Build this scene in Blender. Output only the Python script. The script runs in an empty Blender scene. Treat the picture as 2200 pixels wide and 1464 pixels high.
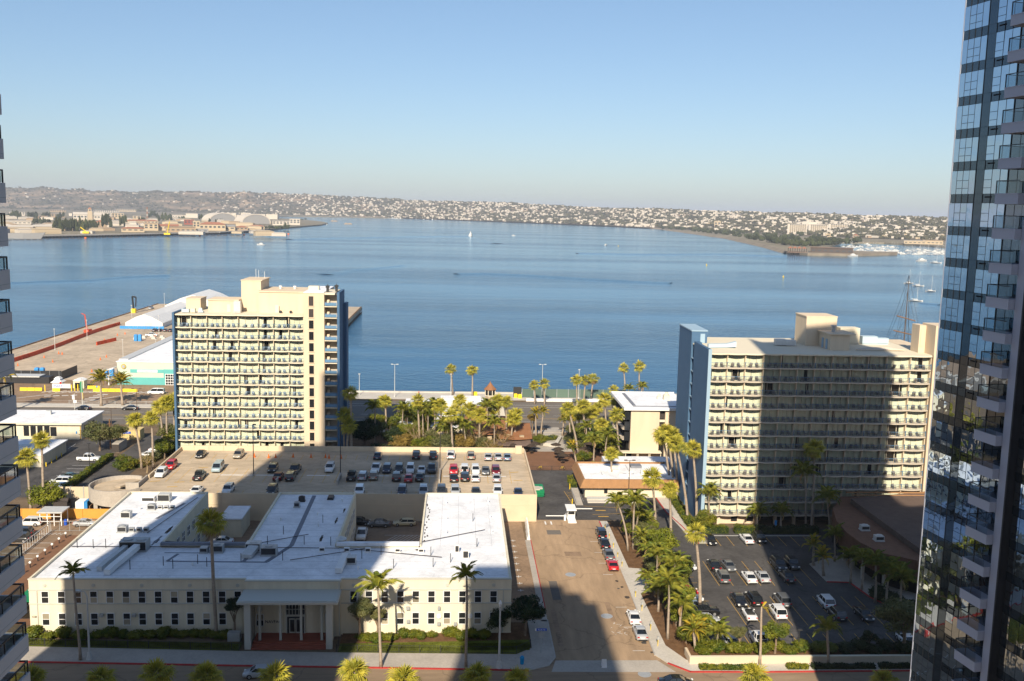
import bpy, math, random
import numpy as np
from mathutils import Matrix, Vector
R = math.radians
random.seed(7); rng = np.random.default_rng(7)
SC = bpy.context.scene
COL = SC.collection

# ------------------------------------------------------------------ camera
cam_d = bpy.data.cameras.new('camera'); cam = bpy.data.objects.new('camera', cam_d); COL.objects.link(cam)
cam_d.sensor_width = 36.0; cam_d.lens = 2048.0 / 2200.0 * 36.0
cam_d.clip_start = 0.5; cam_d.clip_end = 90000
_cm = [[0.99834, 0.013507, 0.055982], [-0.053604, -0.137379, 0.989067], [0.02105, -0.990426, -0.136427]]
cam.matrix_world = Matrix(((_cm[0][0], -_cm[0][1], -_cm[0][2], 0), (_cm[1][0], -_cm[1][1], -_cm[1][2], 0), (_cm[2][0], -_cm[2][1], -_cm[2][2], 64.0), (0, 0, 0, 1)))
SC.camera = cam

# ------------------------------------------------------------------ sky, sun, exposure
SUN_EL, SUN_AZ = 33.4, 189.6          # the sun stands behind the camera, slightly left
w = bpy.data.worlds.new('World'); SC.world = w; w.use_nodes = True
nt = w.node_tree; bg = nt.nodes['Background']
sky = nt.nodes.new('ShaderNodeTexSky'); sky.sky_type = 'NISHITA'; sky.sun_disc = False
sky.sun_elevation = R(SUN_EL); sky.sun_rotation = R(SUN_AZ)
sky.air_density = 1.0; sky.dust_density = 0.65; sky.ozone_density = 6.0; sky.altitude = 60
wb_ = nt.nodes.new('ShaderNodeGamma'); wb_.inputs[1].default_value = .8      # the camera's softer tone curve, over the whole sky alike
nt.links.new(sky.outputs[0], wb_.inputs[0]); nt.links.new(wb_.outputs[0], bg.inputs[0]); bg.inputs[1].default_value = 0.118
sl = bpy.data.lights.new('sun', 'SUN'); sl.energy = 5.0; sl.angle = R(0.53); sl.color = (1.0, 0.88, 0.70)
sun = bpy.data.objects.new('sun', sl); COL.objects.link(sun)
_d = Vector((math.sin(R(SUN_AZ)) * math.cos(R(SUN_EL)), math.cos(R(SUN_AZ)) * math.cos(R(SUN_EL)), math.sin(R(SUN_EL))))
sun.rotation_euler = _d.to_track_quat('Z', 'Y').to_euler()
SC.view_settings.view_transform = 'Standard'; SC.view_settings.look = 'None'
SC.view_settings.exposure = 0.54; SC.view_settings.gamma = 1.0
SC.render.engine = 'CYCLES'
SC.cycles.max_bounces = 6; SC.cycles.diffuse_bounces = 2; SC.cycles.glossy_bounces = 3
SC.cycles.transparent_max_bounces = 10; SC.cycles.transmission_bounces = 2; SC.cycles.volume_bounces = 0
SC.cycles.caustics_reflective = False; SC.cycles.caustics_refractive = False
SC.cycles.use_denoising = True

# ------------------------------------------------------------------ materials
MATS = {}
def mat(name, col, rough=.8, spec=.3, metal=0.0, var=0.0, vs=.4, var2=0.0, vs2=4.0, bump=0.0, bs=8.0, rnd=0.0, stretch=None, crack=0.0, cs=.12):
    """Principled colour with two scales of blotchy variation, fine relief and per-object variation."""
    if name in MATS: return MATS[name]
    m = bpy.data.materials.new(name); m.use_nodes = True; MATS[name] = m
    t = m.node_tree; N = t.nodes; L = t.links; b = N['Principled BSDF']
    b.inputs['Roughness'].default_value = rough; b.inputs['Specular IOR Level'].default_value = spec; b.inputs['Metallic'].default_value = metal
    c = (*col, 1); b.inputs['Base Color'].default_value = c; m.diffuse_color = c
    src = None
    def vec():
        tc = N.new('ShaderNodeTexCoord'); mp = N.new('ShaderNodeMapping'); L.new(tc.outputs['Object'], mp.inputs[0])
        if stretch: mp.inputs['Scale'].default_value = stretch
        return mp.outputs[0]
    def mul(prev, fac_out, lo, hi):
        mr = N.new('ShaderNodeMapRange'); mr.inputs[1].default_value = .3; mr.inputs[2].default_value = .7; mr.inputs[3].default_value = lo; mr.inputs[4].default_value = hi
        L.new(fac_out, mr.inputs[0]); vm = N.new('ShaderNodeVectorMath'); vm.operation = 'SCALE'
        if prev is None: vm.inputs[0].default_value = col
        else: L.new(prev, vm.inputs[0])
        L.new(mr.outputs[0], vm.inputs['Scale']); return vm.outputs[0]
    if var or var2 or bump: v = vec()
    for amt, sc in ((var, vs), (var2, vs2)):
        if amt:
            n = N.new('ShaderNodeTexNoise'); n.inputs['Scale'].default_value = sc; n.inputs['Detail'].default_value = 6; n.inputs['Roughness'].default_value = .6; L.new(v, n.inputs['Vector'])
            src = mul(src, n.outputs[0], 1 - amt, 1 + amt)
    if crack:
        if not (var or var2 or bump): v = vec()
        tc2 = N.new('ShaderNodeTexCoord'); ns = N.new('ShaderNodeTexNoise'); ns.inputs['Scale'].default_value = .35; ns.inputs['Detail'].default_value = 5; L.new(tc2.outputs['Object'], ns.inputs['Vector'])
        mxv = N.new('ShaderNodeVectorMath'); mxv.operation = 'MULTIPLY_ADD'; mxv.inputs[1].default_value = (5, 5, 0); L.new(ns.outputs['Color'], mxv.inputs[0]); L.new(tc2.outputs['Object'], mxv.inputs[2])
        vo = N.new('ShaderNodeTexVoronoi'); vo.feature = 'DISTANCE_TO_EDGE'; vo.inputs['Scale'].default_value = cs; L.new(mxv.outputs[0], vo.inputs['Vector'])
        m2 = N.new('ShaderNodeMapRange'); m2.inputs[1].default_value = .0; m2.inputs[2].default_value = .018; m2.inputs[3].default_value = 1 - crack; m2.inputs[4].default_value = 1.0; L.new(vo.outputs['Distance'], m2.inputs[0])
        sm = N.new('ShaderNodeVectorMath'); sm.operation = 'SCALE'; L.new(src, sm.inputs[0]); L.new(m2.outputs[0], sm.inputs['Scale']); src = sm.outputs[0]
    if rnd:
        oi = N.new('ShaderNodeObjectInfo'); mr = N.new('ShaderNodeMapRange'); mr.inputs[3].default_value = 1 - rnd; mr.inputs[4].default_value = 1 + rnd
        L.new(oi.outputs['Random'], mr.inputs[0]); vm = N.new('ShaderNodeVectorMath'); vm.operation = 'SCALE'
        if src is None: vm.inputs[0].default_value = col
        else: L.new(src, vm.inputs[0])
        L.new(mr.outputs[0], vm.inputs['Scale']); src = vm.outputs[0]
    if src is not None: L.new(src, b.inputs['Base Color'])
    if bump:
        n = N.new('ShaderNodeTexNoise'); n.inputs['Scale'].default_value = bs; n.inputs['Detail'].default_value = 3; L.new(v, n.inputs['Vector'])
        bp = N.new('ShaderNodeBump'); bp.inputs['Strength'].default_value = bump; bp.inputs['Distance'].default_value = .1
        L.new(n.outputs[0], bp.inputs['Height']); L.new(bp.outputs[0], b.inputs['Normal'])
    return m

def leafmat(name, col, col2, rnd=.3, trans=.25):
    m = bpy.data.materials.new(name); m.use_nodes = True; MATS[name] = m
    t = m.node_tree; N = t.nodes; L = t.links; b = N['Principled BSDF']; out = N['Material Output']
    b.inputs['Roughness'].default_value = .55; b.inputs['Specular IOR Level'].default_value = .3
    oi = N.new('ShaderNodeObjectInfo'); tc = N.new('ShaderNodeTexCoord'); n = N.new('ShaderNodeTexNoise'); n.inputs['Scale'].default_value = 1.1; n.inputs['Detail'].default_value = 4
    L.new(tc.outputs['Object'], n.inputs['Vector'])
    ad = N.new('ShaderNodeMath'); ad.operation = 'MULTIPLY_ADD'; ad.inputs[1].default_value = rnd * 2; ad.inputs[2].default_value = -rnd
    L.new(oi.outputs['Random'], ad.inputs[0])
    mr = N.new('ShaderNodeMapRange'); mr.inputs[1].default_value = .35; mr.inputs[2].default_value = .65; L.new(n.outputs[0], mr.inputs[0])
    a2 = N.new('ShaderNodeMath'); a2.operation = 'ADD'; a2.use_clamp = True; L.new(mr.outputs[0], a2.inputs[0]); L.new(ad.outputs[0], a2.inputs[1])
    mx = N.new('ShaderNodeMix'); mx.data_type = 'RGBA'; mx.inputs[6].default_value = (*col, 1); mx.inputs[7].default_value = (*col2, 1)
    L.new(a2.outputs[0], mx.inputs[0]); L.new(mx.outputs[2], b.inputs['Base Color'])
    tr = N.new('ShaderNodeBsdfTranslucent'); L.new(mx.outputs[2], tr.inputs[0])
    ms = N.new('ShaderNodeMixShader'); ms.inputs[0].default_value = trans; L.new(b.outputs[0], ms.inputs[1]); L.new(tr.outputs[0], ms.inputs[2]); L.new(ms.outputs[0], out.inputs[0])
    return m

def glassmat(name, tint=(.75, .85, .9), refl=.12, alpha=.75, rough=.02):
    """thin clear pane: mostly see-through, part mirror"""
    m = bpy.data.materials.new(name); m.use_nodes = True; MATS[name] = m
    t = m.node_tree; N = t.nodes; L = t.links; N.remove(N['Principled BSDF']); out = N['Material Output']
    tr = N.new('ShaderNodeBsdfTransparent'); tr.inputs[0].default_value = (*[x * alpha for x in tint], 1)
    gl = N.new('ShaderNodeBsdfGlossy'); gl.inputs['Roughness'].default_value = rough; gl.inputs[0].default_value = (.9, .95, 1, 1)
    fr = N.new('ShaderNodeFresnel'); fr.inputs[0].default_value = 1.5
    ad = N.new('ShaderNodeMath'); ad.operation = 'ADD'; ad.use_clamp = True; ad.inputs[1].default_value = refl; L.new(fr.outputs[0], ad.inputs[0])
    ms = N.new('ShaderNodeMixShader'); L.new(ad.outputs[0], ms.inputs[0]); L.new(tr.outputs[0], ms.inputs[1]); L.new(gl.outputs[0], ms.inputs[2]); L.new(ms.outputs[0], out.inputs[0])
    return m

def mirrormat(name, base, tint, refl, wav=.03, wscale=.55, rough=.015):
    """coated facade glass: dark body under a tinted mirror, slightly warped panes"""
    m = bpy.data.materials.new(name); m.use_nodes = True; MATS[name] = m
    t = m.node_tree; N = t.nodes; L = t.links; N.remove(N['Principled BSDF']); out = N['Material Output']
    df = N.new('ShaderNodeBsdfDiffuse'); df.inputs[0].default_value = (*base, 1)
    gl = N.new('ShaderNodeBsdfGlossy'); gl.inputs['Roughness'].default_value = rough; gl.inputs[0].default_value = (*tint, 1)
    ge = N.new('ShaderNodeNewGeometry'); oi = N.new('ShaderNodeObjectInfo'); n = N.new('ShaderNodeTexNoise'); n.inputs['Scale'].default_value = wscale; n.inputs['Detail'].default_value = 1.5
    ad = N.new('ShaderNodeVectorMath'); ad.operation = 'ADD'; sc = N.new('ShaderNodeVectorMath'); sc.operation = 'SCALE'; sc.inputs[0].default_value = (7, 3, 5)
    L.new(oi.outputs['Random'], sc.inputs['Scale']); L.new(ge.outputs['Position'], ad.inputs[0]); L.new(sc.outputs[0], ad.inputs[1]); L.new(ad.outputs[0], n.inputs['Vector'])
    bp = N.new('ShaderNodeBump'); bp.inputs['Strength'].default_value = 1.0; bp.inputs['Distance'].default_value = wav; L.new(n.outputs[0], bp.inputs['Height']); L.new(bp.outputs[0], gl.inputs['Normal'])
    ms = N.new('ShaderNodeMixShader'); ms.inputs[0].default_value = refl; L.new(df.outputs[0], ms.inputs[1]); L.new(gl.outputs[0], ms.inputs[2]); L.new(ms.outputs[0], out.inputs[0])
    return m

# ------------------------------------------------------------------ mesh helpers
class MB:
    def __init__(s): s.v = []; s.f = []; s.m = []
    def quad(s, *p, m=0):
        n = len(s.v); s.v += [tuple(q) for q in p]; s.f.append(tuple(range(n, n + len(p)))); s.m.append(m); return s
    def box(s, x0, y0, z0, x1, y1, z1, m=0):
        n = len(s.v); s.v += [(x0, y0, z0), (x1, y0, z0), (x1, y1, z0), (x0, y1, z0), (x0, y0, z1), (x1, y0, z1), (x1, y1, z1), (x0, y1, z1)]
        for q in ((3, 2, 1, 0), (4, 5, 6, 7), (0, 1, 5, 4), (1, 2, 6, 5), (2, 3, 7, 6), (3, 0, 4, 7)): s.f.append(tuple(n + i for i in q)); s.m.append(m)
        return s
    def prism(s, pts, z0, z1, m=0, mt=None, bottom=True):
        if sum(pts[i][0] * pts[(i + 1) % len(pts)][1] - pts[(i + 1) % len(pts)][0] * pts[i][1] for i in range(len(pts))) < 0: pts = pts[::-1]
        n = len(s.v); k = len(pts); s.v += [(x, y, z0) for x, y in pts] + [(x, y, z1) for x, y in pts]
        s.f.append(tuple(n + k + i for i in range(k))); s.m.append(m if mt is None else mt)
        if bottom: s.f.append(tuple(n + i for i in reversed(range(k)))); s.m.append(m)
        for i in range(k):
            j = (i + 1) % k; s.f.append((n + i, n + j, n + k + j, n + k + i)); s.m.append(m)
        return s
    def loft(s, rings, m=0, cap=True, closed=True):
        n = len(s.v); k = len(rings[0])
        for r in rings: s.v += [tuple(p) for p in r]
        for a in range(len(rings) - 1):
            for i in range(k if closed else k - 1):
                j = (i + 1) % k; s.f.append((n + a * k + i, n + a * k + j, n + (a + 1) * k + j, n + (a + 1) * k + i)); s.m.append(m)
        if cap:
            s.f.append(tuple(n + i for i in reversed(range(k)))); s.m.append(m)
            e = n + (len(rings) - 1) * k; s.f.append(tuple(e + i for i in range(k))); s.m.append(m)
        return s
    def tube(s, pts, rad, n=8, m=0, cap=True):
        pts = [Vector(p) for p in pts]; rings = []
        for i, p in enumerate(pts):
            d = (pts[min(i + 1, len(pts) - 1)] - pts[max(i - 1, 0)]).normalized()
            a = Vector((1, 0, 0)) if abs(d.x) < .9 else Vector((0, 1, 0)); u = d.cross(a).normalized(); v = d.cross(u)
            r = rad[i] if isinstance(rad, (list, tuple)) else rad
            rings.append([p + (u * math.cos(t) + v * math.sin(t)) * r for t in (2 * math.pi * j / n for j in range(n))])
        return s.loft(rings, m, cap)
    def bar(s, a, b, r, m=0): return s.tube([a, b], r, 4, m)
    def mesh(s, name, smooth=False):
        me = bpy.data.meshes.new(name); me.from_pydata(s.v, [], s.f)
        if any(s.m): me.polygons.foreach_set('material_index', s.m)
        if smooth: me.polygons.foreach_set('use_smooth', [True] * len(s.f))
        me.update(); return me

def npmesh(name, V, F, mi=None, smooth=False):
    """fast mesh from numpy arrays: V (n,3), F (k,c)"""
    me = bpy.data.meshes.new(name); V = np.asarray(V, np.float32); F = np.asarray(F, np.int32); c = F.shape[1]
    me.vertices.add(len(V)); me.vertices.foreach_set('co', V.ravel()); me.loops.add(F.size); me.loops.foreach_set('vertex_index', F.ravel())
    me.polygons.add(len(F)); me.polygons.foreach_set('loop_start', np.arange(0, F.size, c, dtype=np.int32)); me.polygons.foreach_set('loop_total', np.full(len(F), c, np.int32))
    if mi is not None: me.polygons.foreach_set('material_index', np.asarray(mi, np.int32))
    if smooth: me.polygons.foreach_set('use_smooth', np.ones(len(F), bool))
    me.update(calc_edges=True); me.validate(); return me

def setm(me, *mats):
    me.materials.clear()
    for x in mats: me.materials.append(MATS[x] if isinstance(x, str) else x)
    return me
def O(name, me, parent=None, loc=(0, 0, 0), rz=0.0, sc=None, mats=None, rot=None):
    o = bpy.data.objects.new(name, me); COL.objects.link(o); o.location = loc
    o.rotation_euler = rot if rot else (0, 0, rz)
    if sc is not None: o.scale = sc if isinstance(sc, (tuple, list)) else (sc, sc, sc)
    if parent: o.parent = parent
    if mats:
        for i, x in enumerate(mats):
            s = o.material_slots[i]; s.link = 'OBJECT'; s.material = MATS[x] if isinstance(x, str) else x
    return o
def tag(o, label=None, cat=None, group=None, kind=None):
    if label: o['label'] = label
    if cat: o['category'] = cat
    if group: o['group'] = group
    if kind: o['kind'] = kind
    return o
def thing(name, label, cat, group=None, loc=(0, 0, 0), rz=0.0, sc=None):
    return tag(O(name, None, None, loc, rz, sc), label, cat, group)
def part(name, mb, mt, parent, loc=(0, 0, 0), rz=0.0, smooth=False, kind=None):
    mt = mt if isinstance(mt, (tuple, list)) else (mt,)
    o = O(name, setm(mb.mesh(name, smooth), *mt), parent, loc, rz)
    if kind: o['kind'] = kind
    return o
def struct(name, mb, mt, z=0): return tag(part(name, mb, mt, None), kind='structure')
ORD = ['first', 'second', 'third', 'fourth', 'fifth', 'sixth', 'seventh', 'eighth', 'ninth', 'tenth', 'eleventh', 'twelfth', 'thirteenth', 'fourteenth', 'fifteenth', 'sixteenth', 'seventeenth', 'eighteenth', 'nineteenth', 'twentieth'] + ['twenty-' + q for q in ('first', 'second', 'third', 'fourth', 'fifth', 'sixth', 'seventh', 'eighth', 'ninth')]
def ordi(i, n):
    if n == 1: return ''
    if i == 0: return 'leftmost'
    if i == n - 1: return 'rightmost'
    return ORD[i] + ' from left'
def text(name, body, size, mt, parent, loc, rot=(R(90), 0, 0), ext=.02, align='CENTER'):
    c = bpy.data.curves.new(name, 'FONT'); c.body = body; c.size = size; c.extrude = ext; c.align_x = align; c.align_y = 'CENTER'
    o = bpy.data.objects.new(name, c); COL.objects.link(o); me = bpy.data.meshes.new_from_object(o); bpy.data.objects.remove(o); bpy.data.curves.remove(c)
    setm(me, mt); me.name = name; return O(name, me, parent, loc, rot=rot)

# ------------------------------------------------------------------ palette
mat('earth', (.16, .115, .075), .95, .1, var=.25, vs=.3, var2=.2, vs2=3)
mat('mulch', (.15, .085, .045), .95, .1, var=.3, vs=.8, var2=.25, vs2=5)
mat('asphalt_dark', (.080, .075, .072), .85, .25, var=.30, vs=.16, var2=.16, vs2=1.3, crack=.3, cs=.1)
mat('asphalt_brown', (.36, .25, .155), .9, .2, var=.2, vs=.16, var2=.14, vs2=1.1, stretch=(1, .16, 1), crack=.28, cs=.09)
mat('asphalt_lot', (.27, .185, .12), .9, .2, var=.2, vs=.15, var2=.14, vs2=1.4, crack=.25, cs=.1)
mat('asphalt_grey', (.16, .14, .12), .9, .2, var=.15, vs=.1, var2=.1, vs2=2)
mat('asphalt_highway', (.28, .20, .13), .9, .2, var=.2, vs=.16, var2=.14, vs2=1.1, stretch=(.15, 1, 1), crack=.25, cs=.09)
mat('concrete', (.40, .36, .31), .9, .2, var=.12, vs=.25, var2=.1, vs2=3)
mat('concrete_pale', (.52, .48, .42), .9, .2, var=.1, vs=.25, var2=.1, vs2=3)
mat('concrete_deck', (.48, .385, .275), .9, .2, var=.2, vs=.12, var2=.14, vs2=.9, stretch=(.5, 1, 1), crack=.18, cs=.14)
mat('pier_deck', (.46, .37, .27), .9, .2, var=.22, vs=.05, var2=.14, vs2=.4, crack=.2, cs=.05)
mat('plaza_brown', (.20, .105, .06), .9, .2, var=.15, vs=.3)
mat('grass', (.11, .125, .02), .95, .1, var=.45, vs=.35, var2=.3, vs2=5)
mat('grass_green', (.07, .16, .02), .95, .1, var=.3, vs=.5)
mat('kerb_red', (.42, .045, .04), .8, .2, var=.2, vs=1)
mat('kerb_grey', (.42, .39, .35), .85, .2, var=.12, vs=1)
mat('paint_white', (.72, .71, .68), .7, .3, var=.2, vs=2)
mat('paint_yellow', (.52, .31, .06), .7, .3, var=.2, vs=2)
mat('cream', (.70, .63, .48), .85, .25, var=.07, vs=.9, var2=.05, vs2=.2, stretch=(1, 1, .18))
mat('cream_trim', (.52, .51, .45), .8, .25)
mat('garage_cream', (.62, .50, .35), .85, .25, var=.06, vs=.4)
mat('hotel_beige', (.66, .535, .385), .85, .25, var=.06, vs=.6, var2=.04, vs2=.1, stretch=(1, 1, .15))
mat('hotel_trim', (.70, .625, .475), .8, .25)
mat('hotel_slab', (.52, .45, .36), .85, .25, var=.08, vs=1)
mat('hotel_blue', (.065, .135, .235), .75, .3, var=.06, vs=.5)
mat('rail_blue', (.10, .21, .34), .6, .4)
mat('white_roof', (.77, .775, .79), .75, .25, var=.14, vs=.22, var2=.09, vs2=1.6, crack=.10, cs=.11)
mat('roof_patch', (.20, .21, .24), .85, .25, var=.15, vs=1)
mat('grime', (.075, .06, .05), .95, .1)
mat('white_paint', (.80, .79, .77), .6, .35, var=.05, vs=.6)
mat('grey_metal', (.42, .43, .43), .5, .4, .3, var=.08, vs=2)
mat('duct_metal', (.58, .58, .56), .5, .4, .2, var=.1, vs=2)
mat('dark_metal', (.03, .03, .032), .5, .4)
mat('pole_brown', (.10, .07, .05), .7, .3)
mat('pole_pale', (.55, .54, .51), .6, .3)
mat('dark', (.012, .012, .014), .9, .1)
mat('window_dark', (.018, .020, .022), .12, .6)
mat('room_dark', (.02, .019, .018), .9, .1)
mat('terracotta', (.30, .085, .05), .85, .2, var=.15, vs=.6)
mat('roof_orange', (.27, .125, .06), .85, .2, var=.12, vs=.6)
mat('roof_brown', (.14, .10, .08), .95, .15, var=.15, vs=.5, var2=.12, vs2=4)
mat('siding_brown', (.20, .105, .065), .85, .2, var=.12, vs=1)
mat('mansard_tan', (.33, .18, .085), .85, .2, var=.1, vs=1)
mat('stone', (.45, .36, .24), .9, .2, var=.35, vs=1.4)
mat('orange_wall', (.62, .30, .06), .85, .2, var=.06, vs=.5)
mat('teal', (.12, .42, .40), .75, .3, var=.05, vs=.4)
mat('mint', (.50, .58, .47), .8, .3, var=.05, vs=.3)
mat('yellow', (.85, .60, .03), .6, .3, rnd=.08)
mat('barrier_red', (.55, .07, .02), .7, .3, rnd=.15)
mat('blue_plastic', (.05, .27, .60), .5, .4, rnd=.1)
mat('blue_sign', (.02, .09, .50), .5, .4)
mat('green_bin', (.01, .22, .09), .6, .4, var=.1, vs=2)
mat('tent_white', (.68, .68, .67), .7, .3, var=.04, vs=.3)
mat('orange_cone', (.80, .16, .02), .6, .3)
mat('brown_cloth', (.055, .04, .03), .9, .2)
mat('wood', (.22, .12, .06), .8, .2, var=.2, vs=1)
mat('bark', (.23, .17, .12), .95, .1, var=.3, vs=1.5, bump=.4, bs=6)
mat('palm_trunk', (.36, .29, .225), .95, .1, var=.2, vs=.6, var2=.2, vs2=5, bump=.5, bs=9, stretch=(1, 1, 3))
mat('bare_twig', (.33, .25, .15), .9, .1)
mat('chair_dark', (.16, .13, .10), .7, .3, rnd=.3)
mat('tower_fascia', (.66, .64, .63), .75, .3, var=.04, vs=.5)
mat('tower_wall', (.40, .39, .39), .8, .3, var=.04, vs=.5)
mat('tower_metal', (.46, .48, .56), .6, .3, .0)
mat('mullion', (.02, .022, .028), .5, .4)
mat('brown_vent', (.06, .05, .045), .8, .2)
mat('curtain', (.76, .80, .62), .9, .15, var=.05, vs=.9, rnd=.07)
mat('skin', (.45, .28, .2), .7, .3); mat('cloth_red', (.6, .05, .03), .8, .2); mat('cloth_dark', (.03, .03, .05), .9, .2)
mat('tyre', (.012, .012, .012), .85, .2); mat('rim', (.45, .45, .46), .35, .5, .6)
mat('car_glass', (.012, .015, .018), .05, .8); mat('lamp_white', (.75, .75, .72), .2, .6); mat('lamp_red', (.42, .012, .01), .25, .6)
mat('bumper', (.03, .03, .03), .6, .3); mat('plate', (.7, .7, .7), .5, .4)
for n, c in dict(white=(.74, .74, .73), silver=(.42, .43, .44), grey=(.11, .115, .12), charcoal=(.03, .031, .034), black=(.008, .008, .009), navy=(.012, .02, .05), steel=(.16, .22, .30), red=(.50, .015, .02), darkred=(.16, .008, .012), tan=(.30, .26, .20), cream=(.62, .52, .32), lightblue=(.33, .42, .46), green=(.05, .09, .07)).items():
    m = mat('car_' + n, c, .28, .5); m.node_tree.nodes['Principled BSDF'].inputs['Coat Weight'].default_value = .8; m.node_tree.nodes['Principled BSDF'].inputs['Coat Roughness'].default_value = .04
leafmat('fan_leaf', (.20, .22, .025), (.50, .43, .05), .4, .2)
leafmat('queen_leaf', (.11, .15, .022), (.31, .29, .04), .35, .2)
leafmat('date_leaf', (.20, .20, .025), (.50, .35, .03), .3, .2)
leafmat('dead_leaf', (.27, .165, .065), (.42, .29, .13), .3, .1)
leafmat('tree_leaf', (.08, .12, .014), (.27, .28, .026), .15, .3)
leafmat('tree_leaf_olive', (.10, .115, .04), (.22, .21, .075), .15)
leafmat('tree_leaf_dark', (.018, .035, .012), (.05, .07, .02), .15)  # dark foliage, also shaded plants with the shade put into the leaf colour
leafmat('tree_leaf_rust', (.19, .13, .03), (.36, .25, .06), .15)
leafmat('hedge_leaf', (.07, .11, .012), (.24, .23, .022), .2, .3)
glassmat('tower_guard', (.8, .9, .95), .04, .85); glassmat('pane_clear', (1, 1, .98), .03, .97); glassmat('guard_glass', (.72, .82, .84), .06, .8)

# ------------------------------------------------------------------ water
def water_mat():
    m = bpy.data.materials.new('bay_water'); m.use_nodes = True; MATS['water'] = m
    t = m.node_tree; N = t.nodes; L = t.links; N.remove(N['Principled BSDF']); df = N.new('ShaderNodeBsdfDiffuse'); df.inputs[0].default_value = (.002, .06, .135, 1); b = N.new('ShaderNodeBsdfGlossy'); b.inputs['Roughness'].default_value = .10; b.inputs['Color'].default_value = (.80, .93, 1.0, 1); fr = N.new('ShaderNodeFresnel'); fr.inputs[0].default_value = 1.333; ms = N.new('ShaderNodeMixShader')
    L.new(fr.outputs[0], ms.inputs[0]); L.new(df.outputs[0], ms.inputs[1]); L.new(b.outputs[0], ms.inputs[2]); L.new(ms.outputs[0], N['Material Output'].inputs[0])
    tc = N.new('ShaderNodeTexCoord')
    def noise(scale, stretch, det, rough=.5, rot=0):
        mp = N.new('ShaderNodeMapping'); mp.inputs['Scale'].default_value = stretch; mp.inputs['Rotation'].default_value = (0, 0, rot); L.new(tc.outputs['Object'], mp.inputs[0])
        n = N.new('ShaderNodeTexNoise'); n.inputs['Scale'].default_value = scale; n.inputs['Detail'].default_value = det; n.inputs['Roughness'].default_value = rough; L.new(mp.outputs[0], n.inputs['Vector']); return n.outputs[0]
    a = noise(.5, (.55, 1, 1), 4, .55, R(-6)); bgn = noise(.055, (.42, 1, 1), 3, .5, R(5)); slick = noise(.0045, (.22, 1.6, 1), 4, .55, R(4))
    mr = N.new('ShaderNodeMapRange'); mr.inputs[1].default_value = .38; mr.inputs[2].default_value = .62; mr.inputs[3].default_value = .22; mr.inputs[4].default_value = 1.0; L.new(slick, mr.inputs[0])
    mx = N.new('ShaderNodeMath'); mx.operation = 'MULTIPLY_ADD'; mx.inputs[1].default_value = 1.0; L.new(bgn, mx.inputs[0]); L.new(a, mx.inputs[2])
    hm = N.new('ShaderNodeMath'); hm.operation = 'MULTIPLY'; L.new(mx.outputs[0], hm.inputs[0]); L.new(mr.outputs[0], hm.inputs[1])
    bp = N.new('ShaderNodeBump'); bp.inputs['Strength'].default_value = 1.0; bp.inputs['Distance'].default_value = .5; L.new(hm.outputs[0], bp.inputs['Height']); L.new(bp.outputs[0], b.inputs['Normal']); L.new(bp.outputs[0], fr.inputs['Normal'])
water_mat()
struct('water', MB().quad((-40000, 200, -3), (40000, 200, -3), (40000, 60000, -3), (-40000, 60000, -3)), 'water')

# ------------------------------------------------------------------ ground, roads, pavements
def rect(x0, y0, x1, y1, z): return MB().quad((x0, y0, z), (x1, y0, z), (x1, y1, z), (x0, y1, z))
def poly(pts, z): return MB().prism(pts, z - .05, z, bottom=False)
struct('ground', MB().box(-420, -200, -6, 420, 328, 0), 'earth')
struct('highway', rect(-420, 60, 420, 131, .010), 'asphalt_highway')
struct('harbour_road', rect(-420, 275, 420, 313, .010), 'asphalt_grey')
struct('side_street', rect(14.6, 128.4, 29.7, 191, .018), 'asphalt_brown')
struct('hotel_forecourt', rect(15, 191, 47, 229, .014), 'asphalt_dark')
struct('parking_strip', rect(8.4, 141.2, 13.5, 191, .016), 'asphalt_lot')
struct('crossing', MB().quad((13.6, 125.2, .03), (31.2, 124.9, .03), (29.2, 128.5, .03), (14.5, 128.6, .03)), 'concrete')
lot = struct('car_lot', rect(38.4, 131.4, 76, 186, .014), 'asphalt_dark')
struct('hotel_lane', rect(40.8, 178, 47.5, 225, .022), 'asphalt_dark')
struct('mulch_bed', rect(31.3, 127.2, 38.4, 190, .016), 'mulch')
struct('plaza', MB().quad((12, 229, .02), (43, 229, .02), (43, 247.5, .02), (12, 247.5, .02)), 'plaza_brown')
struct('path', MB().quad((19, 247.5, .025), (31, 247.5, .025), (30, 276, .025), (27, 276, .025)), 'concrete')
struct('left_car_park', rect(-125, 205, -87.5, 257, .012), 'asphalt_dark')
struct('alley', rect(-85.5, 191.5, -77.2, 262, .016), 'asphalt_dark')
struct('staff_car_park', rect(-100, 141, -63, 190.6, .012), 'asphalt_lot')
struct('courtyard', rect(-50, 151, -4, 190, .012), 'asphalt_lot')
struct('pier_approach', rect(-260, 303.5, -62, 345, .016), 'asphalt_lot')
struct('promenade', MB().box(-62, 316, -.5, 420, 327.7, .05), 'concrete_pale')
struct('seawall', MB().box(-62, 327.4, -5.5, 420, 328.6, .42), 'concrete_pale')
pier = struct('pier', MB().box(-190, 328.2, -2.2, -62, 612, .01).box(-189, 329, -6, -63, 611, -2.3), 'pier_deck')
k = MB().box(0, 0, 0, 11, .4, .45).mesh('kerb_timber'); setm(k, 'wood')
for i in range(24): O('kerb_timber', k, pier, (-189.6, 333 + i * 11.6, .012), R(90))
for i in range(10): O('kerb_timber', k, pier, (-62.2, 495 + i * 11.6, .012), R(90))
pb = MB().tube([(0, 0, 0), (0, 0, 2.6)], .25, 8).mesh('pile'); setm(pb, 'wood')
for i in range(22): O('pile', pb, pier, (-61.6, 500 + i * 5, -5))
for i in range(26): O('pile', pb, pier, (-190.4, 345 + i * 10, -4.6))
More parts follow.
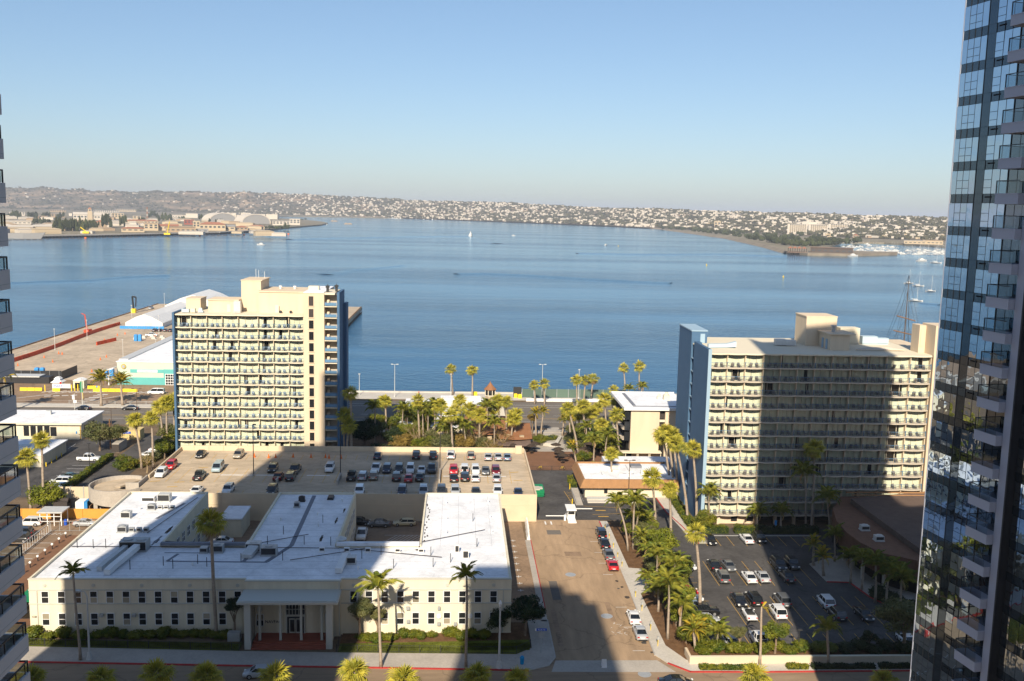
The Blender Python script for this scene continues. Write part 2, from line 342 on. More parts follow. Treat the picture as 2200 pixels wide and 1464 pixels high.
# pavements with kerbs (raised), red painted kerb faces
pave = struct('pavement', MB().prism([(-150, 135.2), (-150, 133.2), (10.5, 125.6), (13.4, 127.0), (14.55, 129.5), (14.55, 142), (11.4, 142), (11.4, 132.4), (9, 130.4), (-17, 131.2), (-31, 131.8), (-62, 133.6), (-64, 138), (-150, 142)], 0, .14), 'concrete')
red = MB()
def kerbline(mb, pts, wd=.28, z0=0, z1=.155):
    for (x0, y0), (x1, y1) in zip(pts, pts[1:]):
        d = Vector((x1 - x0, y1 - y0)).normalized(); n = Vector((-d.y, d.x)) * wd / 2; e = d * .05
        mb.prism([(x0 - e.x + n.x, y0 - e.y + n.y), (x1 + e.x + n.x, y1 + e.y + n.y), (x1 + e.x - n.x, y1 + e.y - n.y), (x0 - e.x - n.x, y0 - e.y - n.y)], z0, z1)
kb = MB(); kerbline(kb, [(-63, 129.1), (-30, 127.45), (-10, 126.6), (10.4, 125.6)]); part('red_kerb', kb, 'kerb_red', pave)
kb = MB(); kerbline(kb, [(10.4, 125.6), (13.4, 127.0), (14.55, 129.5), (14.55, 142)], .2); part('kerb', kb, 'kerb_grey', pave)
p2 = struct('street_pavement', MB().prism([(13.5, 141.5), (14.55, 141.5), (14.55, 178.5), (13.5, 178.5)], 0, .14), 'concrete')
kb = MB(); kerbline(kb, [(14.6, 146), (14.6, 178.4)], .16); part('red_kerb', kb, 'kerb_red', p2)
p3 = struct('lot_pavement', MB().prism([(29.7, 190), (29.7, 165), (29.6, 148), (29.2, 130), (30.4, 127.8), (33.2, 124.9), (44, 124.7), (90, 124.9), (90, 127), (34.5, 127.2), (33.4, 128.5), (31.4, 133), (31.3, 152.5), (33.6, 153.5), (33.6, 163.5), (31.3, 164), (31.4, 190)], 0, .14), 'concrete_pale')
kb = MB(); kerbline(kb, [(30.6, 127.5), (33.2, 124.9), (44, 124.75), (90, 124.95)], .26); part('red_kerb', kb, 'kerb_red', p3)
kb = MB(); kerbline(kb, [(29.7, 164), (29.65, 190)], .2); kerbline(kb, [(29.2, 130), (29.62, 152)], .2); part('kerb', kb, 'kerb_grey', p3)
kb = MB(); kerbline(kb, [(29.72, 182), (29.72, 189.8)], .26, z1=.17); part('red_kerb', kb, 'kerb_red', p3)
p4 = struct('hotel_pavement', MB().prism([(46.6, 177), (49.5, 177), (49.5, 214), (45.2, 214), (45.2, 196)], 0, .14), 'concrete_pale')
kb = MB(); kerbline(kb, [(47.4, 177), (46.4, 187), (45.2, 196), (45.0, 206)], .25); part('red_kerb', kb, 'kerb_red', p4)
p5 = struct('entrance_pavement', MB().prism([(65.4, 166), (65.4, 157.6), (69.4, 157.2), (70.3, 151), (73.6, 142.6), (80, 140), (80, 172), (72, 170)], 0, .14), 'concrete')
kb = MB(); kerbline(kb, [(65.5, 157.5), (69.4, 157.2), (70.3, 151), (73.6, 142.6), (76, 139)], .25); part('red_kerb', kb, 'kerb_red', p5)
p6 = struct('harbour_pavement', MB().prism([(-240, 297.5), (-60, 298.5), (-60, 303.2), (-240, 303.2)], 0, .14), 'concrete_pale')
p7 = struct('plaza_pavement', MB().prism([(-25, 271), (20, 271), (46, 276.3), (60, 276.3), (60, 274), (46, 272), (20, 268), (-25, 268)], 0, .14), 'concrete')
struct('verge', poly([(33, 271), (46, 270), (46, 273.5), (34, 275)], .15), 'grass_green')
struct('lawn', poly([(-62, 133.7), (-31, 131.9), (-31, 134.4), (-62, 135.8)], .17), 'grass')
struct('lawn', poly([(-16.8, 131.3), (9, 130.5), (11.2, 132.5), (11.2, 135), (-16.8, 133.9)], .17), 'grass')
struct('planting_bed', poly([(-62.4, 135.8), (-31, 134.4), (-31, 137.4), (-62.4, 137.4)], .18), 'earth')
struct('planting_bed', poly([(-16.8, 133.9), (11.2, 135), (11.2, 141), (8.6, 141), (8.6, 137.4), (-16.8, 137.4)], .18), 'mulch')
struct('hotel_garden', poly([(-30, 229.5), (12, 229.5), (12, 247), (19, 256), (20, 268), (-30, 268)], .02), 'mulch')
# painted lines: one unit strip reused at every place
ln = setm(MB().quad((0, -.5, 0), (1, -.5, 0), (1, .5, 0), (0, .5, 0)).mesh('painted_line'))
ln.materials.append(MATS['paint_white'])
def line(par, x0, y0, x1, y1, z, wd=.12, mt='paint_white', name='painted_line'):
    L_ = math.hypot(x1 - x0, y1 - y0); return O(name, ln, par, (x0, y0, z), math.atan2(y1 - y0, x1 - x0), (L_, wd, 1), [mt])
for y0, y1, xs in ((175.6, 181.2, np.arange(48.9, 74, 2.6)), (155.9, 167.6, np.arange(45.8, 64.5, 2.45)), (139.9, 151.2, np.arange(45.8, 69, 2.45)), (131.6, 137, np.arange(41.8, 74, 2.5))):
    for x in xs: line(lot, x, y0, x, y1, .026, .085, 'paint_yellow')
for y in np.arange(139, 166, 2.6): line(lot, 38.6, y, 42.2, y, .026, .085, 'paint_yellow')
line(lot, 48.9, 181.5, 73.5, 181.5, .026, .25); line(lot, 56, 131.8, 68, 131.8, .026, .25)
st = [o for o in bpy.data.objects if o.name == 'side_street'][0]
for i, y in enumerate(np.arange(154, 181, 3.05)):
    line(st, 10.6, y, 11.6, y, .03, .16); line(st, 11.1, y - .45, 11.1, y + .45, .03, .14)
for y in (131.5, 139.5, 147, 161, 166.5, 172, 178): line(st, 26.2, y, 28.0, y, .03, .10)
line(st, 18.4, 188, 18.4, 190, .03, .3); line(st, 19.6, 188, 19.6, 190, .03, .3)
hw = [o for o in bpy.data.objects if o.name == 'highway'][0]
for i in range(26): line(hw, -95 + i * 7, 119.6 - i * .08, -92 + i * 7, 119.5 - i * .08, .022, .14)
for i in range(26): line(hw, -95 + i * 7, 114.6, -92 + i * 7, 114.6, .022, .14)
hr = [o for o in bpy.data.objects if o.name == 'harbour_road'][0]
for y in (283.2, 304.5, 308): line(hr, -240, y, 60, y, .024, .14)
for y in (287.4, 288.0): line(hr, -240, y, 60, y, .024, .14, 'paint_yellow')
for i in range(22): line(hr, -160 + i * 10, 292, -156 + i * 10, 292, .024, .14)
ap = [o for o in bpy.data.objects if o.name == 'pier_approach'][0]
for i in range(9): line(ap, -139 + i * 2.2, 321.5, -136.5 + i * 2.2, 324.5, .03, .5)
for i in range(6): line(ap, -111 + i * 2.0, 321.5, -109 + i * 2.0, 324.5, .03, .5)
for i in range(4): line(ap, -121 + i * .4, 311 + i * 2.6, -117.6 + i * .4, 311 + i * 2.6, .03, .8)
for i in range(4): line(ap, -135.5 + i * 2.6, 315 + i * .6, -133.6 + i * 2.6, 315.6 + i * .6, .03, .8)
line(ap, -150, 305, -132, 321, .03, .35); line(ap, -122, 304, -108, 321, .03, .35)
sp = [o for o in bpy.data.objects if o.name == 'staff_car_park'][0]
for i in range(12): line(sp, -82.5, 147 + i * 2.7, -75.9, 147 + i * 2.7, .024, .12)
for i in range(6): line(sp, -80.2 + i * .8, 181.3, -79.6 + i * .8, 182.3, .024, .14)
struct('brick_walk', rect(-75.6, 141, -62.8, 181, .018), 'plaza_brown')
lp = [o for o in bpy.data.objects if o.name == 'left_car_park'][0]
for i in range(9): line(lp, -93.5, 207 + i * 3.0, -88.4, 207 + i * 3.0, .024, .12)
for i in range(5): line(lp, -112 + i * 2.8, 247, -112 + i * 2.8, 252, .024, .12)
cy = [o for o in bpy.data.objects if o.name == 'courtyard'][0]
for i in range(8): line(cy, -13.4 + i * .8, 178.3, -11.6 + i * .8, 181.3, .024, .1)
line(cy, -14, 178.2, -6.4, 178.2, .024, .1); line(cy, -14, 181.4, -6.4, 181.4, .024, .1)
fc = [o for o in bpy.data.objects if o.name == 'hotel_forecourt'][0]
for i in range(7): line(fc, 24.9 + i * .05, 203 + i * 1.3, 26.4 + i * .05, 202.2 + i * 1.3, .03, .1, 'paint_yellow')
line(fc, 24.7, 211.5, 25.6, 201, .03, .1, 'paint_yellow'); line(fc, 27.8, 200.5, 36, 199.2, .03, .12, 'paint_yellow')
line(fc, 29, 194.6, 36, 195.4, .03, .12, 'paint_yellow'); line(fc, 30, 197.4, 32.2, 197.4, .03, .5, 'paint_yellow'); line(fc, 30, 193.3, 32.2, 193.3, .03, .5, 'paint_yellow')

for x0, y0, x1, y1, m_ in ((16.2, 150, 17.6, 158, 'asphalt_grey'), (20.5, 170, 23.6, 172.4, 'asphalt_lot'), (24.6, 141.5, 25.4, 149, 'asphalt_lot'), (18.2, 182, 21, 184.6, 'asphalt_grey'), (15.4, 133, 16.2, 146, 'asphalt_lot')):
    part('asphalt_patch', rect(x0, y0, x1, y1, .023), m_, st)
for x, y in ((24.2, 143.6), (26.6, 124.4), (20.4, 161)): part('manhole', MB().tube([(x, y, .02), (x, y, .032)], .42, 16).tube([(x, y, .018), (x, y, .026)], .95, 18, 1), ('grey_metal', 'concrete'), st if y > 128 else hw)
rs_ = random.Random(5)
for i in range(14): x, y = 25.4 + rs_.uniform(-1, 1), 138.5 + rs_.uniform(-2, 2.4); line(st, x, y, x + rs_.uniform(-.7, .7), y + rs_.uniform(-.7, .7), .03, .06)
for i in range(34):
    x, y = (rs_.uniform(26.6, 29.2), rs_.uniform(131, 188)) if i < 12 else (rs_.uniform(45, 70), rs_.choice((178.5, 164, 158.5, 148.5, 143, 134)) + rs_.uniform(-1, 1)); q = rs_.uniform(.15, .5)
    part('oil_stain', MB().quad(*[(x + q * math.cos(k * .63) * rs_.uniform(.5, 1.1), y + q * 1.5 * math.sin(k * .63) * rs_.uniform(.5, 1.1), .0245) for k in range(10)]), 'grime' if i % 3 else 'asphalt_dark', st if i < 12 else lot)

# ================================================================== cream two-storey office with the white roofs
FY, RZ = 137.4, 8.35
office = thing('office_building', 'long cream two storey office building with white flat roofs and portico', 'building', loc=(-27, FY, 0)); IX, IY = 27, -FY
def offp(name, mb, mt, **k): return part(name, mb, mt, office, (IX, IY, 0), **k)
FOOT = [(-62.6, FY), (-31.0, FY), (-31.0, FY - .7), (-17.1, FY - .7), (-17.1, FY), (8.5, FY), (8.5, 181), (-6, 181), (-6, 151.8), (-19.5, 151.8), (-19.5, 181), (-34.2, 181), (-34.2, 151.8), (-47.8, 151.8), (-47.8, 181), (-62.6, 181)]
offp('wall', MB().prism(FOOT, 0, RZ, bottom=False), 'cream')
def inset(x0, y0, x1, y1): return MB().box(x0, y0, RZ + .004, x1, y1, RZ + .05)
for i, r_ in enumerate([(-62.3, FY + .3, 8.2, 151.8), (-62.3, 151.8, -48.1, 180.7), (-33.9, 151.8, -19.8, 180.7), (-5.7, 151.8, 8.2, 180.7)]):
    offp('roof', inset(*r_), 'white_roof')
# parapets (each stretch a piece), darker cap edge
def par(x0, y0, x1, y1, h=.45, t=.32, mt=('cream', 'white_roof')):
    if x0 == x1: b = (x0 - t / 2, y0, x0 + t / 2, y1)
    else: b = (x0, y0 - t / 2, x1, y0 + t / 2)
    offp('parapet', MB().box(b[0], b[1], RZ + .002, b[2], b[3], RZ + h, 1), mt)
for a in [(-62.6, FY + .16, -31.1, FY + .16), (-31.1, FY - .54, -17.0, FY - .54), (-17.0, FY + .16, 8.5, FY + .16), (8.34, FY + .35, 8.34, 180.7), (-62.44, FY + .35, -62.44, 180.7), (-62.6, 180.86, -47.8, 180.86), (-34.2, 180.86, -19.5, 180.86), (-6, 180.86, 8.5, 180.86), (-47.96, 152, -47.96, 180.7), (-34.04, 152, -34.04, 180.7), (-19.66, 152, -19.66, 180.7), (-5.84, 152, -5.84, 180.7), (-47.7, 151.64, -34.3, 151.64), (-19.4, 151.64, -6.1, 151.64)]:
    par(*a)
offp('parapet', MB().box(-47.8, 151.3, RZ + .45, -34.2, 151.95, RZ + .9), 'roof_patch')
offp('parapet', MB().box(-19.5, 151.2, RZ + .45, -6, 151.95, RZ + 1.0), 'white_roof')
# grey string bands
for x0, x1 in ((-62.65, -31.0), (-17.1, 8.55)):
    for z in (4.86, 6.98): offp('string_course', MB().box(x0, FY - .10, z, x1, FY, z + .16), 'cream_trim')
    offp('cornice', MB().box(x0, FY - .12, RZ + .28, x1, FY, RZ + .47), 'cream_trim')
    offp('plinth', MB().box(x0, FY - .06, 0, x1, FY, .35), 'cream')
offp('cornice', MB().box(-31.1, FY - .84, RZ + .28, -17.0, FY - .7, RZ + .47), 'cream_trim')
# windows: frame with two dark sashes
def win_mesh(w_, h_):
    f = MB(); t = .09
    f.box(-w_ / 2 - t, -.09, -t, w_ / 2 + t, 0, 0).box(-w_ / 2 - t, -.07, h_, w_ / 2 + t, 0, h_ + t).box(-w_ / 2 - t, -.07, 0, -w_ / 2, 0, h_).box(w_ / 2, -.07, 0, w_ / 2 + t, 0, h_).box(-w_ / 2, -.055, h_ * .48, w_ / 2, 0, h_ * .52)
    return setm(f.mesh('window'), 'white_paint')
WM = win_mesh(.95, 1.75); pm = setm(MB().box(-.475, -.03, 0, .475, -.01, .84).mesh('pane'), 'window_dark')
blind = setm(MB().box(-.475, -.03, 0, .475, -.01, .84).mesh('pane'), mat('blind', (.30, .26, .19), .6, .3, rnd=.4))
def window(x, z, y=FY):
    o = O('window', WM, office, (x + IX, y + IY - .002, z))
    O('pane', blind if random.random() < .12 else pm, o, (0, 0, 0)); O('pane', pm if random.random() < .85 else blind, o, (0, 0, .91))
LW = [-60.3, -57.95, -55.6, -53.3, -50.95, -48.6, -46.3, -43.95, -41.6, -39.3, -36.95, -34.6, -32.3]; RW = [-15.2, -12.9, -10.55, -8.2, -5.9, -3.55, -1.2, 1.1, 3.45, 5.8]
for x in LW + RW: window(x, 5.06)
for x in LW[:-1] + RW[2:]: window(x, 1.65)
for x in LW[0::3] + RW[0::3]:
    offp('medallion', MB().tube([(x, FY - .07, 7.75), (x, FY, 7.75)], .27, 14).tube([(x, FY - .12, 7.75), (x, FY - .07, 7.75)], .15, 12), 'cream_trim')
for x, z, wd in ((-52.2, 3.0, .5), (-47.5, 3.0, .55), (-7.05, 4.0, .55), (-2.4, 4.0, .4), (-7.0, 1.9, .5), (-2.4, 1.5, .5), (.1, 1.5, .5)):
    offp('window_air_conditioner', MB().box(x - wd / 2, FY - .45, z, x + wd / 2, FY, z + .42).box(x - wd / 2 + .06, FY - .46, z + .06, x + wd / 2 - .06, FY - .45, z + .36, 1), ('grey_metal', 'dark'))
for x in (-2.4, 2.3): offp('round_vent', MB().tube([(x, FY - .25, 2.9), (x, FY, 2.9)], .36, 16).tube([(x, FY - .27, 2.9), (x, FY - .25, 2.9)], .22, 14, 1), ('white_paint', 'grey_metal'))
offp('downpipe', MB().box(-61.55, FY - .12, .3, -61.4, FY, 7.0), 'cream_trim'); offp('downpipe', MB().box(7.2, FY - .12, .3, 7.35, FY, 7.0), 'cream_trim'); offp('downpipe', MB().box(-17.3, FY - .95, .3, -17.15, FY - .7, 8.6), 'cream_trim')
text('house_number', '1220', .42, 'dark', office, (-61.95 + IX, FY + IY - .03, 2.9))
# portico
offp('portico_roof', MB().box(-31.3, 132.1, 6.95, -16.9, FY - .7, 7.3).box(-31.1, 132.3, 7.3, -17.1, FY - .7, 7.42, 1), ('cream_trim', 'asphalt_grey'))
for x in (-28.5, -25.5, -22.5, -19.5): offp('column', MB().box(x - .17, 134.2, .6, x + .17, 134.55, 6.95).box(x - .22, 134.15, .5, x + .22, 134.6, .6), 'cream_trim')
for x in (-29.9, -18.2): offp('portico_pier', MB().box(x - .45, 132.5, 0, x + .45, 133.3, 6.95).box(x - .2, 133.3, 0, x + .2, FY - .7, 6.95), 'cream_trim')
for i in range(4): offp('step', MB().box(-29.4, 132.35 + i * .42, i * .15, -18.7, 134.3 + (i == 3) * (FY - 135.0), i * .15 + .15), 'terracotta')
offp('doorway', MB().box(-25.1, FY - .78, .6, -22.3, FY - .70, 6.9), 'window_dark')
for x in np.linspace(-25.1, -22.3, 7): offp('mullion', MB().box(x - .04, FY - .86, 3.25, x + .04, FY - .78, 6.9), 'cream_trim')
for z in (3.2, 4.3, 5.3, 6.1): offp('transom', MB().box(-25.1, FY - .85, z, -22.3, FY - .785, z + (.3 if z == 3.2 else .07)), 'cream_trim')
for s in (-1, 1):
    d = offp('door', MB().box(-23.7 + s * .48 - .45, FY - .86, .62, -23.7 + s * .48 + .45, FY - .79, 2.9), 'cream_trim')
    part('door_glass', MB().box(-23.7 + s * .48 - .32, FY - .89, .85, -23.7 + s * .48 + .32, FY - .865, 2.75), 'window_dark', d)
offp('door_frame', MB().box(-25.15, FY - .88, .6, -24.95, FY - .79, 3.2).box(-22.45, FY - .88, .6, -22.25, FY - .79, 3.2), 'cream_trim')
text('lettering', 'NAVFAC', .62, 'dark', office, (-27.0 + IX, FY + IY - .75, 2.35))
for x in (-28.95, -18.75):
    for z in (1.75, 5.1): window(x, z, FY - .7)
    offp('medallion', MB().tube([(x, FY - .78, 4.3), (x, FY - .7, 4.3)], .42, 16), 'cream_trim')
# courtyard side windows on the wings
sw = setm(MB().box(0, 0, 0, .02, 1.5, 1.7).mesh('window'), 'window_dark'); sf = MB()
for a, b in ((-.12, 0), (1.5, 1.62), (.69, .81)): sf.box(0, a, 0, .05, b, 1.7)
sf.box(0, -.12, -.1, .05, 1.62, 0); sf.box(0, -.12, 1.7, .05, 1.62, 1.8); sf.box(0, 0, .82, .05, 1.5, .9); sf = setm(sf.mesh('frame'), 'white_paint')
for X_ in (-47.8, -19.5):
    for i in range(8):
        for z in (1.3, 5.0):
            o = O('window', sw, office, (X_ + IX + .004, 153.6 + i * 3.2 + IY, z))
            O('frame', sf, o, (.02, 0, 0))
seam_ = setm(MB().box(0, -.035, 0, 1, .035, .012).mesh('roof_seam'), mat('seam_grey', (.50, .51, .53), .8))
for x0, y0, x1, y1 in [(-62, y, 8, y) for y in (139.6, 142.4, 145.3, 148.2)] + [(-62, y, -48.3, y) for y in np.arange(154, 180, 3.0)] + [(-33.7, y, -20, y) for y in np.arange(154, 180, 3.0)] + [(x, 152, x, 180.5) for x in (-2.6, .4, 3.4, 6)] + [(-5.6, 166.4, 8, 166.4)]:
    O('roof_seam', seam_, office, (x0 + IX, y0 + IY, RZ + .051), math.atan2(y1 - y0, x1 - x0), (math.hypot(x1 - x0, y1 - y0), 1, 1))
# dark walkway strips and staining on the roof
def strip(x0, y0, x1, y1, wd):
    L_ = math.hypot(x1 - x0, y1 - y0); o = part('roof_walkway', MB().box(0, -wd / 2, 0, L_, wd / 2, .02), 'roof_patch', office, (x0 + IX, y0 + IY, RZ + .06), math.atan2(y1 - y0, x1 - x0)); return o
strip(-27.4, 180, -27.0, 152.5, .75); strip(-27.0, 152.5, -29.6, 145.2, .75); strip(-45, 145.4, -29.4, 145.0, .45); strip(-45, 145.4, -44.2, 148.6, .5); strip(-33.2, 145.3, -32.6, 149.4, .6); strip(-46.5, 149.1, -40, 149.0, .3); strip(-52.4, 150, -51, 154.6, .5); strip(-53, 166, -50.6, 174.8, .6); strip(-49.6, 152.5, -49.3, 157, .3)
def blot(x, y, sx, sy, seed, mt='grime'):
    r_ = random.Random(seed); mb = MB(); a = []
    for k in range(16):
        t = 2 * math.pi * k / 16; q = r_.uniform(.55, 1.1); a.append((x + IX + math.cos(t) * sx * q, y + IY + math.sin(t) * sy * q, RZ + .055))
    mb.quad(*a); return part('stain', mb, mt, office)
for i in range(16): blot(-5.25 + random.uniform(-.25, .4), 155 + i * 1.35 + random.uniform(-.5, .5), .16, .55, i)
blot(-6.2, 150.6, .7, .35, 50); blot(-22.6, 156, .28, 2.0, 51); blot(-21.3, 165, .25, 2.2, 52); blot(-20.6, 171, .2, 1.5, 53); blot(-49, 160, .35, 2.3, 54); blot(-49.4, 154.6, .4, 1.5, 55)
# ------- rooftop plant (things standing on the roof)
RT = RZ + .05
def hvac(name, label, x, y, wx, wy, h, fans=1, mt='grey_metal', rz=0, group='rooftop plant on the office'):
    t = thing(name, label, 'air conditioner', group, (x, y, RT), rz)
    part('casing', MB().box(-wx / 2, -wy / 2, .18, wx / 2, wy / 2, h).box(-wx / 2 - .1, -wy / 2 - .1, 0, wx / 2 + .1, wy / 2 + .1, .175, 1), (mt, 'white_paint'), t)
    part('grille', MB().box(-wx / 2 + .08, -wy / 2 - .02, .3, wx / 2 - .08, -wy / 2 - .003, h - .12), 'dark_metal', t)
    for i in range(fans):
        fx = -wx / 2 + wx * (i + .5) / fans; part('fan', MB().tube([(fx, 0, h + .003), (fx, 0, h + .12)], min(wx / fans, wy) * .38, 14).tube([(fx, 0, h + .12), (fx, 0, h + .14)], min(wx / fans, wy) * .3, 12, 1), (mt, 'dark_metal'), t)
    return t
def duct(label, pts, wd, h, mt='duct_metal', z=RT):
    t = thing('roof_duct', label, 'duct', 'roof ducts on the office', (pts[0][0], pts[0][1], z))
    for (x0, y0, z0), (x1, y1, z1) in zip(pts, pts[1:]):
        L_ = math.hypot(x1 - x0, y1 - y0); o = part('duct_section', MB().loft([[(0, -wd / 2, z0), (0, wd / 2, z0), (0, wd / 2, z0 + h), (0, -wd / 2, z0 + h)], [(L_, -wd / 2, z1), (L_, wd / 2, z1), (L_, wd / 2, z1 + h), (L_, -wd / 2, z1 + h)]]), mt, t, (x0 - pts[0][0], y0 - pts[0][1], 0), math.atan2(y1 - y0, x1 - x0))
    return t
hvac('roof_unit', 'large pale rooftop unit at the back of the left wing', -54.6, 176.2, 2.2, 1.7, 1.5, 0, 'duct_metal')
hvac('roof_unit', 'white louvred rooftop unit beside the large unit on left wing', -57.4, 176, 2.3, 1.5, 1.0, 0, 'white_paint')
hvac('roof_unit', 'dark squat rooftop unit midway on the left wing', -55.4, 171.2, 1.3, 1.2, 1.0, 1)
for i, x in enumerate((-53.9, -52.8, -51.7)): hvac('condenser', ['leftmost', 'middle', 'rightmost'][i] + ' of three small condensers beside the dark squat unit', x, 171.2, .8, .55, .75, 0, 'duct_metal')
hvac('roof_unit', 'pale green rooftop unit on the left half of left wing', -58.3, 166.4, 1.6, 1.4, 1.25, 1, 'duct_metal')
hvac('roof_unit', 'dark rooftop unit near the front of the left wing', -56.4, 159, 1.5, 1.3, 1.1, 1)
for i, x in enumerate((-54.9, -53.7, -52.5)): hvac('condenser', ['leftmost', 'middle', 'rightmost'][i] + ' of three condensers near the front of left wing', x, 159, .8, .55, .8, 0, 'grey_metal')
hvac('roof_unit', 'big grey double fan rooftop unit feeding two long ducts', -51.6, 150.6, 4.2, 2.3, 1.7, 2)
duct('left of the two long ducts below the big double fan unit', [(-52.6, 149.3, .5), (-53.6, 143.4, .15), (-53.8, 141.2, .05)], .8, .7, 'duct_metal')
duct('right of the two long ducts below the big double fan unit', [(-50.8, 149.3, .6), (-51.9, 141.2, .25), (-52.1, 139.6, .1)], .95, .8, 'white_paint')
hvac('roof_unit', 'grey rooftop unit in shade left of the tall palm trunk', -38.3, 149.6, 2.0, 1.4, 1.25, 1); hvac('roof_unit', 'low dark rooftop box in shade beside the grey unit', -40.3, 149.4, 1.2, 1.2, .9, 0)
hvac('roof_unit', 'rooftop unit with sloping hood right of the tall palm', -32.6, 150, 2.3, 1.6, 1.5, 1, 'duct_metal'); duct('sloping metal hood before the unit right of the tall palm', [(-32.4, 149.1, .7), (-33.0, 146.4, .1)], 1.7, .6)
hvac('roof_unit', 'brown rust spotted rooftop unit near the walkway bend', -29.8, 148.4, 2.4, 1.7, 1.4, 1, 'grey_metal')
hvac('roof_unit', 'small black rooftop unit on the middle wing', -29.2, 176.4, 1.1, .9, .95, 1, 'dark_metal'); hvac('roof_unit', 'small green rooftop unit on the middle wing', -29.5, 172.8, 1.0, .9, 1.0, 1)
hvac('roof_hatch', 'dark hatch at the back of the middle wing', -24.0, 178.2, 1.0, 1.8, .5, 0, 'dark_metal')
for i, x in enumerate((-21.6, -17.6, -14.2, -9.4, -5.6)): hvac('condenser', ORD[i] + ' from left of five white split condensers along the roof ledge', x, 149.6 - i * .12, .85, .45, .8, 0, 'white_paint')
hvac('roof_unit', 'silver box unit joined to a white duct near portico', -16.3, 144.6, 1.4, 1.3, 1.2, 0, 'duct_metal'); duct('white duct dropping toward the front parapet near portico', [(-17.4, 145.6, .5), (-17.8, 140.2, .1)], 1.0, .8, 'white_paint'); duct('round flue elbow joining the silver box unit', [(-18.0, 145.7, .8), (-16.6, 145.3, .8)], .5, .45)
hvac('roof_unit', 'tall white box on the right end of the roof', 1.6, 146.6, .95, .8, 1.5, 0, 'white_paint'); hvac('roof_unit', 'narrow white box behind the tall white box', .2, 149.2, .7, .6, 1.4, 0, 'white_paint')
pv = setm(MB().tube([(0, 0, 0), (0, 0, .45)], .12, 8).tube([(0, 0, .45), (0, 0, .55)], .2, 8).mesh('roof_vent'), 'white_paint')
for i, (x, y) in enumerate(sorted(((-1.9, 175.3), (-1.7, 166), (-1.7, 158.4), (6.1, 176), (6.2, 167), (6.2, 159), (-24, 162), (-25, 168), (-31, 165), (-21.6, 176.2), (-57.5, 171), (-15, 142), (-40.5, 143.5)))):
    tag(O('roof_vent', pv, None, (x, y, RT)), 'small white vent pipe on the white office roof, ' + ordi(i, 13), 'vent', 'vent pipes on the office roof')
pp = setm(MB().tube([(0, 0, 0), (0, 0, 1.5)], .06, 6).mesh('roof_post'), 'dark_metal')
for i, (x, y) in enumerate(sorted(((-61, 151.4), (-58.4, 151.2), (-56.5, 151.4), (-54, 151.3), (-49.5, 142), (-45, 143.6), (-43.2, 142.4), (-40, 144.4), (-38.3, 143.2), (-33.5, 145), (-31, 153), (-29.3, 158), (-25, 153), (-23.5, 164), (-14.9, 146.6), (-9.6, 142.5), (-4.0, 148), (-.8, 145), (-3.5, 143), (3.5, 152), (3.0, 165), (-27.2, 145.8), (-20.6, 152.6), (-12, 148.4)))):
    tag(O('roof_post', pp, None, (x, y, RT)), 'thin dark post on the white office roof, ' + ordi(i, 24), 'post', 'thin posts on the office roof')
pb_ = MB(); rr = random.Random(3)
t = thing('roof_piping', 'thin dark pipe runs lying across the white office roof', 'pipes', None, (-40, 151, RT))
for a, b in (((-62, 151.5), (-34, 151.2)), ((-48, 154), (-36, 151.8)), ((-34, 152.2), (-25, 157.5)), ((-34, 151.2), (-19, 150.8)), ((-26, 145.5), (-14, 151)), ((-19, 151), (-2.2, 146.8)), ((-8, 152.5), (5, 160)), ((-52, 158), (-49, 178))):
    part('pipe', MB().tube([(a[0] + 40, a[1] - 151, .2), (b[0] + 40, b[1] - 151, .2)], .06, 5), 'grime', t)
# sheds and bins inside the courtyards
t = thing('shed', 'small cream shed with white roof in the left courtyard', 'shed', None, (-43.2, 184, 0))
part('wall', MB().box(-2.2, -4, 0, 1.8, 3.6, 3.6), 'cream', t); part('roof', MB().box(-2.4, -4.2, 3.6, 2, 3.8, 3.85), 'white_roof', t)
t = thing('chimney_flue', 'cream round flue with cone cap on the courtyard wall', 'flue', None, (-18.9, 152.6, 0)); part('stack', MB().tube([(0, 0, 5), (0, 0, RZ + 1.2)], .55, 12), 'cream', t); part('cap', MB().tube([(0, 0, RZ + 1.2), (0, 0, RZ + 1.7)], [.95, .1], 12), 'duct_metal', t)

# ================================================================== parking garage
GX0, GX1, GY0, GY1, GD, GP = -66.3, 16.6, 190, 227.6, 4.9, 5.75
gar = thing('parking_garage', 'two level cream parking garage with open concrete roof deck', 'garage', None, (-20, GY0, 0)); gx, gy = 20, -GY0
def gp(name, mb, mt, **k): return part(name, mb, mt, gar, (gx, gy, 0), **k)
gp('deck', MB().box(GX0 + .3, GY0 + .3, GD - .4, GX1 - .3, GY1 - .3, GD), 'concrete_deck')
gp('front_wall', MB().box(GX0, GY0, 0, GX1, GY0 + .3, GP), 'garage_cream')
gp('end_wall', MB().box(GX1 - .3, GY0 + .31, 0, GX1, GY1, GP), 'garage_cream')
gp('far_wall', MB().box(GX0, GY1 - .3, 0, GX1 - .31, GY1, GP + .35), 'garage_cream')
gp('end_wall', MB().box(GX0, 203, 0, GX0 + .3, GY1 - .31, GP), 'garage_cream')
for x in np.arange(GX0 + 3, GX1, 3.9): gp('panel_joint', MB().box(x, GY0 - .05, 0, x + .14, GY0, GP), 'garage_cream')
gp('panel_joint', MB().box(GX0, GY0 - .04, 3.4, GX1, GY0, 3.55), 'garage_cream'); gp('plinth', MB().box(GX0, GY0 - .08, 0, GX1, GY0, .3), 'garage_cream')
for x in np.arange(GX0 + 3, GX1 - 2, 3.5): gp('pilaster', MB().box(x, GY1 - .42, GD, x + .16, GY1 - .3, GP + .3), 'garage_cream')
gp('corner_post', MB().box(14.2, GY1 - 1.2, GD, 15.8, GY1 - .32, GP + 1.0), 'garage_cream')
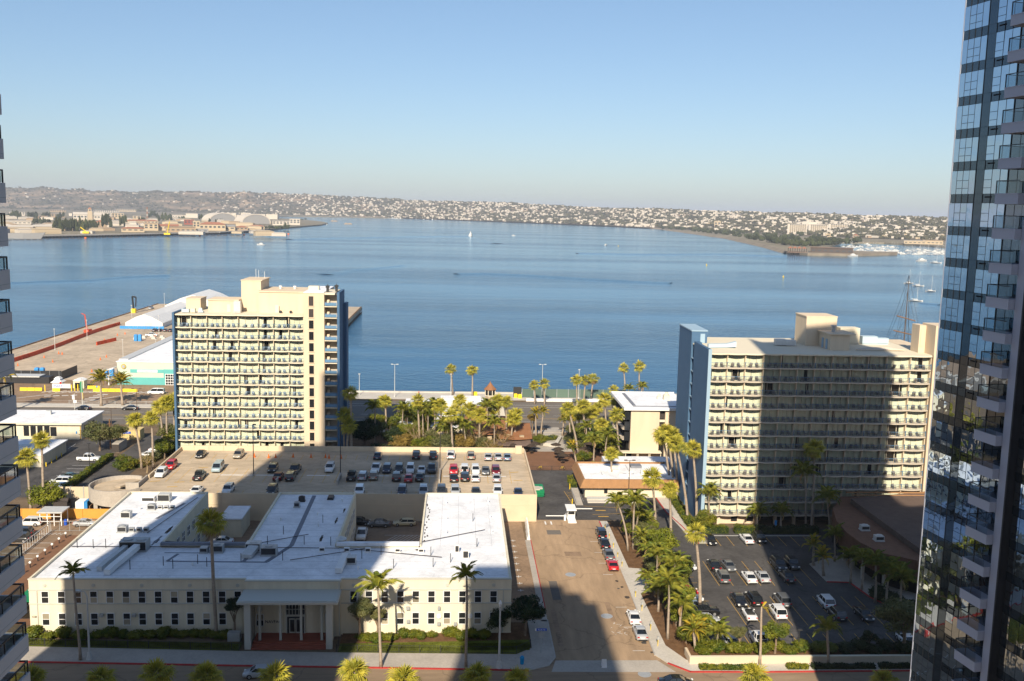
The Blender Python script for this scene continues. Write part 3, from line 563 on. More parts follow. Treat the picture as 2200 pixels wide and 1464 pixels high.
for x, y0, y1 in ((-38.5, 199.5, 205), (-25.6, 199, 205.5), (-3.9, 200.5, 209.5)): gp('stub_wall', MB().box(x, y0, GD, x + .3, y1, GD + 1.0), 'concrete')
# spiral ramp at the left end
hc = (-70.2, 197.3); rings = []; floor_ = MB(); wall_ = MB(); N_ = 28
for ro, ri, nm in ((6.1, 5.8, 'ramp_wall'),):
    rr_ = []
    for i in range(N_ + 1):
        a = R(62 + 266 * i / N_); zz = GD - 2.1 * i / N_
        rr_.append([(hc[0] + math.cos(a) * ri, hc[1] + math.sin(a) * ri, zz - .9), (hc[0] + math.cos(a) * ro, hc[1] + math.sin(a) * ro, zz - .9), (hc[0] + math.cos(a) * ro, hc[1] + math.sin(a) * ro, GP - .15), (hc[0] + math.cos(a) * ri, hc[1] + math.sin(a) * ri, GP - .15)])
    gp('ramp_wall', MB().loft(rr_), 'concrete')
rr_ = [[(hc[0] + math.cos(a) * .05, hc[1] + math.sin(a) * .05, z - .35), (hc[0] + math.cos(a) * 5.8, hc[1] + math.sin(a) * 5.8, z - .35), (hc[0] + math.cos(a) * 5.8, hc[1] + math.sin(a) * 5.8, z), (hc[0] + math.cos(a) * .05, hc[1] + math.sin(a) * .05, z)] for a, z in ((R(62 + 296 * i / N_), GD - .6 * i / N_) for i in range(N_ + 1))]
gp('ramp', MB().loft(rr_), 'concrete_deck'); gp('ramp_column', MB().box(-74, 192.6, 0, -73.2, 193.4, 3.2).box(-68.8, 190.8, 0, -68, 191.6, 3.2), 'concrete')
gp('ramp_inner_wall', MB().box(-69.0, 197.0, GD - .6, -66.3, 197.3, GP).box(-66.6, 197.3, GD - .6, -66.3, 203, GP), 'concrete')
for i, x in enumerate(np.arange(-62, 14, 2.55)):
    line(gar, x + gx, 219.2 + gy, x + gx, 223.8 + gy, GD + .006, .1, 'paint_yellow', 'stall_line'); line(gar, x + gx, 200.8 + gy, x + gx, 211.6 + gy, GD + .006, .1, 'paint_yellow', 'stall_line')
    if i % 2: line(gar, x + gx, 190.4 + gy, x + gx, 194.6 + gy, GD + .006, .1, 'paint_yellow', 'stall_line')
for x0, x1 in ((-52, -46.5), (-46, -40), (-33, -28), (-21, -15), (-12, -5), (-3, 1), (5, 11)): line(gar, x0 + gx, 206.3 + gy, x1 + gx, 206.3 + gy, GD + .006, .5, 'paint_white', 'wheel_stop_line')
for x, y in ((-60, 200.4), (-65.3, 201), (-60.5, 197), (-58, 212), (12, 209.5), (12.5, 203)): line(gar, x + gx, y + gy, x + 2 + gx, y + .5 + gy, GD + .006, .4, 'paint_yellow', 'arrow')
cone = MB().tube([(0, 0, 0), (0, 0, .05)], .28, 4).tube([(0, 0, .05), (0, 0, .75)], [.18, .04], 8); cone.tube([(0, 0, .35), (0, 0, .5)], [.135, .105], 8, 1); cone = setm(cone.mesh('traffic_cone'), 'orange_cone', 'white_paint')
for i, (x, y) in enumerate(((-47.6, 221.4), (-44.2, 221), (-42.6, 221.2), (-38.6, 221.6), (-34.4, 221.4), (-31, 221.4), (-30.1, 220.8), (-27.3, 220.8))): tag(O('traffic_cone', cone, None, (x, y, GD + .002), 0, 1.3), 'orange traffic cone by the far deck wall, ' + ordi(i, 8), 'cone', 'cones on the parking deck')
def lamp_post(x, y, z, h, label, mt='dark_metal', arm=1.0, heads=2, group='dark lamp posts', name='lamp_post'):
    t = thing(name, label, 'lamp post', group, (x, y, z)); part('pole', MB().tube([(0, 0, 0), (0, 0, h)], [.11, .07], 7), mt, t); part('base', MB().tube([(0, 0, 0), (0, 0, .5)], .22, 8), 'concrete' if mt != 'pole_pale' else mt, t)
    if arm: part('arm', MB().box(-arm if heads == 2 else 0, -.05, h - .06, arm, .05, h + .02), mt, t)
    for k in range(heads): part('lamp_head', MB().box(-.35, -.17, h - .04, .35, .17, h + .16), mt, t, ((-arm if k else arm) if arm else 0, 0, 0))
    return t
lamp_post(-44.4, 205.5, GD, 11.5, 'dark lamp post on the sunlit left half of the deck', heads=1, arm=.3); lamp_post(-25.5, 205.2, GD, 12, 'dark lamp post in shade at the middle of the deck', heads=1, arm=.3); lamp_post(-3.8, 209.6, GD, 8.8, 'dark lamp post beside the white jeep on the deck', heads=1, arm=.3)

mat('added_tower_wall', (.24, .225, .21), .8, .3, var=.05, vs=.1)
# ================================================================== twin hotels with scalloped balconies
BW = 3.65
def scal(u, d=1.0, b=.38): return -(d + b * math.sin(math.pi * u) ** .8)
def balc_meshes():
    us = [i / 14 for i in range(15)]; w2 = BW / 2
    fr = [(-w2 + u * BW, scal(u)) for u in us]
    s_ = MB().prism(fr + [(w2, 0), (-w2, 0)], -.20, 0, 0); lip = MB()
    for (x0, y0), (x1, y1) in zip(fr, fr[1:]): lip.quad((x0, y0 - .012, -.22), (x1, y1 - .012, -.22), (x1, y1 - .012, .03), (x0, y0 - .012, .03)); lip.quad((x0, y0 - .012, .03), (x1, y1 - .012, .03), (x1, y1 + .1, .03), (x0, y0 + .1, .03))
    rl = MB()
    for (x0, y0), (x1, y1) in zip(fr, fr[1:]):
        rl.loft([[(x0, y0 + .03, 1.0), (x0, y0 + .09, 1.0), (x0, y0 + .09, 1.06), (x0, y0 + .03, 1.06)], [(x1, y1 + .03, 1.0), (x1, y1 + .09, 1.0), (x1, y1 + .09, 1.06), (x1, y1 + .03, 1.06)]], cap=False)
    for i in range(1, 14, 1):
        x, y = fr[i]; rl.box(x - .012, y + .045, 0, x + .012, y + .07, 1.0)
    return setm(s_.mesh('balcony'), 'hotel_slab'), lip.mesh('fascia'), rl.mesh('railing')
B_SLAB, B_LIP, B_RAIL = balc_meshes(); B_LIP.materials.append(MATS['hotel_trim']); B_RAIL.materials.append(MATS['rail_blue'])
def curtain_mesh(spans):
    c = MB()
    for a, b in spans:
        n = max(2, int((b - a) * 9)); p = [(a + (b - a) * i / n, .10 + .035 * (i % 2)) for i in range(n + 1)]
        for (x0, y0), (x1, y1) in zip(p, p[1:]): c.quad((x0, y0, .05), (x1, y1, .05), (x1, y1, 2.45), (x0, y0, 2.45))
    return setm(c.mesh('curtain'), 'curtain')
w2 = BW / 2
CUR = [curtain_mesh(s) for s in ([(-w2, -.35), (-.3, w2)], [(-w2, .5), (.58, w2)], [(-w2, w2)], [(-w2, -.9), (-.86, .55), (.6, w2)], [(-w2, -.75), (.15, w2)], [(-w2, .35), (1.0, w2)], [(-w2, -1.05), (.75, w2)], [(-1.2, w2)])]
fr_ = MB()
for x in (-w2 + .05, -.62, .62, w2 - .05): fr_.box(x - .035, -.05, .03, x + .035, .03, 2.5)
fr_.box(-w2, -.04, 0, w2, .02, .05); FRM = setm(fr_.mesh('window_frame'), 'hotel_trim')
PANE = setm(MB().quad((-w2, .04, .05), (w2, .04, .05), (w2, .04, 2.5), (-w2, .04, 2.5)).mesh('pane'), 'pane_clear')
FIN = setm(MB().box(-.07, -.75, 0, .07, .3, 2.6).mesh('partition'), 'hotel_beige'); DIV = setm(MB().box(-.03, -1.0, .05, .03, -.76, 1.15).mesh('divider'), 'rail_blue')
ch = MB().box(-.3, -.28, .34, .3, .28, .42); ch.loft([[(-.3, .22, .42), (.3, .22, .42), (.3, .30, .42), (-.3, .30, .42)], [(-.28, .40, .98), (.28, .40, .98), (.28, .47, .98), (-.28, .47, .98)]])
for x in (-.27, .27):
    for y in (-.25, .25): ch.box(x - .025, y - .025, 0, x + .025, y + .025, .34)
    ch.box(x - .03, -.28, .6, x + .03, .3, .65)
CHAIR = setm(ch.mesh('balcony_chair'), 'chair_dark')
def facade(hotel, hx, hy, edges, Y, ztop, floors, pitch, seed, rail, lip):
    r_ = random.Random(seed); spots = []
    for k in range(floors):
        z = ztop - k * pitch
        for i, (x0, x1) in enumerate(zip(edges, edges[1:])):
            w_ = x1 - x0; sx = w_ / BW; xc = (x0 + x1) / 2
            b = O('balcony', B_SLAB, hotel, (xc + hx, Y + hy, z), 0, (sx, 1, 1)); O('railing', B_RAIL, b, (0, 0, 0), mats=[rail]); O('fascia', B_LIP, b, (0, 0, 0), mats=[lip])
            v = r_.choices(range(8), (28, 14, 22, 12, 9, 7, 5, 5))[0]
            wd = O('window_frame', FRM, hotel, (xc + hx, Y + hy, z), 0, (sx, 1, 1)); O('curtain', CUR[v], wd, (0, 0, 0), 0, (-1 if r_.random() < .5 else 1, 1, 1)); O('pane', PANE, wd, (0, 0, 0))
            O('partition', FIN, hotel, (x1 + hx, Y + hy, z)); O('divider', DIV, b, (BW / 2, 0, 0))
            spots.append((xc, z, w_, r_.uniform(-.25, .25), r_.uniform(-.3, .3)))
    return spots
# ---- right hotel
HY, HE = 188.5, [50.9, 54.4, 58.08, 61.84, 65.45, 68.9, 72.5, 76.13, 79.93, 83.57, 87.38, 92.37, 96.6]
h2 = thing('hotel_tower', 'wide hotel with scalloped balconies half in shade and blue left end wall', 'hotel', None, (74, HY, 0)); hx, hy = -74, -HY
def h2p(name, mb, mt, **k): return part(name, mb, mt, h2, (hx, hy, 0), **k)
h2p('core', MB().box(50.9, HY + .42, 2.2, 97, 212, 35.85), 'room_dark')
for k in range(12): h2p('floor_slab', MB().box(50.9, HY, 33.2 - 2.8 * k - .2, 96.6, HY + .4, 33.2 - 2.8 * k - .003), 'hotel_slab')
spots2 = facade(h2, hx, hy, HE, HY, 33.2, 12, 2.8, 11, 'rail_blue', 'hotel_slab')
us = [i / 14 for i in range(15)]; rp = []
for a, b in zip(HE, HE[1:]): rp += [(a + (b - a) * u, HY + scal(u) - .1) for u in us]
h2p('roof', MB().prism([(50.6, HY)] + rp + [(97, HY), (97, 212), (50.6, 212)], 35.86, 36.15, 0, 1), ('hotel_trim', 'white_roof'))
h2p('end_wall', MB().box(50.3, 187.3, 0, 50.9, 199.3, 36.9), 'hotel_blue'); h2p('wall_edge', MB().box(50.25, 187.1, 0, 50.93, 187.3, 36.95), mat('edge_blue', (.30, .42, .52), .8))
h2p('recess', MB().box(51.4, 199.3, 0, 52, 201.8, 36.6), 'hotel_blue')
for k in range(12):
    z = 33.4 - 2.8 * k
    w_ = h2p('stair_window', MB().box(51.3, 199.7, z, 51.39, 201.4, z + 2.0), 'window_dark'); part('frame', MB().box(51.22, 199.6, z - .06, 51.29, 199.7, z + 2.06).box(51.22, 200.5, z, 51.29, 200.58, z + 2).box(51.22, 201.4, z - .06, 51.29, 201.5, z + 2.06).box(51.22, 199.71, z + .65, 51.29, 201.39, z + .72), 'edge_blue', w_)
    h2p('landing', MB().box(50.4, 199.31, z - .5, 51.39, 201.79, z - .3), 'edge_blue')
h2p('stair_tower', MB().box(50.3, 201.8, 0, 53.7, 213.3, 38.7), 'hotel_blue'); h2p('stair_roof', MB().box(50.2, 201.7, 38.7, 53.8, 213.4, 38.95), 'edge_blue'); h2p('door', MB().box(52.2, 201.72, 36.2, 53.2, 201.79, 38.2), 'edge_blue')
h2p('end_shaft', MB().box(97.0, 187.6, 0, 101.5, 193.4, 42.3), 'hotel_beige'); h2p('end_wall', MB().box(97.0, 193.41, 0, 101.4, 212, 36.2), 'hotel_beige'); h2p('shaft_recess', MB().box(95.6, 191.6, 36.16, 96.98, 195, 41.9).box(95.9, 191.5, 37.5, 96.4, 191.59, 41, 1), ('hotel_beige', 'hotel_slab'))
h2p('penthouse', MB().box(77.6, 193.6, 36.16, 81.8, 199.9, 39.4).box(77.2, 193.2, 39.4, 82.9, 199.95, 39.65, 1), ('hotel_beige', 'white_roof'))
h2p('lift_house', MB().box(74.7, 200, 36.16, 81.4, 206.7, 42.4).box(74.6, 199.96, 42.4, 81.5, 206.8, 42.6, 1), ('hotel_beige', 'white_paint'))
for x in (74.4, 76.6): h2p('door', MB().box(77.5, x + 120.5, 36.2, 77.59, x + 121.4, 38.3), 'edge_blue')
h2p('ground_wall', MB().box(54.5, HY + .6, 0, 62.2, HY + 1, 2.15), 'hotel_beige'); h2p('ground_core', MB().box(51.2, HY + 3, 0, 97, 211, 2.19), 'room_dark')
for i, x in enumerate((54.4, 62.4, 66.4, 70.4, 74.4, 78.4, 82.4, 86.4, 90.4, 94.4)): h2p('ground_column', MB().box(x - .3, HY + .0, 0, x + .3, HY + .5, 2.13), 'hotel_beige')
for x in (57.2, 60.6): h2p('ground_window', MB().box(x, HY + .55, .5, x + 1.3, HY + .59, 1.6), 'window_dark')
def plant(name, label, cat, loc, mb, mt, group=None, rz=0): t = tag(part(name, mb, mt, None, loc, rz), label, cat, group); return t
plant('roof_duct', 'pale blue kinked duct on the left of the right hotel roof', 'duct', (52, 194, 36.16), MB().loft([[(0, 0, .1), (0, .9, .1), (0, .9, .9), (0, 0, .9)], [(4.2, .8, .1), (4.2, 1.7, .1), (4.2, 1.7, .9), (4.2, .8, .9)], [(6.0, .4, .3), (6.0, 1.6, .3), (6.0, 1.6, 1.4), (6.0, .4, 1.4)]]), mat('duct_blue', (.42, .52, .58), .5, .4))
plant('roof_unit', 'dark grilled unit left of the right hotel penthouse', 'air conditioner', (68, 199, 36.16), MB().box(0, 0, .2, 2.2, 1.6, 1.4).box(.15, -.02, .35, 2.05, 0, 1.25, 1).box(2.3, .2, .1, 4.4, 1.8, 1.2), ('duct_metal', 'dark'))
plant('exhaust_stack', 'capped grey exhaust stack on the penthouse roof', 'vent', (79.3, 196.5, 39.66), MB().tube([(0, 0, 0), (0, 0, 1.2)], .35, 10).tube([(0, 0, 1.2), (0, 0, 1.45)], .6, 10), 'grey_metal')
plant('cooling_tower', 'beige cooling box right of the right hotel penthouse', 'cooling tower', (83.5, 203, 36.16), MB().box(0, 0, .3, 4.4, 3, 3.6).box(-.1, -.1, 0, 4.5, 3.1, .25).box(.2, -.03, 1.2, 4.2, -.003, 1.35, 1), ('hotel_trim', 'duct_metal'))
plant('roof_unit', 'pale blue air handler at the right end of the hotel roof', 'air conditioner', (88.6, 203, 36.16), MB().box(0, 0, .25, 3.4, 2, 1.8).box(3.5, .2, .3, 6.0, 1.9, 1.4).box(.1, .1, 0, 5.9, 1.8, .24), 'duct_blue')
t = thing('roof_piping', 'bundle of pipes along the right hotel roof edge', 'pipes', None, (84, 193, 36.16))
for i in range(7): part('pipe', MB().tube([(-1 + i * .6, i * .55, .3), (9.5 - i * .3, i * .5, .3)], .1, 6).tube([(-1 + i * .6, i * .55, 0), (-1 + i * .6, i * .55, .3)], .07, 5), 'duct_metal' if i % 2 else 'hotel_beige', t)
for i, (x, z, w_, a, b) in enumerate(spots2):
    for q, s in enumerate((-1, 1)):
        tag(O('balcony_chair', CHAIR, None, (x + s * w_ * .2 + a * .5, HY - .66 + .1 * a, z + .003), R(180) * 0 + s * .5 + b * 2), ('left', 'right')[q] + ' patio chair, ' + ORD[i % 12] + ' balcony from left, ' + ORD[i // 12] + ' floor from top, right hotel', 'chair', 'chairs on the right hotel balconies')
# ---- left hotel
LY, LE = 234.5, [-68.6, -65.0, -61.2, -57.5, -53.7, -48.9, -45.2, -41.5, -37.9]
h1 = thing('hotel_tower', 'sunlit hotel with scalloped balconies, plain beige shaft and blue right edge', 'hotel', None, (-50, LY, 0)); gx1, gy1 = 50, -LY
def h1p(name, mb, mt, **k): return part(name, mb, mt, h1, (gx1, gy1, 0), **k)
h1p('core', MB().box(-68.6, LY + .42, 0, -38, 252, 36.9), 'room_dark')
for k in range(12): h1p('floor_slab', MB().box(-68.6, LY, 34.0 - 2.8 * k - .2, -37.95, LY + .4, 34.0 - 2.8 * k - .003), 'hotel_slab')
spots1 = facade(h1, gx1, gy1, LE, LY, 34.0, 12, 2.8, 23, 'rail_blue', 'hotel_trim')
rp = []
for a, b in zip(LE, LE[1:]): rp += [(a + (b - a) * u, LY + scal(u) - .1) for u in us]
h1p('roof', MB().prism([(-68.7, LY)] + rp + [(-37.9, LY), (-37.9, 252), (-68.7, 252)], 36.92, 37.2, 0, 1), ('hotel_trim', 'white_roof'))
h1p('side_wall', MB().box(-69.2, LY - 1.6, 0, -68.7, 252, 37.6), 'hotel_blue')
h1p('shaft', MB().box(-37.85, 233.3, 0, -32.8, 252, 42.8), 'hotel_beige')
for k in range(15):
    z = 39.6 - 2.8 * k
    h = 2.3 if k < 1 else 2.0
    h1p('shaft_window', MB().box(-36.5, 233.22, z + .1, -35.4, 233.29, z + .1 + h), 'brown_vent' if k < 2 else 'window_dark'); h1p('window_sill', MB().box(-36.7, 233.15, z - .12, -35.2, 233.29, z), 'hotel_beige')
h1p('stair_core', MB().box(-32.8, 236.2, 0, -29.75, 244, 42.38), 'hotel_slab'); h1p('stair_roof', MB().box(-32.8, 233.6, 42.4, -30.25, 244, 42.85), 'hotel_trim')
for k in range(15):
    z = 39.6 - 2.8 * k
    b = h1p('stair_landing', MB().box(-32.75, 233.5, z - .2, -29.75, 236.15, z), 'hotel_trim'); part('railing', MB().box(-32.75, 233.45, z + .95, -29.75, 233.5, z + 1.02).box(-32.7, 233.46, z + .15, -29.8, 233.49, z + .85, 1), ('rail_blue', 'guard_glass'), b); part('stair_flight', MB().loft([[(-32.4, 234.2, z), (-31.8, 234.2, z), (-31.8, 234.2, z + .25), (-32.4, 234.2, z + .25)], [(-32.4, 236, z + 1.4), (-31.8, 236, z + 1.4), (-31.8, 236, z + 1.65), (-32.4, 236, z + 1.65)]]), 'hotel_beige', b)
h1p('blue_fin', MB().box(-29.7, 233.3, 0, -29.1, 243.5, 43.0), 'hotel_blue'); h1p('blue_fin', MB().box(-29.05, 241, 0, -28.3, 245, 39.6), 'hotel_blue')
h1p('upper_block', MB().box(-49.6, 239, 37.2, -37.86, 252, 42.3).box(-49.9, 238.8, 42.3, -37.8, 252.1, 42.6, 1), ('hotel_beige', 'white_roof'))
h1p('shaft_roof', MB().box(-37.8, 233.2, 42.82, -32.85, 252, 43.0), 'white_roof')
h1p('lift_house', MB().box(-54.5, 241.5, 37.2, -49.62, 252, 44.9).box(-54.6, 241.4, 44.9, -49.3, 252.1, 45.1, 1), ('hotel_beige', 'concrete'))
h1p('penthouse', MB().box(-62, 238.6, 37.2, -54.52, 246, 40.1).box(-62.2, 238.4, 40.1, -54.5, 246, 40.35, 1), ('hotel_beige', 'concrete'))
for x in (-57.4, -45.6): h1p('door', MB().box(x, 238.5, 37.25, x + .9, 238.59, 39.2), 'hotel_trim')
h1p('roof_shed', MB().box(-68.2, 241.5, 37.2, -64.6, 247, 40.1).box(-68.3, 241.4, 40.1, -64.5, 247.1, 40.3, 1), ('hotel_beige', 'concrete'))
plant('cooling_tower', 'tall silver cooling unit in front of the left hotel penthouse', 'cooling tower', (-55.4, 237, 37.21), MB().box(0, 0, .4, 1.6, 1.5, 2.9).box(-.05, -.05, .1, 1.65, 1.55, .35), 'duct_metal')
plant('roof_unit', 'small dark boxed fan at the left end of the left hotel roof', 'air conditioner', (-65.6, 236, 37.21), MB().box(0, 0, .1, 1.1, 1, 1.1).box(.15, -.02, .25, .95, 0, .95, 1), ('hotel_trim', 'dark'))
plant('roof_duct', 'pale ducting hood at the left end of the left hotel roof', 'duct', (-67.9, 236.4, 37.21), MB().box(0, 0, .1, 1.8, .9, .9).loft([[(4, 0, .1), (5.2, 0, .1), (5.2, .9, .1), (4, .9, .1)], [(4.2, .2, 1.2), (4.8, .2, 1.2), (4.8, .7, 1.2), (4.2, .7, 1.2)]]), 'duct_blue')
for i, x in enumerate((-45.6, -42.0)): plant('roof_vent', ['left', 'right'][i] + ' white capped vent on the left hotel upper roof', 'vent', (x, 246, 42.61), MB().tube([(0, 0, 0), (0, 0, .5)], .25, 8).tube([(0, 0, .5), (0, 0, .8)], .4, 8), 'white_paint')
for i, x in enumerate((-44.2, -41.7)): plant('roof_fan', ['left', 'right'][i] + ' dark round fan standing before the left hotel roof wall', 'fan', (x, 238, 37.21), MB().tube([(0, 0, .35), (0, .3, .35)], .35, 12), 'dark_metal')
for i, x in enumerate((-32.3, -30.4)): plant('roof_equipment', ['left', 'right'][i] + ' dark antenna cabinet on the top right corner of left hotel', 'antenna', (x, 236 + 2 * i, 42.86), MB().box(-.3, -.3, 0, .3, .3, 1.1 + .0 * i).box(-.45, -.4, 1.1, .45, .4, 1.6).tube([(0, 0, 1.6), (0, 0, 2.0)], .08, 5), 'dark_metal')
for i, x in enumerate((-52.6, -51.9, -50.4)): plant('antenna_mast', ['leftmost', 'middle', 'rightmost'][i] + ' thin white whip antenna on the left hotel lift house', 'antenna', (x, 250, 45.11), MB().tube([(0, 0, 0), (0, 0, 2.2 - .3 * i)], .045, 5), 'white_paint')
plant('roof_box', 'low cream box on the left hotel upper roof', 'roof box', (-37.6, 240, 43.01), MB().box(0, 0, 0, 2.5, 2, .9), 'hotel_trim')
chs = MB()
for x, z, w_, a, b in spots1:
    for s in (-1, 1):
        cx_, cy_, an = x + s * w_ * .2 + a * .5, LY - .66, s * .5 + b * 2; ca, sa = math.cos(an), math.sin(an); n = len(chs.v)
        for v in CHAIR.vertices: chs.v.append((cx_ + v.co.x * ca - v.co.y * sa, cy_ + v.co.x * sa + v.co.y * ca, z + v.co.z + .003))
        for p in CHAIR.polygons: chs.f.append(tuple(n + i for i in p.vertices)); chs.m.append(0)
tag(part('balcony_chairs', chs, mat('chair_blue', (.22, .27, .33), .6), None), 'patio chairs on the balconies of the sunlit left hotel', 'chair', kind='stuff')

# ================================================================== dark glass tower at right
TX, TY, TA, FH = 44.3, 85.0, R(9.5), 2.845
mirrormat('tower_window', (.02, .03, .04), (.62, .74, .86), .82, .022, .6); mirrormat('tower_spandrel', (.016, .024, .032), (.35, .43, .5), .30, .010, .5); mirrormat('tower_glass_dark', (.012, .016, .02), (.45, .5, .55), .45, .02, .5)
# local frame: +x runs along the facade toward the viewer, +y into the building
tw = thing('glass_tower', 'dark blue glass apartment tower with stacked balconies filling the right edge', 'tower', None, (TX, TY, 0), -math.pi / 2 + TA, (1.07, 1, 1))
def twp(name, mb, mt, par=None, **k): return part(name, mb, mt, par or tw, **k)
TH = 116.0
twp('core', MB().prism([(.05, .12), (40, .12), (40, 12), (14, 12), (14, 23.4), (.05, 23.4)], 0, TH), 'tower_spandrel')
Z0 = 80.4 - 28 * FH
cols_A = [(0.04, .68, 1), (.72, 1.42, 3), (1.46, 2.18, 3), (2.22, 2.92, 1)]; cols_B = [(3.98, 4.83, 3), (4.88, 5.72, 1), (5.78, 6.55, 1)]; cols_C = [(10.4, 11.2, 3), (11.25, 12.2, 1), (12.25, 13.2, 1), (13.25, 14.2, 3)]
def pane_mesh(w_, h_): return setm(MB().box(0, -.03, 0, w_, 0, h_).mesh('pane'), 'tower_window')
pc = {}
def pane(x0, x1, z0, z1, par, nm='window_pane', mt=None):
    k = (round(x1 - x0, 2), round(z1 - z0, 2))
    if k not in pc: pc[k] = pane_mesh(*k)
    return O(nm, pc[k], par, (x0, -.062, z0), mats=[mt] if mt else None, rot=(R(random.gauss(0, .2)), 0, R(random.gauss(0, .4))))
flo = []
rest = MB(); rest2 = MB(); sc_ = {}
def span(x0, x1, z0, z1):
    k = (round(x1 - x0, 2), round(z1 - z0, 2))
    if k not in sc_: sc_[k] = setm(MB().box(0, -.06, 0, k[0], 0, k[1]).mesh('spandrel'), 'tower_spandrel')
    return O('spandrel', sc_[k], tw, (x0, 0, z0))
for k in range(42):
    zb = Z0 + k * FH; vis = 14 < zb < 84; zs = [(zb, zb + .48), (zb + .52, zb + 1.16), (zb + 1.2, zb + 2.03)]
    for x0, x1, n in cols_A + cols_B + cols_C:
        for a, b in (zs if n == 3 else [(zb, zb + 2.03)]):
            inC = x0 > 10
            if vis and not (inC and zb > 50): pane(x0, x1, a, b, tw, 'bay_pane' if inC else 'window_pane')
            else: rest.box(x0, -.09, a, x1, -.062, b)
    for x0, x1 in [(.0, .70), (.70, 1.44), (1.44, 2.20), (2.20, 2.94), (2.94, 3.96), (3.96, 4.86), (4.86, 5.75), (5.75, 6.6), (10.3, 11.22), (11.22, 12.22), (12.22, 13.22), (13.22, 14.22)]:
        if vis and x0 < 10: span(x0 + .02, x1 - .02, zb + 2.07, zb + FH - .03)
        else: rest2.box(x0 + .02, -.06, zb + 2.07, x1 - .02, 0, zb + FH - .03)
    span(2.97, 3.93, zb, zb + 2.05)
    if vis: twp('vent', MB().box(4.2, -.075, zb + 2.5, 5.0, -.062, zb + 2.62), 'dark')
    # balcony
    if zb < 92:
        bz = zb - .55
        B_ = twp('balcony', MB().box(6.85, -1.35, bz - .36, 9.3, .1, bz + .42).box(6.82, -1.38, bz + .42, 9.3, .1, bz + .5), 'tower_metal')
        twp('guard_glass', MB().quad((6.9, -1.32, bz + .5), (9.25, -1.32, bz + .5), (9.25, -1.32, bz + 1.5), (6.9, -1.32, bz + 1.5)).quad((6.9, -1.32, bz + .5), (6.9, 0, bz + .5), (6.9, 0, bz + 1.5), (6.9, -1.32, bz + 1.5)), 'tower_guard', B_)
        twp('guard_rail', MB().box(6.86, -1.36, bz + 1.5, 9.3, -1.28, bz + 1.56).box(6.86, -1.36, bz + 1.5, 6.94, 0, bz + 1.55).box(6.86, -1.36, bz + .5, 6.92, -1.3, bz + 1.5).box(8.05, -1.35, bz + .5, 8.1, -1.31, bz + 1.5), 'mullion', B_)
        twp('balcony_door', MB().box(6.75, -.09, zb - .05, 7.6, -.063, zb + 2.3).box(7.65, -.07, zb - .05, 8.4, -.064, zb + 2.3, 1).box(8.45, -.09, zb - .05, 9.3, -.063, zb + 2.3), ('tower_glass_dark', 'dark'), B_)
        if zb < 62:
            B_ = twp('balcony', MB().box(14.3, -1.35, bz - .36, 17.2, .1, bz + .42), 'tower_metal'); twp('guard_glass', MB().quad((14.35, -1.32, bz + .42), (17.2, -1.32, bz + .42), (17.2, -1.32, bz + 1.5), (14.35, -1.32, bz + 1.5)), 'tower_guard', B_); twp('guard_rail', MB().box(14.3, -1.36, bz + 1.5, 17.2, -1.28, bz + 1.56), 'mullion', B_)
twp('curtain_wall', rest, 'tower_window', kind='stuff'); twp('spandrel_rows', rest2, 'tower_spandrel', kind='stuff'); twp('rear_wing', MB().box(14, 15.5, 0, 40, 44, 76), 'tower_spandrel')
twp('pier', MB().box(9.35, -.75, 0, 10.15, .1, 64), 'tower_metal'); twp('pier_edge', MB().box(10.15, -.78, 0, 10.3, .1, 64), 'mullion'); twp('corner_mullion', MB().box(-.06, -.1, 0, .04, .1, TH), 'tower_metal')
for x in (.70, 1.44, 2.20, 2.94, 3.95, 4.86, 5.75, 6.62): twp('mullion', MB().box(x - .022, -.10, 0, x + .022, 0, TH), 'mullion')

# ================================================================== balcony tower at the left edge (and the towers that throw the long shadows)
lt = thing('balcony_tower', 'grey concrete apartment tower with dark railed balconies at the left edge', 'tower', None, (-36.3, 60, 0)); lx, ly = 36, -60
def ltp(name, mb, mt, par=None, **k): return part(name, mb, mt, par or lt, (lx, ly, 0) if par is None else (0, 0, 0), **k)
ltp('core', MB().box(-62, 30, 0, -52, 63.2, 137).box(-51.99, 30, 0, -31.4, 63.2, 113).box(-70.5, 34, 0, -62.01, 60, 121), 'tower_wall')
for k in range(38):
    z = 2.4 + k * 2.83; vis = 10 < z < 84
    b = ltp('balcony', MB().box(-34, 50, z - .25, -29.6, 64.9, z).box(-29.75, 50, z - .95, -29.5, 65, z + .35).box(-34, 64.75, z - .95, -29.76, 65, z + .35), 'tower_fascia')
    if vis:
        g = MB().box(-29.68, 50, z + 1.12, -29.58, 64.95, z + 1.22).box(-34, 64.85, z + 1.12, -29.69, 64.95, z + 1.22)
        for y in np.arange(51, 65, 1.35): g.box(-29.66, y, z + .35, -29.6, y + .06, z + 1.12)
        g.box(-29.66, 64.87, z + .35, -29.58, 64.95, z + 1.12); g.box(-31.8, 64.87, z + .35, -31.74, 64.93, z + 1.12)
        o = part('railing', g, 'dark_metal', b); part('guard_glass', MB().quad((-29.63, 50, z + .4), (-29.63, 64.8, z + .4), (-29.63, 64.8, z + 1.1), (-29.63, 50, z + 1.1)).quad((-34, 64.9, z + .4), (-29.7, 64.9, z + .4), (-29.7, 64.9, z + 1.1), (-34, 64.9, z + 1.1)), 'guard_glass', b)
        part('groove', MB().box(-29.497, 50, z - .62, -29.49, 64.99, z - .58), 'grey_metal', b)
        ltp('window', MB().box(-31.39, 52, z + .1, -31.35, 57.5, z + 2.3).box(-31.39, 58.3, z + .1, -31.35, 62.4, z + 2.3), 'window_dark')
tag(part('neighbour_tower', MB().box(-142, 28, 0, -134.2, 60, 133).box(-168, 28, 0, -142.01, 60, 116), 'tower_wall', None), 'plain grey tower block outside the view whose shadow falls on the left car park', 'tower')
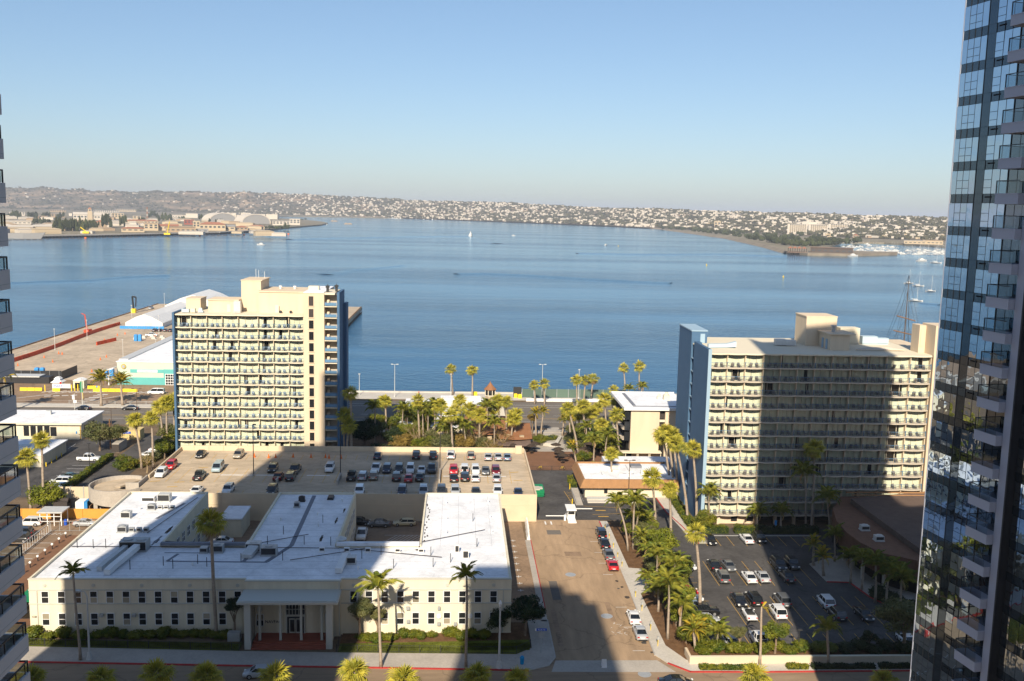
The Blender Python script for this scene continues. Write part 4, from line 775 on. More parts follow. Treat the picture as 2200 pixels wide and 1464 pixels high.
tag(part('viewing_tower', MB().box(-22.5, -30, 0, -8.8, -6, 108.5).box(-8.79, -30, 0, -5.4, -6, 106.2).box(-5.39, -30, 0, -2.8, -6, 103.6).box(-2.79, -30, 0, -1, -6.2, 96).box(-.99, -30, 0, .9, -6.4, 88).box(.91, -30, 0, 2.4, -6.6, 80), 'tower_wall', None), 'grey tower block the view is taken from, its shadow on the street', 'tower')

for i, (x, y, w_, d_, h) in enumerate(((-95, -80, 34, 30, 92), (40, -32, 24, 34, 150), (118, -70, 34, 34, 82))):  # towers added out of view to cut sky light and shade the glass tower
    t = thing('added_shade_tower', 'tower block added behind the viewpoint to block light, ' + ordi(i, 3), 'tower', 'towers added behind the viewpoint to block light', (x, y, 0)); part('wall', MB().box(-w_ / 2, -d_ / 2, 0, w_ / 2, d_ / 2, h), 'added_tower_wall', t)
    part('window_bands', (lambda m_: [m_.box(-w_ / 2 + 1, d_ / 2, z, w_ / 2 - 1, d_ / 2 + .05, z + 1.8) for z in np.arange(3, h - 3, 3.2)] and m_)(MB()), 'window_dark', t, kind='stuff'); part('roof_house', MB().box(-w_ / 4, -d_ / 4, h, w_ / 4, d_ / 4, h + 4), 'added_tower_wall', t)

# ================================================================== smaller buildings
def bld(name, label, loc, cat='building', group=None):
    t = thing(name, label, cat, group, (loc[0], loc[1], 0)); f = lambda n, mb, mt, **k: part(n, mb, mt, t, (-loc[0], -loc[1], 0), **k); f.t = t; f.o = loc; return f
# low tan mansard building beside the forecourt
b = bld('lodge', 'low building with tan mansard edge and cluttered white roof by the forecourt', (37, 207))
b('wall', MB().box(28.9, 206.8, 0, 50, 221.5, 3.2), 'hotel_trim'); b('roof', MB().box(28.6, 206.6, 3.21, 50, 221.6, 3.9), 'white_roof')
b('mansard', MB().loft([[(27.6, 205.6, 2.5), (27.6, 222.6, 2.5), (28.5, 222.6, 4.3), (28.5, 206.5, 4.3)], [(50, 205.6, 2.5), (50, 222.6, 2.5), (50, 222.6, 2.6), (50, 206.5, 4.3)]], cap=False), 'mansard_tan')
m_ = MB().quad((27.6, 205.6, 2.5), (50, 205.6, 2.5), (50, 206.5, 4.3), (28.5, 206.5, 4.3)).quad((27.6, 222.6, 2.5), (27.6, 205.6, 2.5), (28.5, 206.5, 4.3), (28.5, 221.7, 4.3)).quad((28.5, 206.5, 4.3), (50, 206.5, 4.3), (50, 206.8, 4.3), (28.8, 206.8, 4.3)).quad((28.5, 221.7, 4.3), (28.5, 206.5, 4.3), (28.8, 206.8, 4.3), (28.8, 221.4, 4.3)).quad((28.5, 221.7, 4.3), (28.8, 221.4, 4.3), (50, 221.4, 4.3), (50, 221.7, 4.3)).quad((28.8, 221.4, 4.3), (28.8, 221.4, 3.8), (50, 221.4, 3.8), (50, 221.4, 4.3)).quad((28.8, 206.8, 4.3), (50, 206.8, 4.3), (50, 206.8, 3.8), (28.8, 206.8, 3.8))
[o for o in b.t.children if o.name.startswith('mansard')][0].data = setm(m_.mesh('mansard'), 'mansard_tan')
for x in np.arange(28, 50, .8): b('batten', MB().loft([[(x, 205.56, 2.5), (x + .06, 205.56, 2.5), (x + .06, 205.62, 2.5), (x, 205.62, 2.5)], [(x + .04, 206.44, 4.3), (x + .1, 206.44, 4.3), (x + .1, 206.5, 4.3), (x + .04, 206.5, 4.3)]]), 'mansard_tan')
b('window', MB().box(33.2, 206.7, 1, 34.0, 206.79, 2.2), 'window_dark'); b('window', MB().box(40.5, 206.7, 1, 41.5, 206.79, 2.2), 'window_dark')
b('rear_roof', MB().box(35.5, 221.8, 0, 52, 226.5, 4.4), 'white_roof')
for i, (x, y, wx, wy) in enumerate(((31.5, 215, 2.2, .5), (33.5, 211.5, .5, 3.4), (36.5, 214.6, 2.4, .6), (38.5, 210.5, 2.6, .4), (34.8, 217.4, 3, .5), (40.4, 216, .7, 6), (42.4, 218.5, 2.6, 2.4), (32, 209.3, 2.6, .4), (37.5, 217.3, 1.8, .5))): b('roof_duct', MB().box(x - wx / 2, y - wy / 2, 3.91, x + wx / 2, y + wy / 2, 4.45), 'white_paint' if i != 6 else 'roof_patch')
plant('roof_unit', 'white cooling box on the tan mansard building roof', 'air conditioner', (42.4, 211.5, 3.91), MB().box(0, 0, 0, 1.3, 1.1, 1.1).box(.15, -.02, .15, 1.15, 0, .95, 1), ('white_paint', 'dark'))
plant('roof_unit', 'grey cooling box in the middle of the mansard building roof', 'air conditioner', (36, 214, 4.46), MB().box(0, 0, 0, 1.6, .9, .9).box(.15, -.02, .15, 1.45, 0, .75, 1), ('duct_metal', 'dark'))
lamp_post(38.4, 204.6, 0, 9.2, 'brown twin headed lamp post before the tan mansard building', 'pole_brown', .9, 2)
# three storey annex
b = bld('hotel_annex', 'three storey beige hotel annex with blank front wall and white roof', (50, 240.5))
b('wall', MB().box(45.0, 240.5, 2.3, 52.5, 261, 13.1), 'hotel_beige'); b('core', MB().box(44.4, 242.5, 0, 60, 260.5, 12.9), 'room_dark'); b('side_wall', MB().box(54, 240.5, 0, 60, 241.5, 13.1), 'hotel_beige')
b('roof', MB().box(43.2, 239.9, 13.11, 61, 262, 13.4), 'white_roof'); b('parapet', MB().box(43.2, 239.7, 13.1, 61, 239.89, 13.75), 'white_paint'); b('parapet', MB().box(43.0, 239.7, 13.1, 43.19, 262, 13.75), 'white_paint'); b('parapet', MB().box(43.0, 262.01, 13.1, 61, 262.2, 13.75), 'white_paint')
for k in range(3):
    z = 4.9 + k * 2.75
    w_ = b('corner_window', MB().box(43.4, 240.6, z, 44.9, 240.68, z + 2.3), 'window_dark'); part('frame', MB().box(43.3, 240.5, z - .3, 45, 240.59, z - .02).box(43.3, 240.5, z, 43.45, 240.59, z + 2.4).box(44.85, 240.5, z, 44.99, 240.59, z + 2.4), 'hotel_trim', w_, (-50, -240.5, 0))
    b('slot_opening', MB().box(52.6, 241.4, z + .2, 53.9, 241.5, z + 2.2), 'brown_vent'); b('slot_parapet', MB().box(52.55, 240.6, z - .5, 53.95, 240.9, z + .1), 'hotel_trim')
    for i in range(4):
        q = b('balcony', MB().prism([(44.4, 243 + i * 4.4), (43.4, 243.4 + i * 4.4), (43.2, 245 + i * 4.4), (43.4, 246.6 + i * 4.4), (44.4, 247 + i * 4.4)], z - .5, z - .3), 'hotel_slab'); part('railing', MB().box(43.25, 243.4 + i * 4.4, z - .28, 43.3, 246.6 + i * 4.4, z + .6), 'guard_glass', q, (-50, -240.5, 0)); part('partition', MB().box(43.5, 247.1 + i * 4.4, z - .5, 44.4, 247.3 + i * 4.4, z + 2.2), 'hotel_beige', q, (-50, -240.5, 0))
b('ledge', MB().box(42.5, 238.6, 2.0, 53, 240.6, 2.29), 'hotel_trim')
b('ground_wall', MB().box(44, 240.7, 0, 53, 241.2, 2), 'hotel_beige')
for x in (43.6, 46.6, 46.9, 49.7, 50, 52.8): b('ground_column', MB().box(x, 239, 0, x + .16, 239.2, 1.99), 'hotel_trim')
b('ground_opening', MB().box(44.1, 240.6, .1, 45.5, 240.69, 1.9), 'dark')
for x, y, s in ((56, 252, 1.6), (54.4, 253, 1.0)): b('roof_vent', MB().box(x, y, 13.41, x + s, y + s, 13.41 + s * .8).tube([(x + s / 2, y + s / 2, 13.41 + s * .8), (x + s / 2, y + s / 2, 14.2 + s * .8)], s * .35, 10), 'hotel_trim')
b('roof_kerb', MB().box(46, 244, 13.41, 46.8, 261, 13.6).box(46, 243, 13.41, 60, 243.4, 13.6), 'roof_patch')
# restaurant with brown curved roof
b = bld('restaurant', 'rambling restaurant with brown curved roof, stone wall and white roof terraces', (2, 262))
b('stone_wall', MB().box(-6, 251, 0, 8, 251.6, 4.2), 'stone'); b('wall', MB().box(-16, 258, 0, 14, 292, 3.9), 'hotel_trim'); b('white_roof', MB().box(-16.2, 272, 3.91, 8, 296, 4.3).box(-5.4, 293, 4.31, 7.2, 298, 5.0), 'white_roof'); b('terrace_roof', MB().box(-16.2, 257.8, 3.91, 0, 271.9, 4.1), 'white_roof')
def brown_roof(x0, x1, yf, yr, yb, z0, z1, sag=0):
    rr_ = []
    for i in range(13):
        u = i / 12; x = x0 + (x1 - x0) * u; c = sag * math.sin(math.pi * u)
        rr_.append([(x, yf - c, z0 - .15), (x, yf - c, z0), (x, yr, z1), (x, yb + c * .5, z0), (x, yb + c * .5, z0 - .15)])
    return MB().loft(rr_)
b('brown_roof', brown_roof(2, 14.5, 251.2, 262, 272, 4.2, 6.2, 2.0), 'roof_orange'); b('brown_roof', brown_roof(11, 20, 247.5, 257, 266, 3.6, 5.6, 1.2), 'roof_orange'); b('brown_roof', brown_roof(3.2, 9, 272, 279, 287, 4.1, 5.2, 1), 'roof_orange')
b('dormer', MB().tube([(11.2, 253.2, 4.7), (11.2, 257, 4.9)], .9, 14).tube([(11.2, 253.1, 4.7), (11.2, 253.19, 4.7)], .6, 14, 1), ('roof_orange', 'dark'))
for x, y in ((8.7, 250.6), (13.9, 249.6), (17.2, 248.2)): b('stone_column', MB().box(x - .6, y - .5, 0, x + .6, y + .5, 4.2), 'stone')
b('shade_wall', MB().box(8, 254, 0, 18, 254.3, 3.8), 'dark'); b('lower_roof', brown_roof(9, 19.5, 244.8, 247.6, 250, 2.3, 3.2, .4), 'roof_brown')  # near-black panel stands in for the shade under the eaves
b('roof_screen', MB().box(-3.8, 284, 4.31, 0, 284.3, 6.0).box(2.4, 290, 4.31, 4.6, 290.3, 6.2), 'duct_metal')
for i, x in enumerate((-3.4, -1.9)): plant('roof_fan', ['left', 'right'][i] + ' dark round fan on the restaurant white roof', 'fan', (x, 272.4, 4.31), MB().tube([(0, 0, .5), (0, .5, .5)], .5, 12).box(-.3, 0, 0, .3, .5, .2), 'dark_metal')
plant('roof_unit', 'grey louvred unit on the restaurant white roof', 'air conditioner', (.2, 273.4, 4.31), MB().box(0, 0, 0, 1.8, 1.4, 2.0).box(.1, -.03, .2, 1.7, -.003, 1.8, 1), ('duct_metal', 'grey_metal'))
b = bld('gazebo', 'octagonal lookout with brown pointed roof and dark windows by the promenade', (10.4, 302), 'gazebo')
oc = lambda r_: [(10.4 + r_ * math.cos(R(22.5 + 45 * i)), 302 + r_ * math.sin(R(22.5 + 45 * i))) for i in range(8)]
b('base', MB().prism(oc(1.7), 0, 4.5), 'stone'); b('window_band', MB().prism(oc(1.6), 4.5, 6.4), 'window_dark')
for i in range(8): b('post', MB().tube([(*oc(1.72)[i], 4.4), (*oc(1.72)[i], 6.5)], .14, 5), 'hotel_trim')
b('sill', MB().prism(oc(1.85), 4.35, 4.6), 'hotel_trim')
b('roof', MB().loft([[(x, y, 6.4) for x, y in oc(2.15)], [(10.4 + (x - 10.4) * .55, 302 + (y - 302) * .55, 7.3) for x, y in oc(2.15)], [(10.4 + (x - 10.4) * .06, 302 + (y - 302) * .06, 8.7) for x, y in oc(2.15)]]), 'roof_orange'); b('finial', MB().tube([(10.4, 302, 8.7), (10.4, 302, 9.1)], .1, 6), 'roof_orange')
# brown ballroom at right
b = bld('ballroom', 'low dark brown ballroom with curved sided wall and broad flat roofs', (80, 165))
P_ = [(74.2, 178.2), (71.9, 170.5), (71.2, 164), (71.5, 158.5), (73.0, 153.5), (77.6, 149.8), (88, 147), (100, 147), (100, 186), (79, 186)]
b('fascia', MB().prism(P_, 3.2, 6.9, 0, 1), ('siding_brown', 'roof_brown'))
for (x0, y0), (x1, y1) in zip(P_[:6], P_[1:7]):
    n = int(math.hypot(x1 - x0, y1 - y0) / .55)
    for i in range(n):
        x, y = x0 + (x1 - x0) * i / n, y0 + (y1 - y0) * i / n; a = math.atan2(y1 - y0, x1 - x0); dx, dy = math.sin(a) * -.07, math.cos(a) * .07
        part('board', MB().box(-.04, -.04, 3.15, .10, .04, 6.93), 'siding_brown', b.t, (x - 80 - abs(dx) * .9, y - 165 - .05, 0), a)
b('upper_roof', MB().prism([(78.9, 181), (79.2, 151), (100, 147.5), (100, 187)], 6.91, 8.0, 0, 1), ('roof_brown', 'roof_brown')); b('core', MB().prism([(74.5, 178), (73.6, 165), (74.6, 156.5), (79, 152), (99, 149), (99, 185)], 0, 3.19), 'dark')
b('roof_line', MB().box(79.5, 184.6, 8.01, 100, 184.9, 8.25).box(80, 182.9, 8.01, 99, 183.1, 8.2), 'mansard_tan')
for x, y in ((72.4, 167.4), (72.2, 163), (72.0, 158.4), (74, 154.2)): b('column', MB().box(x, y, 0, x + .5, y + .5, 3.18), 'concrete_pale')
for i, (x, y) in enumerate(((75.0, 165.2), (75.2, 159.6))): hv = hvac('roof_unit', ['upper', 'lower'][i] + ' of two white cooling units on the brown ballroom roof', x, y, 1.5, 1.2, .95, 1, 'duct_metal', 0, 'cooling units on the ballroom roof'); hv.location.z = 6.91
# left side buildings
b = bld('office_annex', 'long low cream building with white roof beside the harbour road', (-115, 257))
b('wall', MB().box(-140, 257, 0, -101.2, 272.5, 4.2), 'cream'); b('roof', MB().box(-140.5, 256.4, 4.21, -100.8, 273, 4.55), 'white_roof'); b('roof_edge', MB().box(-140.5, 256.25, 4.1, -100.8, 256.39, 4.6), 'hotel_trim')
for x in (-116.3, -114.5, -112.7, -110.9): b('window', MB().box(x, 256.93, .9, x + 1.4, 256.99, 3.6), 'window_dark')
b('dark_doorway', MB().box(-109.3, 256.93, .9, -107.7, 256.99, 3.4), 'window_dark')
for i in range(4): b('side_window', MB().box(-101.19, 259 + i * 1.4 + (2 if i > 1 else 0), 1.2, -101.12, 260.1 + i * 1.4 + (2 if i > 1 else 0), 3.4), 'window_dark')
b('notice', MB().box(-102.6, 256.9, 1.6, -102.3, 256.99, 2.3), 'blue_plastic'); b('drain', MB().box(-101.5, 256.85, .1, -101.3, 256.99, 4.1), 'paint_yellow')
plant('roof_unit', 'small grey vent box on the long cream building roof', 'vent', (-114.5, 267, 4.56), MB().box(0, 0, 0, 1.2, 1, 1).box(-.1, -.1, 1, 1.3, 1.1, 1.1), 'duct_metal')
b = bld('storage_building', 'small pale building with blue grey shaded roof beside the left tower', (-104, 232))
b('wall', MB().box(-112, 229.2, 0, -99.8, 243.5, 2.9), 'cream'); b('roof', MB().box(-112.3, 229, 2.91, -99.5, 244, 3.2), 'white_roof'); b('skylight', MB().box(-109, 236, 3.21, -106, 238, 3.5), 'duct_metal')
for i in range(4): b('bollard', MB().tube([(-99.2, 230 + i * 3, 0), (-99.2, 230 + i * 3, 1)], .12, 6), 'yellow')
b = bld('storage_container', 'yellow storage container with a blue sign beside the alley', (-89, 257), 'container')
b('box', MB().box(-92, 257, 0, -85.7, 260.5, 2.7), mat('container_yellow', (.62, .48, .22), .7, var=.05, vs=1)); b('lid', MB().box(-92.1, 256.9, 2.7, -85.6, 260.6, 2.8), 'container_yellow')
for x in np.arange(-91.8, -85.8, .45): b('rib', MB().box(x, 256.94, .1, x + .12, 256.99, 2.65), 'container_yellow')
s_ = b('sign', MB().box(-90.4, 256.86, 1.75, -88.1, 256.93, 2.3), 'blue_sign'); text('sign_lettering', 'mobile mini', .32, 'white_paint', b.t, (-89.25 + 89, 256.84 - 257, 2.02))
b = bld('bin_enclosure', 'grey block bin enclosure beside the olive tree', (-86.9, 246), 'enclosure'); b('wall', MB().box(-88.4, 243.6, 0, -86.6, 249.4, 2.3), 'concrete'); b('gate', MB().box(-88.4, 243.5, .1, -86.6, 243.59, 2.1), 'brown_vent')
# teal terminal on the pier
b = bld('pier_terminal', 'mint and teal pier shed with round clock and white roof', (-110, 337))
b('wall', MB().box(-119.5, 337, 0, -85, 400, 8), 'mint'); b('roof', MB().box(-119.8, 336.8, 8.01, -85, 402, 8.3), 'white_roof'); b('roof_ridge', MB().prism([(-119.8, 340), (-116.6, 340), (-116.6, 402), (-119.8, 402)], 8.31, 8.7), 'duct_metal')
b('teal_dado', MB().box(-119.55, 336.93, 0, -103.5, 336.99, 2.6), 'teal'); b('teal_band', MB().box(-115, 336.92, 4.3, -85, 336.99, 5.5), 'teal'); b('teal_panel', MB().box(-103.5, 336.9, 0, -85, 336.97, 5.6), 'teal')
s_ = b('sign_board', MB().box(-112.6, 336.84, 4.45, -105.6, 336.915, 5.35), 'white_paint'); text('sign_lettering', 'B STREET PIER', .62, 'teal', b.t, (-109.1 + 110, -.2, 4.9))
b('clock_rim', MB().tube([(-117.2, 336.7, 6.5), (-117.2, 336.99, 6.5)], .85, 20), mat('gold', (.5, .36, .08), .5)); b('clock_face', MB().tube([(-117.2, 336.62, 6.5), (-117.2, 336.69, 6.5)], .55, 18), 'grey_metal')
b('gate_door', MB().box(-103.0, 336.82, 0, -98.6, 336.89, 4.0), 'white_paint')
for i in range(4):
    for j in range(5): b('gate_pane', MB().box(-102.8 + j * .85, 336.78, .2 + i * .95, -102.1 + j * .85, 336.81, .95 + i * .95), 'window_dark')
b = bld('entrance_canopy', 'white cantilever canopy on a forked column beside the terminal', (-121.5, 336), 'canopy'); b('canopy_roof', MB().loft([[(-124.5, 333.5, 4.6), (-124.5, 338, 4.6), (-124.5, 338, 4.8), (-124.5, 333.5, 4.8)], [(-119.6, 333.5, 6.2), (-119.6, 338, 6.2), (-119.6, 338, 6.5), (-119.6, 333.5, 6.5)]]), 'white_paint')
b('column', MB().tube([(-122, 335.5, 0), (-122, 335.5, 3.4)], .22, 8).bar((-122, 335.5, 3.2), (-124, 335.5, 4.7), .12).bar((-122, 335.5, 3.2), (-120.2, 335.5, 6.0), .12), 'white_paint')
# marquee tents
def tent(label, x0, x1, y0, y1, zw, zr):
    t = thing('marquee', label, 'tent', 'white tents on the pier', ((x0 + x1) / 2, y0, 0)); w_ = (x1 - x0) / 2
    n = max(2, int((y1 - y0) / 5)); xm = 0
    for i in range(n):
        a, b_ = (y1 - y0) * i / n, (y1 - y0) * (i + 1) / n - .12
        part('roof_panel', MB().loft([[(-w_ - .3, a, zw - .3), (-w_, a, zw), (-w_ * .45, a, zw + (zr - zw) * .66), (0, a, zr), (w_ * .45, a, zw + (zr - zw) * .66), (w_, a, zw), (w_ + .3, a, zw - .3)], [(-w_ - .3, b_, zw - .3), (-w_, b_, zw), (-w_ * .45, b_, zw + (zr - zw) * .66), (0, b_, zr), (w_ * .45, b_, zw + (zr - zw) * .66), (w_, b_, zw), (w_ + .3, b_, zw - .3)]], cap=False, closed=False), 'tent_white', t)
    part('gable', MB().quad((-w_, .15, 0), (w_, .15, 0), (w_, .15, zw), (w_ * .45, .15, zw + (zr - zw) * .66 - .05), (0, .15, zr - .1), (-w_ * .45, .15, zw + (zr - zw) * .66 - .05), (-w_, .15, zw)), 'tent_white', t); part('side', MB().box(-w_ + .05, .2, 0, -w_ + .15, y1 - y0 - .2, zw).box(w_ - .15, .2, 0, w_ - .05, y1 - y0 - .2, zw), 'tent_white', t)
    part('door', MB().box(.5, .05, 0, 4, .12, 2.6), 'duct_metal', t)
tent('long white marquee with pitched roof on the pier', -170.3, -151.6, 494, 560, 2.6, 7.0); tent('second white marquee behind the long one on the pier', -172, -140, 566, 604, 4, 10.5)
# pier clutter
t = thing('pier_barrier', 'long red orange water filled barrier wall along the pier', 'barrier', None, (-176, 380, 0)); seg = setm(MB().loft([[(-.3, 0, 0), (.3, 0, 0), (.18, 0, 1.3), (-.18, 0, 1.3)], [(-.3, 2.45, 0), (.3, 2.45, 0), (.18, 2.45, 1.3), (-.18, 2.45, 1.3)]]).mesh('barrier_segment'), 'barrier_red')
for i in range(52): O('barrier_segment', seg, t, (1.1 * math.sin(i * .12), -8 + i * 2.52, .012), 0, (1, 1, 1.25))
t = thing('pier_barrier', 'short red barrier run in the middle of the pier', 'barrier', None, (-161, 430, 0))
for i in range(6): O('barrier_segment', seg, t, (i * .55, i * 2.45, .012), R(-12), (1, 1, 1.2))
t = thing('pier_fence', 'grey chain link fence beside the red barrier on the pier', 'fence', None, (-179, 380, 0))
for i in range(27): part('post', MB().tube([(0, i * 5 - 8, 0), (0, i * 5 - 8, 2.1)], .06, 5), 'grey_metal', t)
part('rail', MB().box(-.03, -8, 2.05, .03, 122, 2.12).box(-.03, -8, .1, .03, 122, .15).box(-.03, -8, 1.05, .03, 122, 1.1), 'grey_metal', t)
t = thing('fence_screen', 'black screened fence and sheds at the pier entrance', 'fence', None, (-150, 345, 0))
part('screen', MB().box(-30, 0, 0, 8, .15, 3.2), 'dark_metal', t); part('screen', MB().box(8, 0, 0, 8.15, 14, 3.0), 'dark_metal', t)
for i in range(12): part('post', MB().tube([(-29 + i * 3.3, -.2, 0), (-29 + i * 3.3, -.2, 3.3)], .07, 5), 'grey_metal', t)
b = bld('ticket_shed', 'long grey roofed shed inside the black fence', (-155, 338), 'shed'); b('wall', MB().box(-170, 337, 0, -143, 341, 2.3), 'dark_metal'); b('roof', MB().box(-168, 336.4, 2.31, -146, 341.5, 2.7).box(-164, 337, 2.71, -158, 340, 3.1), 'duct_metal')
b = bld('toll_booth', 'white toll booth with stacked pyramid roof at the pier entrance', (-136, 328), 'booth'); b('wall', MB().box(-137.6, 327, 0, -135, 330, 2.4), 'white_paint'); b('window', MB().box(-137.2, 326.94, 1.1, -135.4, 326.99, 1.9), 'window_dark'); b('roof', MB().loft([[(-138.2, 326.4, 2.4), (-134.4, 326.4, 2.4), (-134.4, 330.6, 2.4), (-138.2, 330.6, 2.4)], [(-137, 327.6, 3.3), (-135.6, 327.6, 3.3), (-135.6, 329.4, 3.3), (-137, 329.4, 3.3)]]), 'white_paint'); b('roof_cap', MB().loft([[(-137.4, 327.2, 3.4), (-135.2, 327.2, 3.4), (-135.2, 329.8, 3.4), (-137.4, 329.8, 3.4)], [(-136.8, 327.8, 4.1), (-135.8, 327.8, 4.1), (-135.8, 329.2, 4.1), (-136.8, 329.2, 4.1)]]), 'white_paint')
b = bld('toll_booth', 'cream arched booth beside the toll booth', (-130, 330), 'booth'); b('wall', MB().box(-131.6, 329, 0, -128, 332, 2.7), 'hotel_trim'); b('roof', MB().loft([[(-131.8 + 3.9 * u, 328.8, 2.7 + .7 * math.sin(math.pi * u)) for u in (0, .25, .5, .75, 1)], [(-131.8 + 3.9 * u, 332.2, 2.7 + .7 * math.sin(math.pi * u)) for u in (0, .25, .5, .75, 1)]]), 'white_paint'); b('opening', MB().box(-131, 328.9, 0, -129.4, 328.99, 2), 'dark')
t = thing('parking_banner', 'white banner reading park stretched at the pier entrance', 'banner', None, (-134, 325.6, 0)); part('cloth', MB().box(-3.2, 0, .7, 2.8, .06, 2.2), 'white_paint', t); text('lettering', 'PARK', 1.2, 'blue_sign', t, (-1.1, -.04, 1.4)); text('lettering', 'HERE', .5, 'blue_sign', t, (1.7, -.04, 1.45)); part('red_dot', MB().tube([(-.4, -.05, 2.5), (-.4, 0, 2.5)], .4, 14), 'lamp_red', t)
for x in (-3.2, 2.8): part('post', MB().tube([(x, .1, 0), (x, .1, 2.4)], .06, 6), 'grey_metal', t)
wb = setm(MB().loft([[(0, -.3, 0), (0, .3, 0), (0, .16, 1.05), (0, -.16, 1.05)], [(2.35, -.3, 0), (2.35, .3, 0), (2.35, .16, 1.05), (2.35, -.16, 1.05)]]).mesh('water_barrier'), 'yellow')
pos = [(-147.2 + i * 2.45, 324.2) for i in range(3)] + [(-136.2, 323.6)] + [(-126.6, 328.6), (-124.2, 328.6)] + [(-123 + i * 2.45, 323.9) for i in range(6)]
for i, (x, y) in enumerate(pos): tag(O('water_barrier', wb, None, (x, y, .02)), 'yellow water filled barrier at the pier entrance, ' + ordi(i, len(pos)), 'barrier', 'yellow barriers at the pier entrance')
yp = setm(MB().tube([(0, 0, 0), (0, 0, 2.2)], .16, 8).mesh('yellow_post'), 'yellow')
for i, (x, y) in enumerate(((-130.2, 324), (-129.3, 324.4), (-128.5, 325), (-138.6, 323.2), (-121.8, 311.6))): tag(O('yellow_post', yp, None, (x, y, .02)), 'yellow bollard at the pier entrance, ' + ordi(i, 5), 'bollard', 'yellow bollards')
pt = MB().box(-.55, -.55, 0, .55, .55, 2.1); pt.loft([[(-.6, -.6, 2.1), (.6, -.6, 2.1), (.6, .6, 2.1), (-.6, .6, 2.1)], [(-.35, -.35, 2.4), (.35, -.35, 2.4), (.35, .35, 2.4), (-.35, .35, 2.4)]], 1); pt.box(-.4, -.58, .1, .4, -.553, 1.9, 1); pt = setm(pt.mesh('portable_toilet'), 'blue_plastic', 'white_paint')
for i, (x, y) in enumerate(((-153.5, 352), (-151.6, 352), (-148.8, 445), (-147, 445), (-128.2, 350), (-126.4, 351), (-123, 352), (-121.6, 353))): tag(O('portable_toilet', pt, None, (x, y, .02), 0, 1.3), 'blue portable toilet on the pier, ' + ordi(i, 8), 'toilet', 'blue portable toilets')
for i, (x, y) in enumerate(sorted((random.uniform(-172, -118), random.uniform(352, 470)) for _ in range(26))):
    tag(O('traffic_cone', cone, None, (x, y, .012), 0, 1.5), 'orange cone standing on the open pier, ' + ordi(i, 26), 'cone', 'cones on the open pier')
t = thing('boom_lift', 'orange boom lift with raised arm on the pier edge', 'lift', None, (-180, 470, .01)); part('chassis', MB().box(-1.2, -2, .5, 1.2, 2, 1.8), 'barrier_red', t); part('boom', MB().bar((0, -1, 1.8), (-1.5, 1, 8.8), .3).bar((-1.5, 1, 8.8), (-3.2, 1.2, 9.4), .2), 'barrier_red', t)
for x in (-1.2, 1.2):
    for y in (-1.4, 1.4): part('wheel', MB().tube([(x - .2, y, .5), (x + .2, y, .5)], .5, 10), 'tyre', t)
t = thing('dock_crane', 'dark folded dock crane on a yellow base at the pier edge', 'crane', None, (-188, 560, .01)); part('base', MB().box(-1.2, -1.2, 0, 1.2, 1.2, 2.4), 'yellow', t); part('jib', MB().bar((0, 0, 2.4), (-.6, 0, 9.5), .5).bar((-.6, 0, 9.5), (1.6, 0, 9.0), .45).bar((1.6, 0, 9.0), (1.2, 0, 3.5), .35), 'dark_metal', t)
for i, (x, y) in enumerate(((-173, 415), (-172, 448), (-174, 515), (-134, 385), (-122, 388), (-146, 470), (-178, 585))): lamp_post(x, y, .012, 9, 'pale lamp standard on the pier, ' + ordi(i, 7), 'pole_pale', 0, 1, 'lamp standards on the pier')
b = bld('blue_hoarding', 'low blue hoarding before the white marquee', (-160, 490), 'hoarding')
for i in range(10): b('panel', MB().box(-171 + i * 2.2, 488, 0, -168.9 + i * 2.2, 488.2, 1.5), 'blue_plastic')
t = thing('rubble_pile', 'pale heaps of stored gear on the open pier', 'gear', None, (-152, 450, 0))
for i in range(7): part('heap', MB().loft([[(i * 2.6, 0, 0), (i * 2.6 + 2, 0, 0), (i * 2.6 + 2, 2, 0), (i * 2.6, 2, 0)], [(i * 2.6 + .4, .4, 1.2), (i * 2.6 + 1.4, .5, 1.0), (i * 2.6 + 1.5, 1.5, 1.3), (i * 2.6 + .5, 1.5, 1.1)]]), 'concrete_pale', t, (0, (i * 7) % 5 * 2, .012))
for i, (x, y) in enumerate(((-116.5, 294.8), )): pass
t = thing('traffic_signal', 'tall signal mast with dark and white boxes by the harbour road', 'traffic light', None, (-118.2, 302, 0)); part('pole', MB().tube([(0, 0, 0), (0, 0, 8.5)], .12, 7), 'pole_pale', t); part('banner', MB().box(-.5, -.1, 4, .3, 0, 7.5), 'green_bin', t)
t = thing('traffic_signal', 'shorter post with white sign boxes beside the black car', 'traffic light', None, (-115.8, 290, 0)); part('pole', MB().tube([(0, 0, 0), (0, 0, 6)], .1, 7), 'pole_pale', t); part('signal_box', MB().box(-.6, -.2, 4.2, .1, .1, 5.6).box(-.3, -.25, 3.2, .7, -.05, 4), 'white_paint', t)
for i, (x, y) in enumerate(((-95, 283), (-92.6, 255.5))): lamp_post(x, y, 0, 9, ['brown twin headed lamp post by the harbour road', 'brown twin headed lamp post behind the olive tree'][i], 'pole_brown', 1.1, 2)
for i in range(9): tag(part('road_railing', MB().box(0, -.04, .9, 4.6, .04, 1.0).box(0, -.04, .45, 4.6, .04, .52).box(0, -.05, 0, .1, .05, 1.05).box(4.5, -.05, 0, 4.6, .05, 1.05), 'grey_metal', None, (-123 + i * 4.8, 303.6, .02)), 'grey railing section along the harbour pavement, ' + ordi(i, 9), 'railing', 'railing sections along the harbour road')

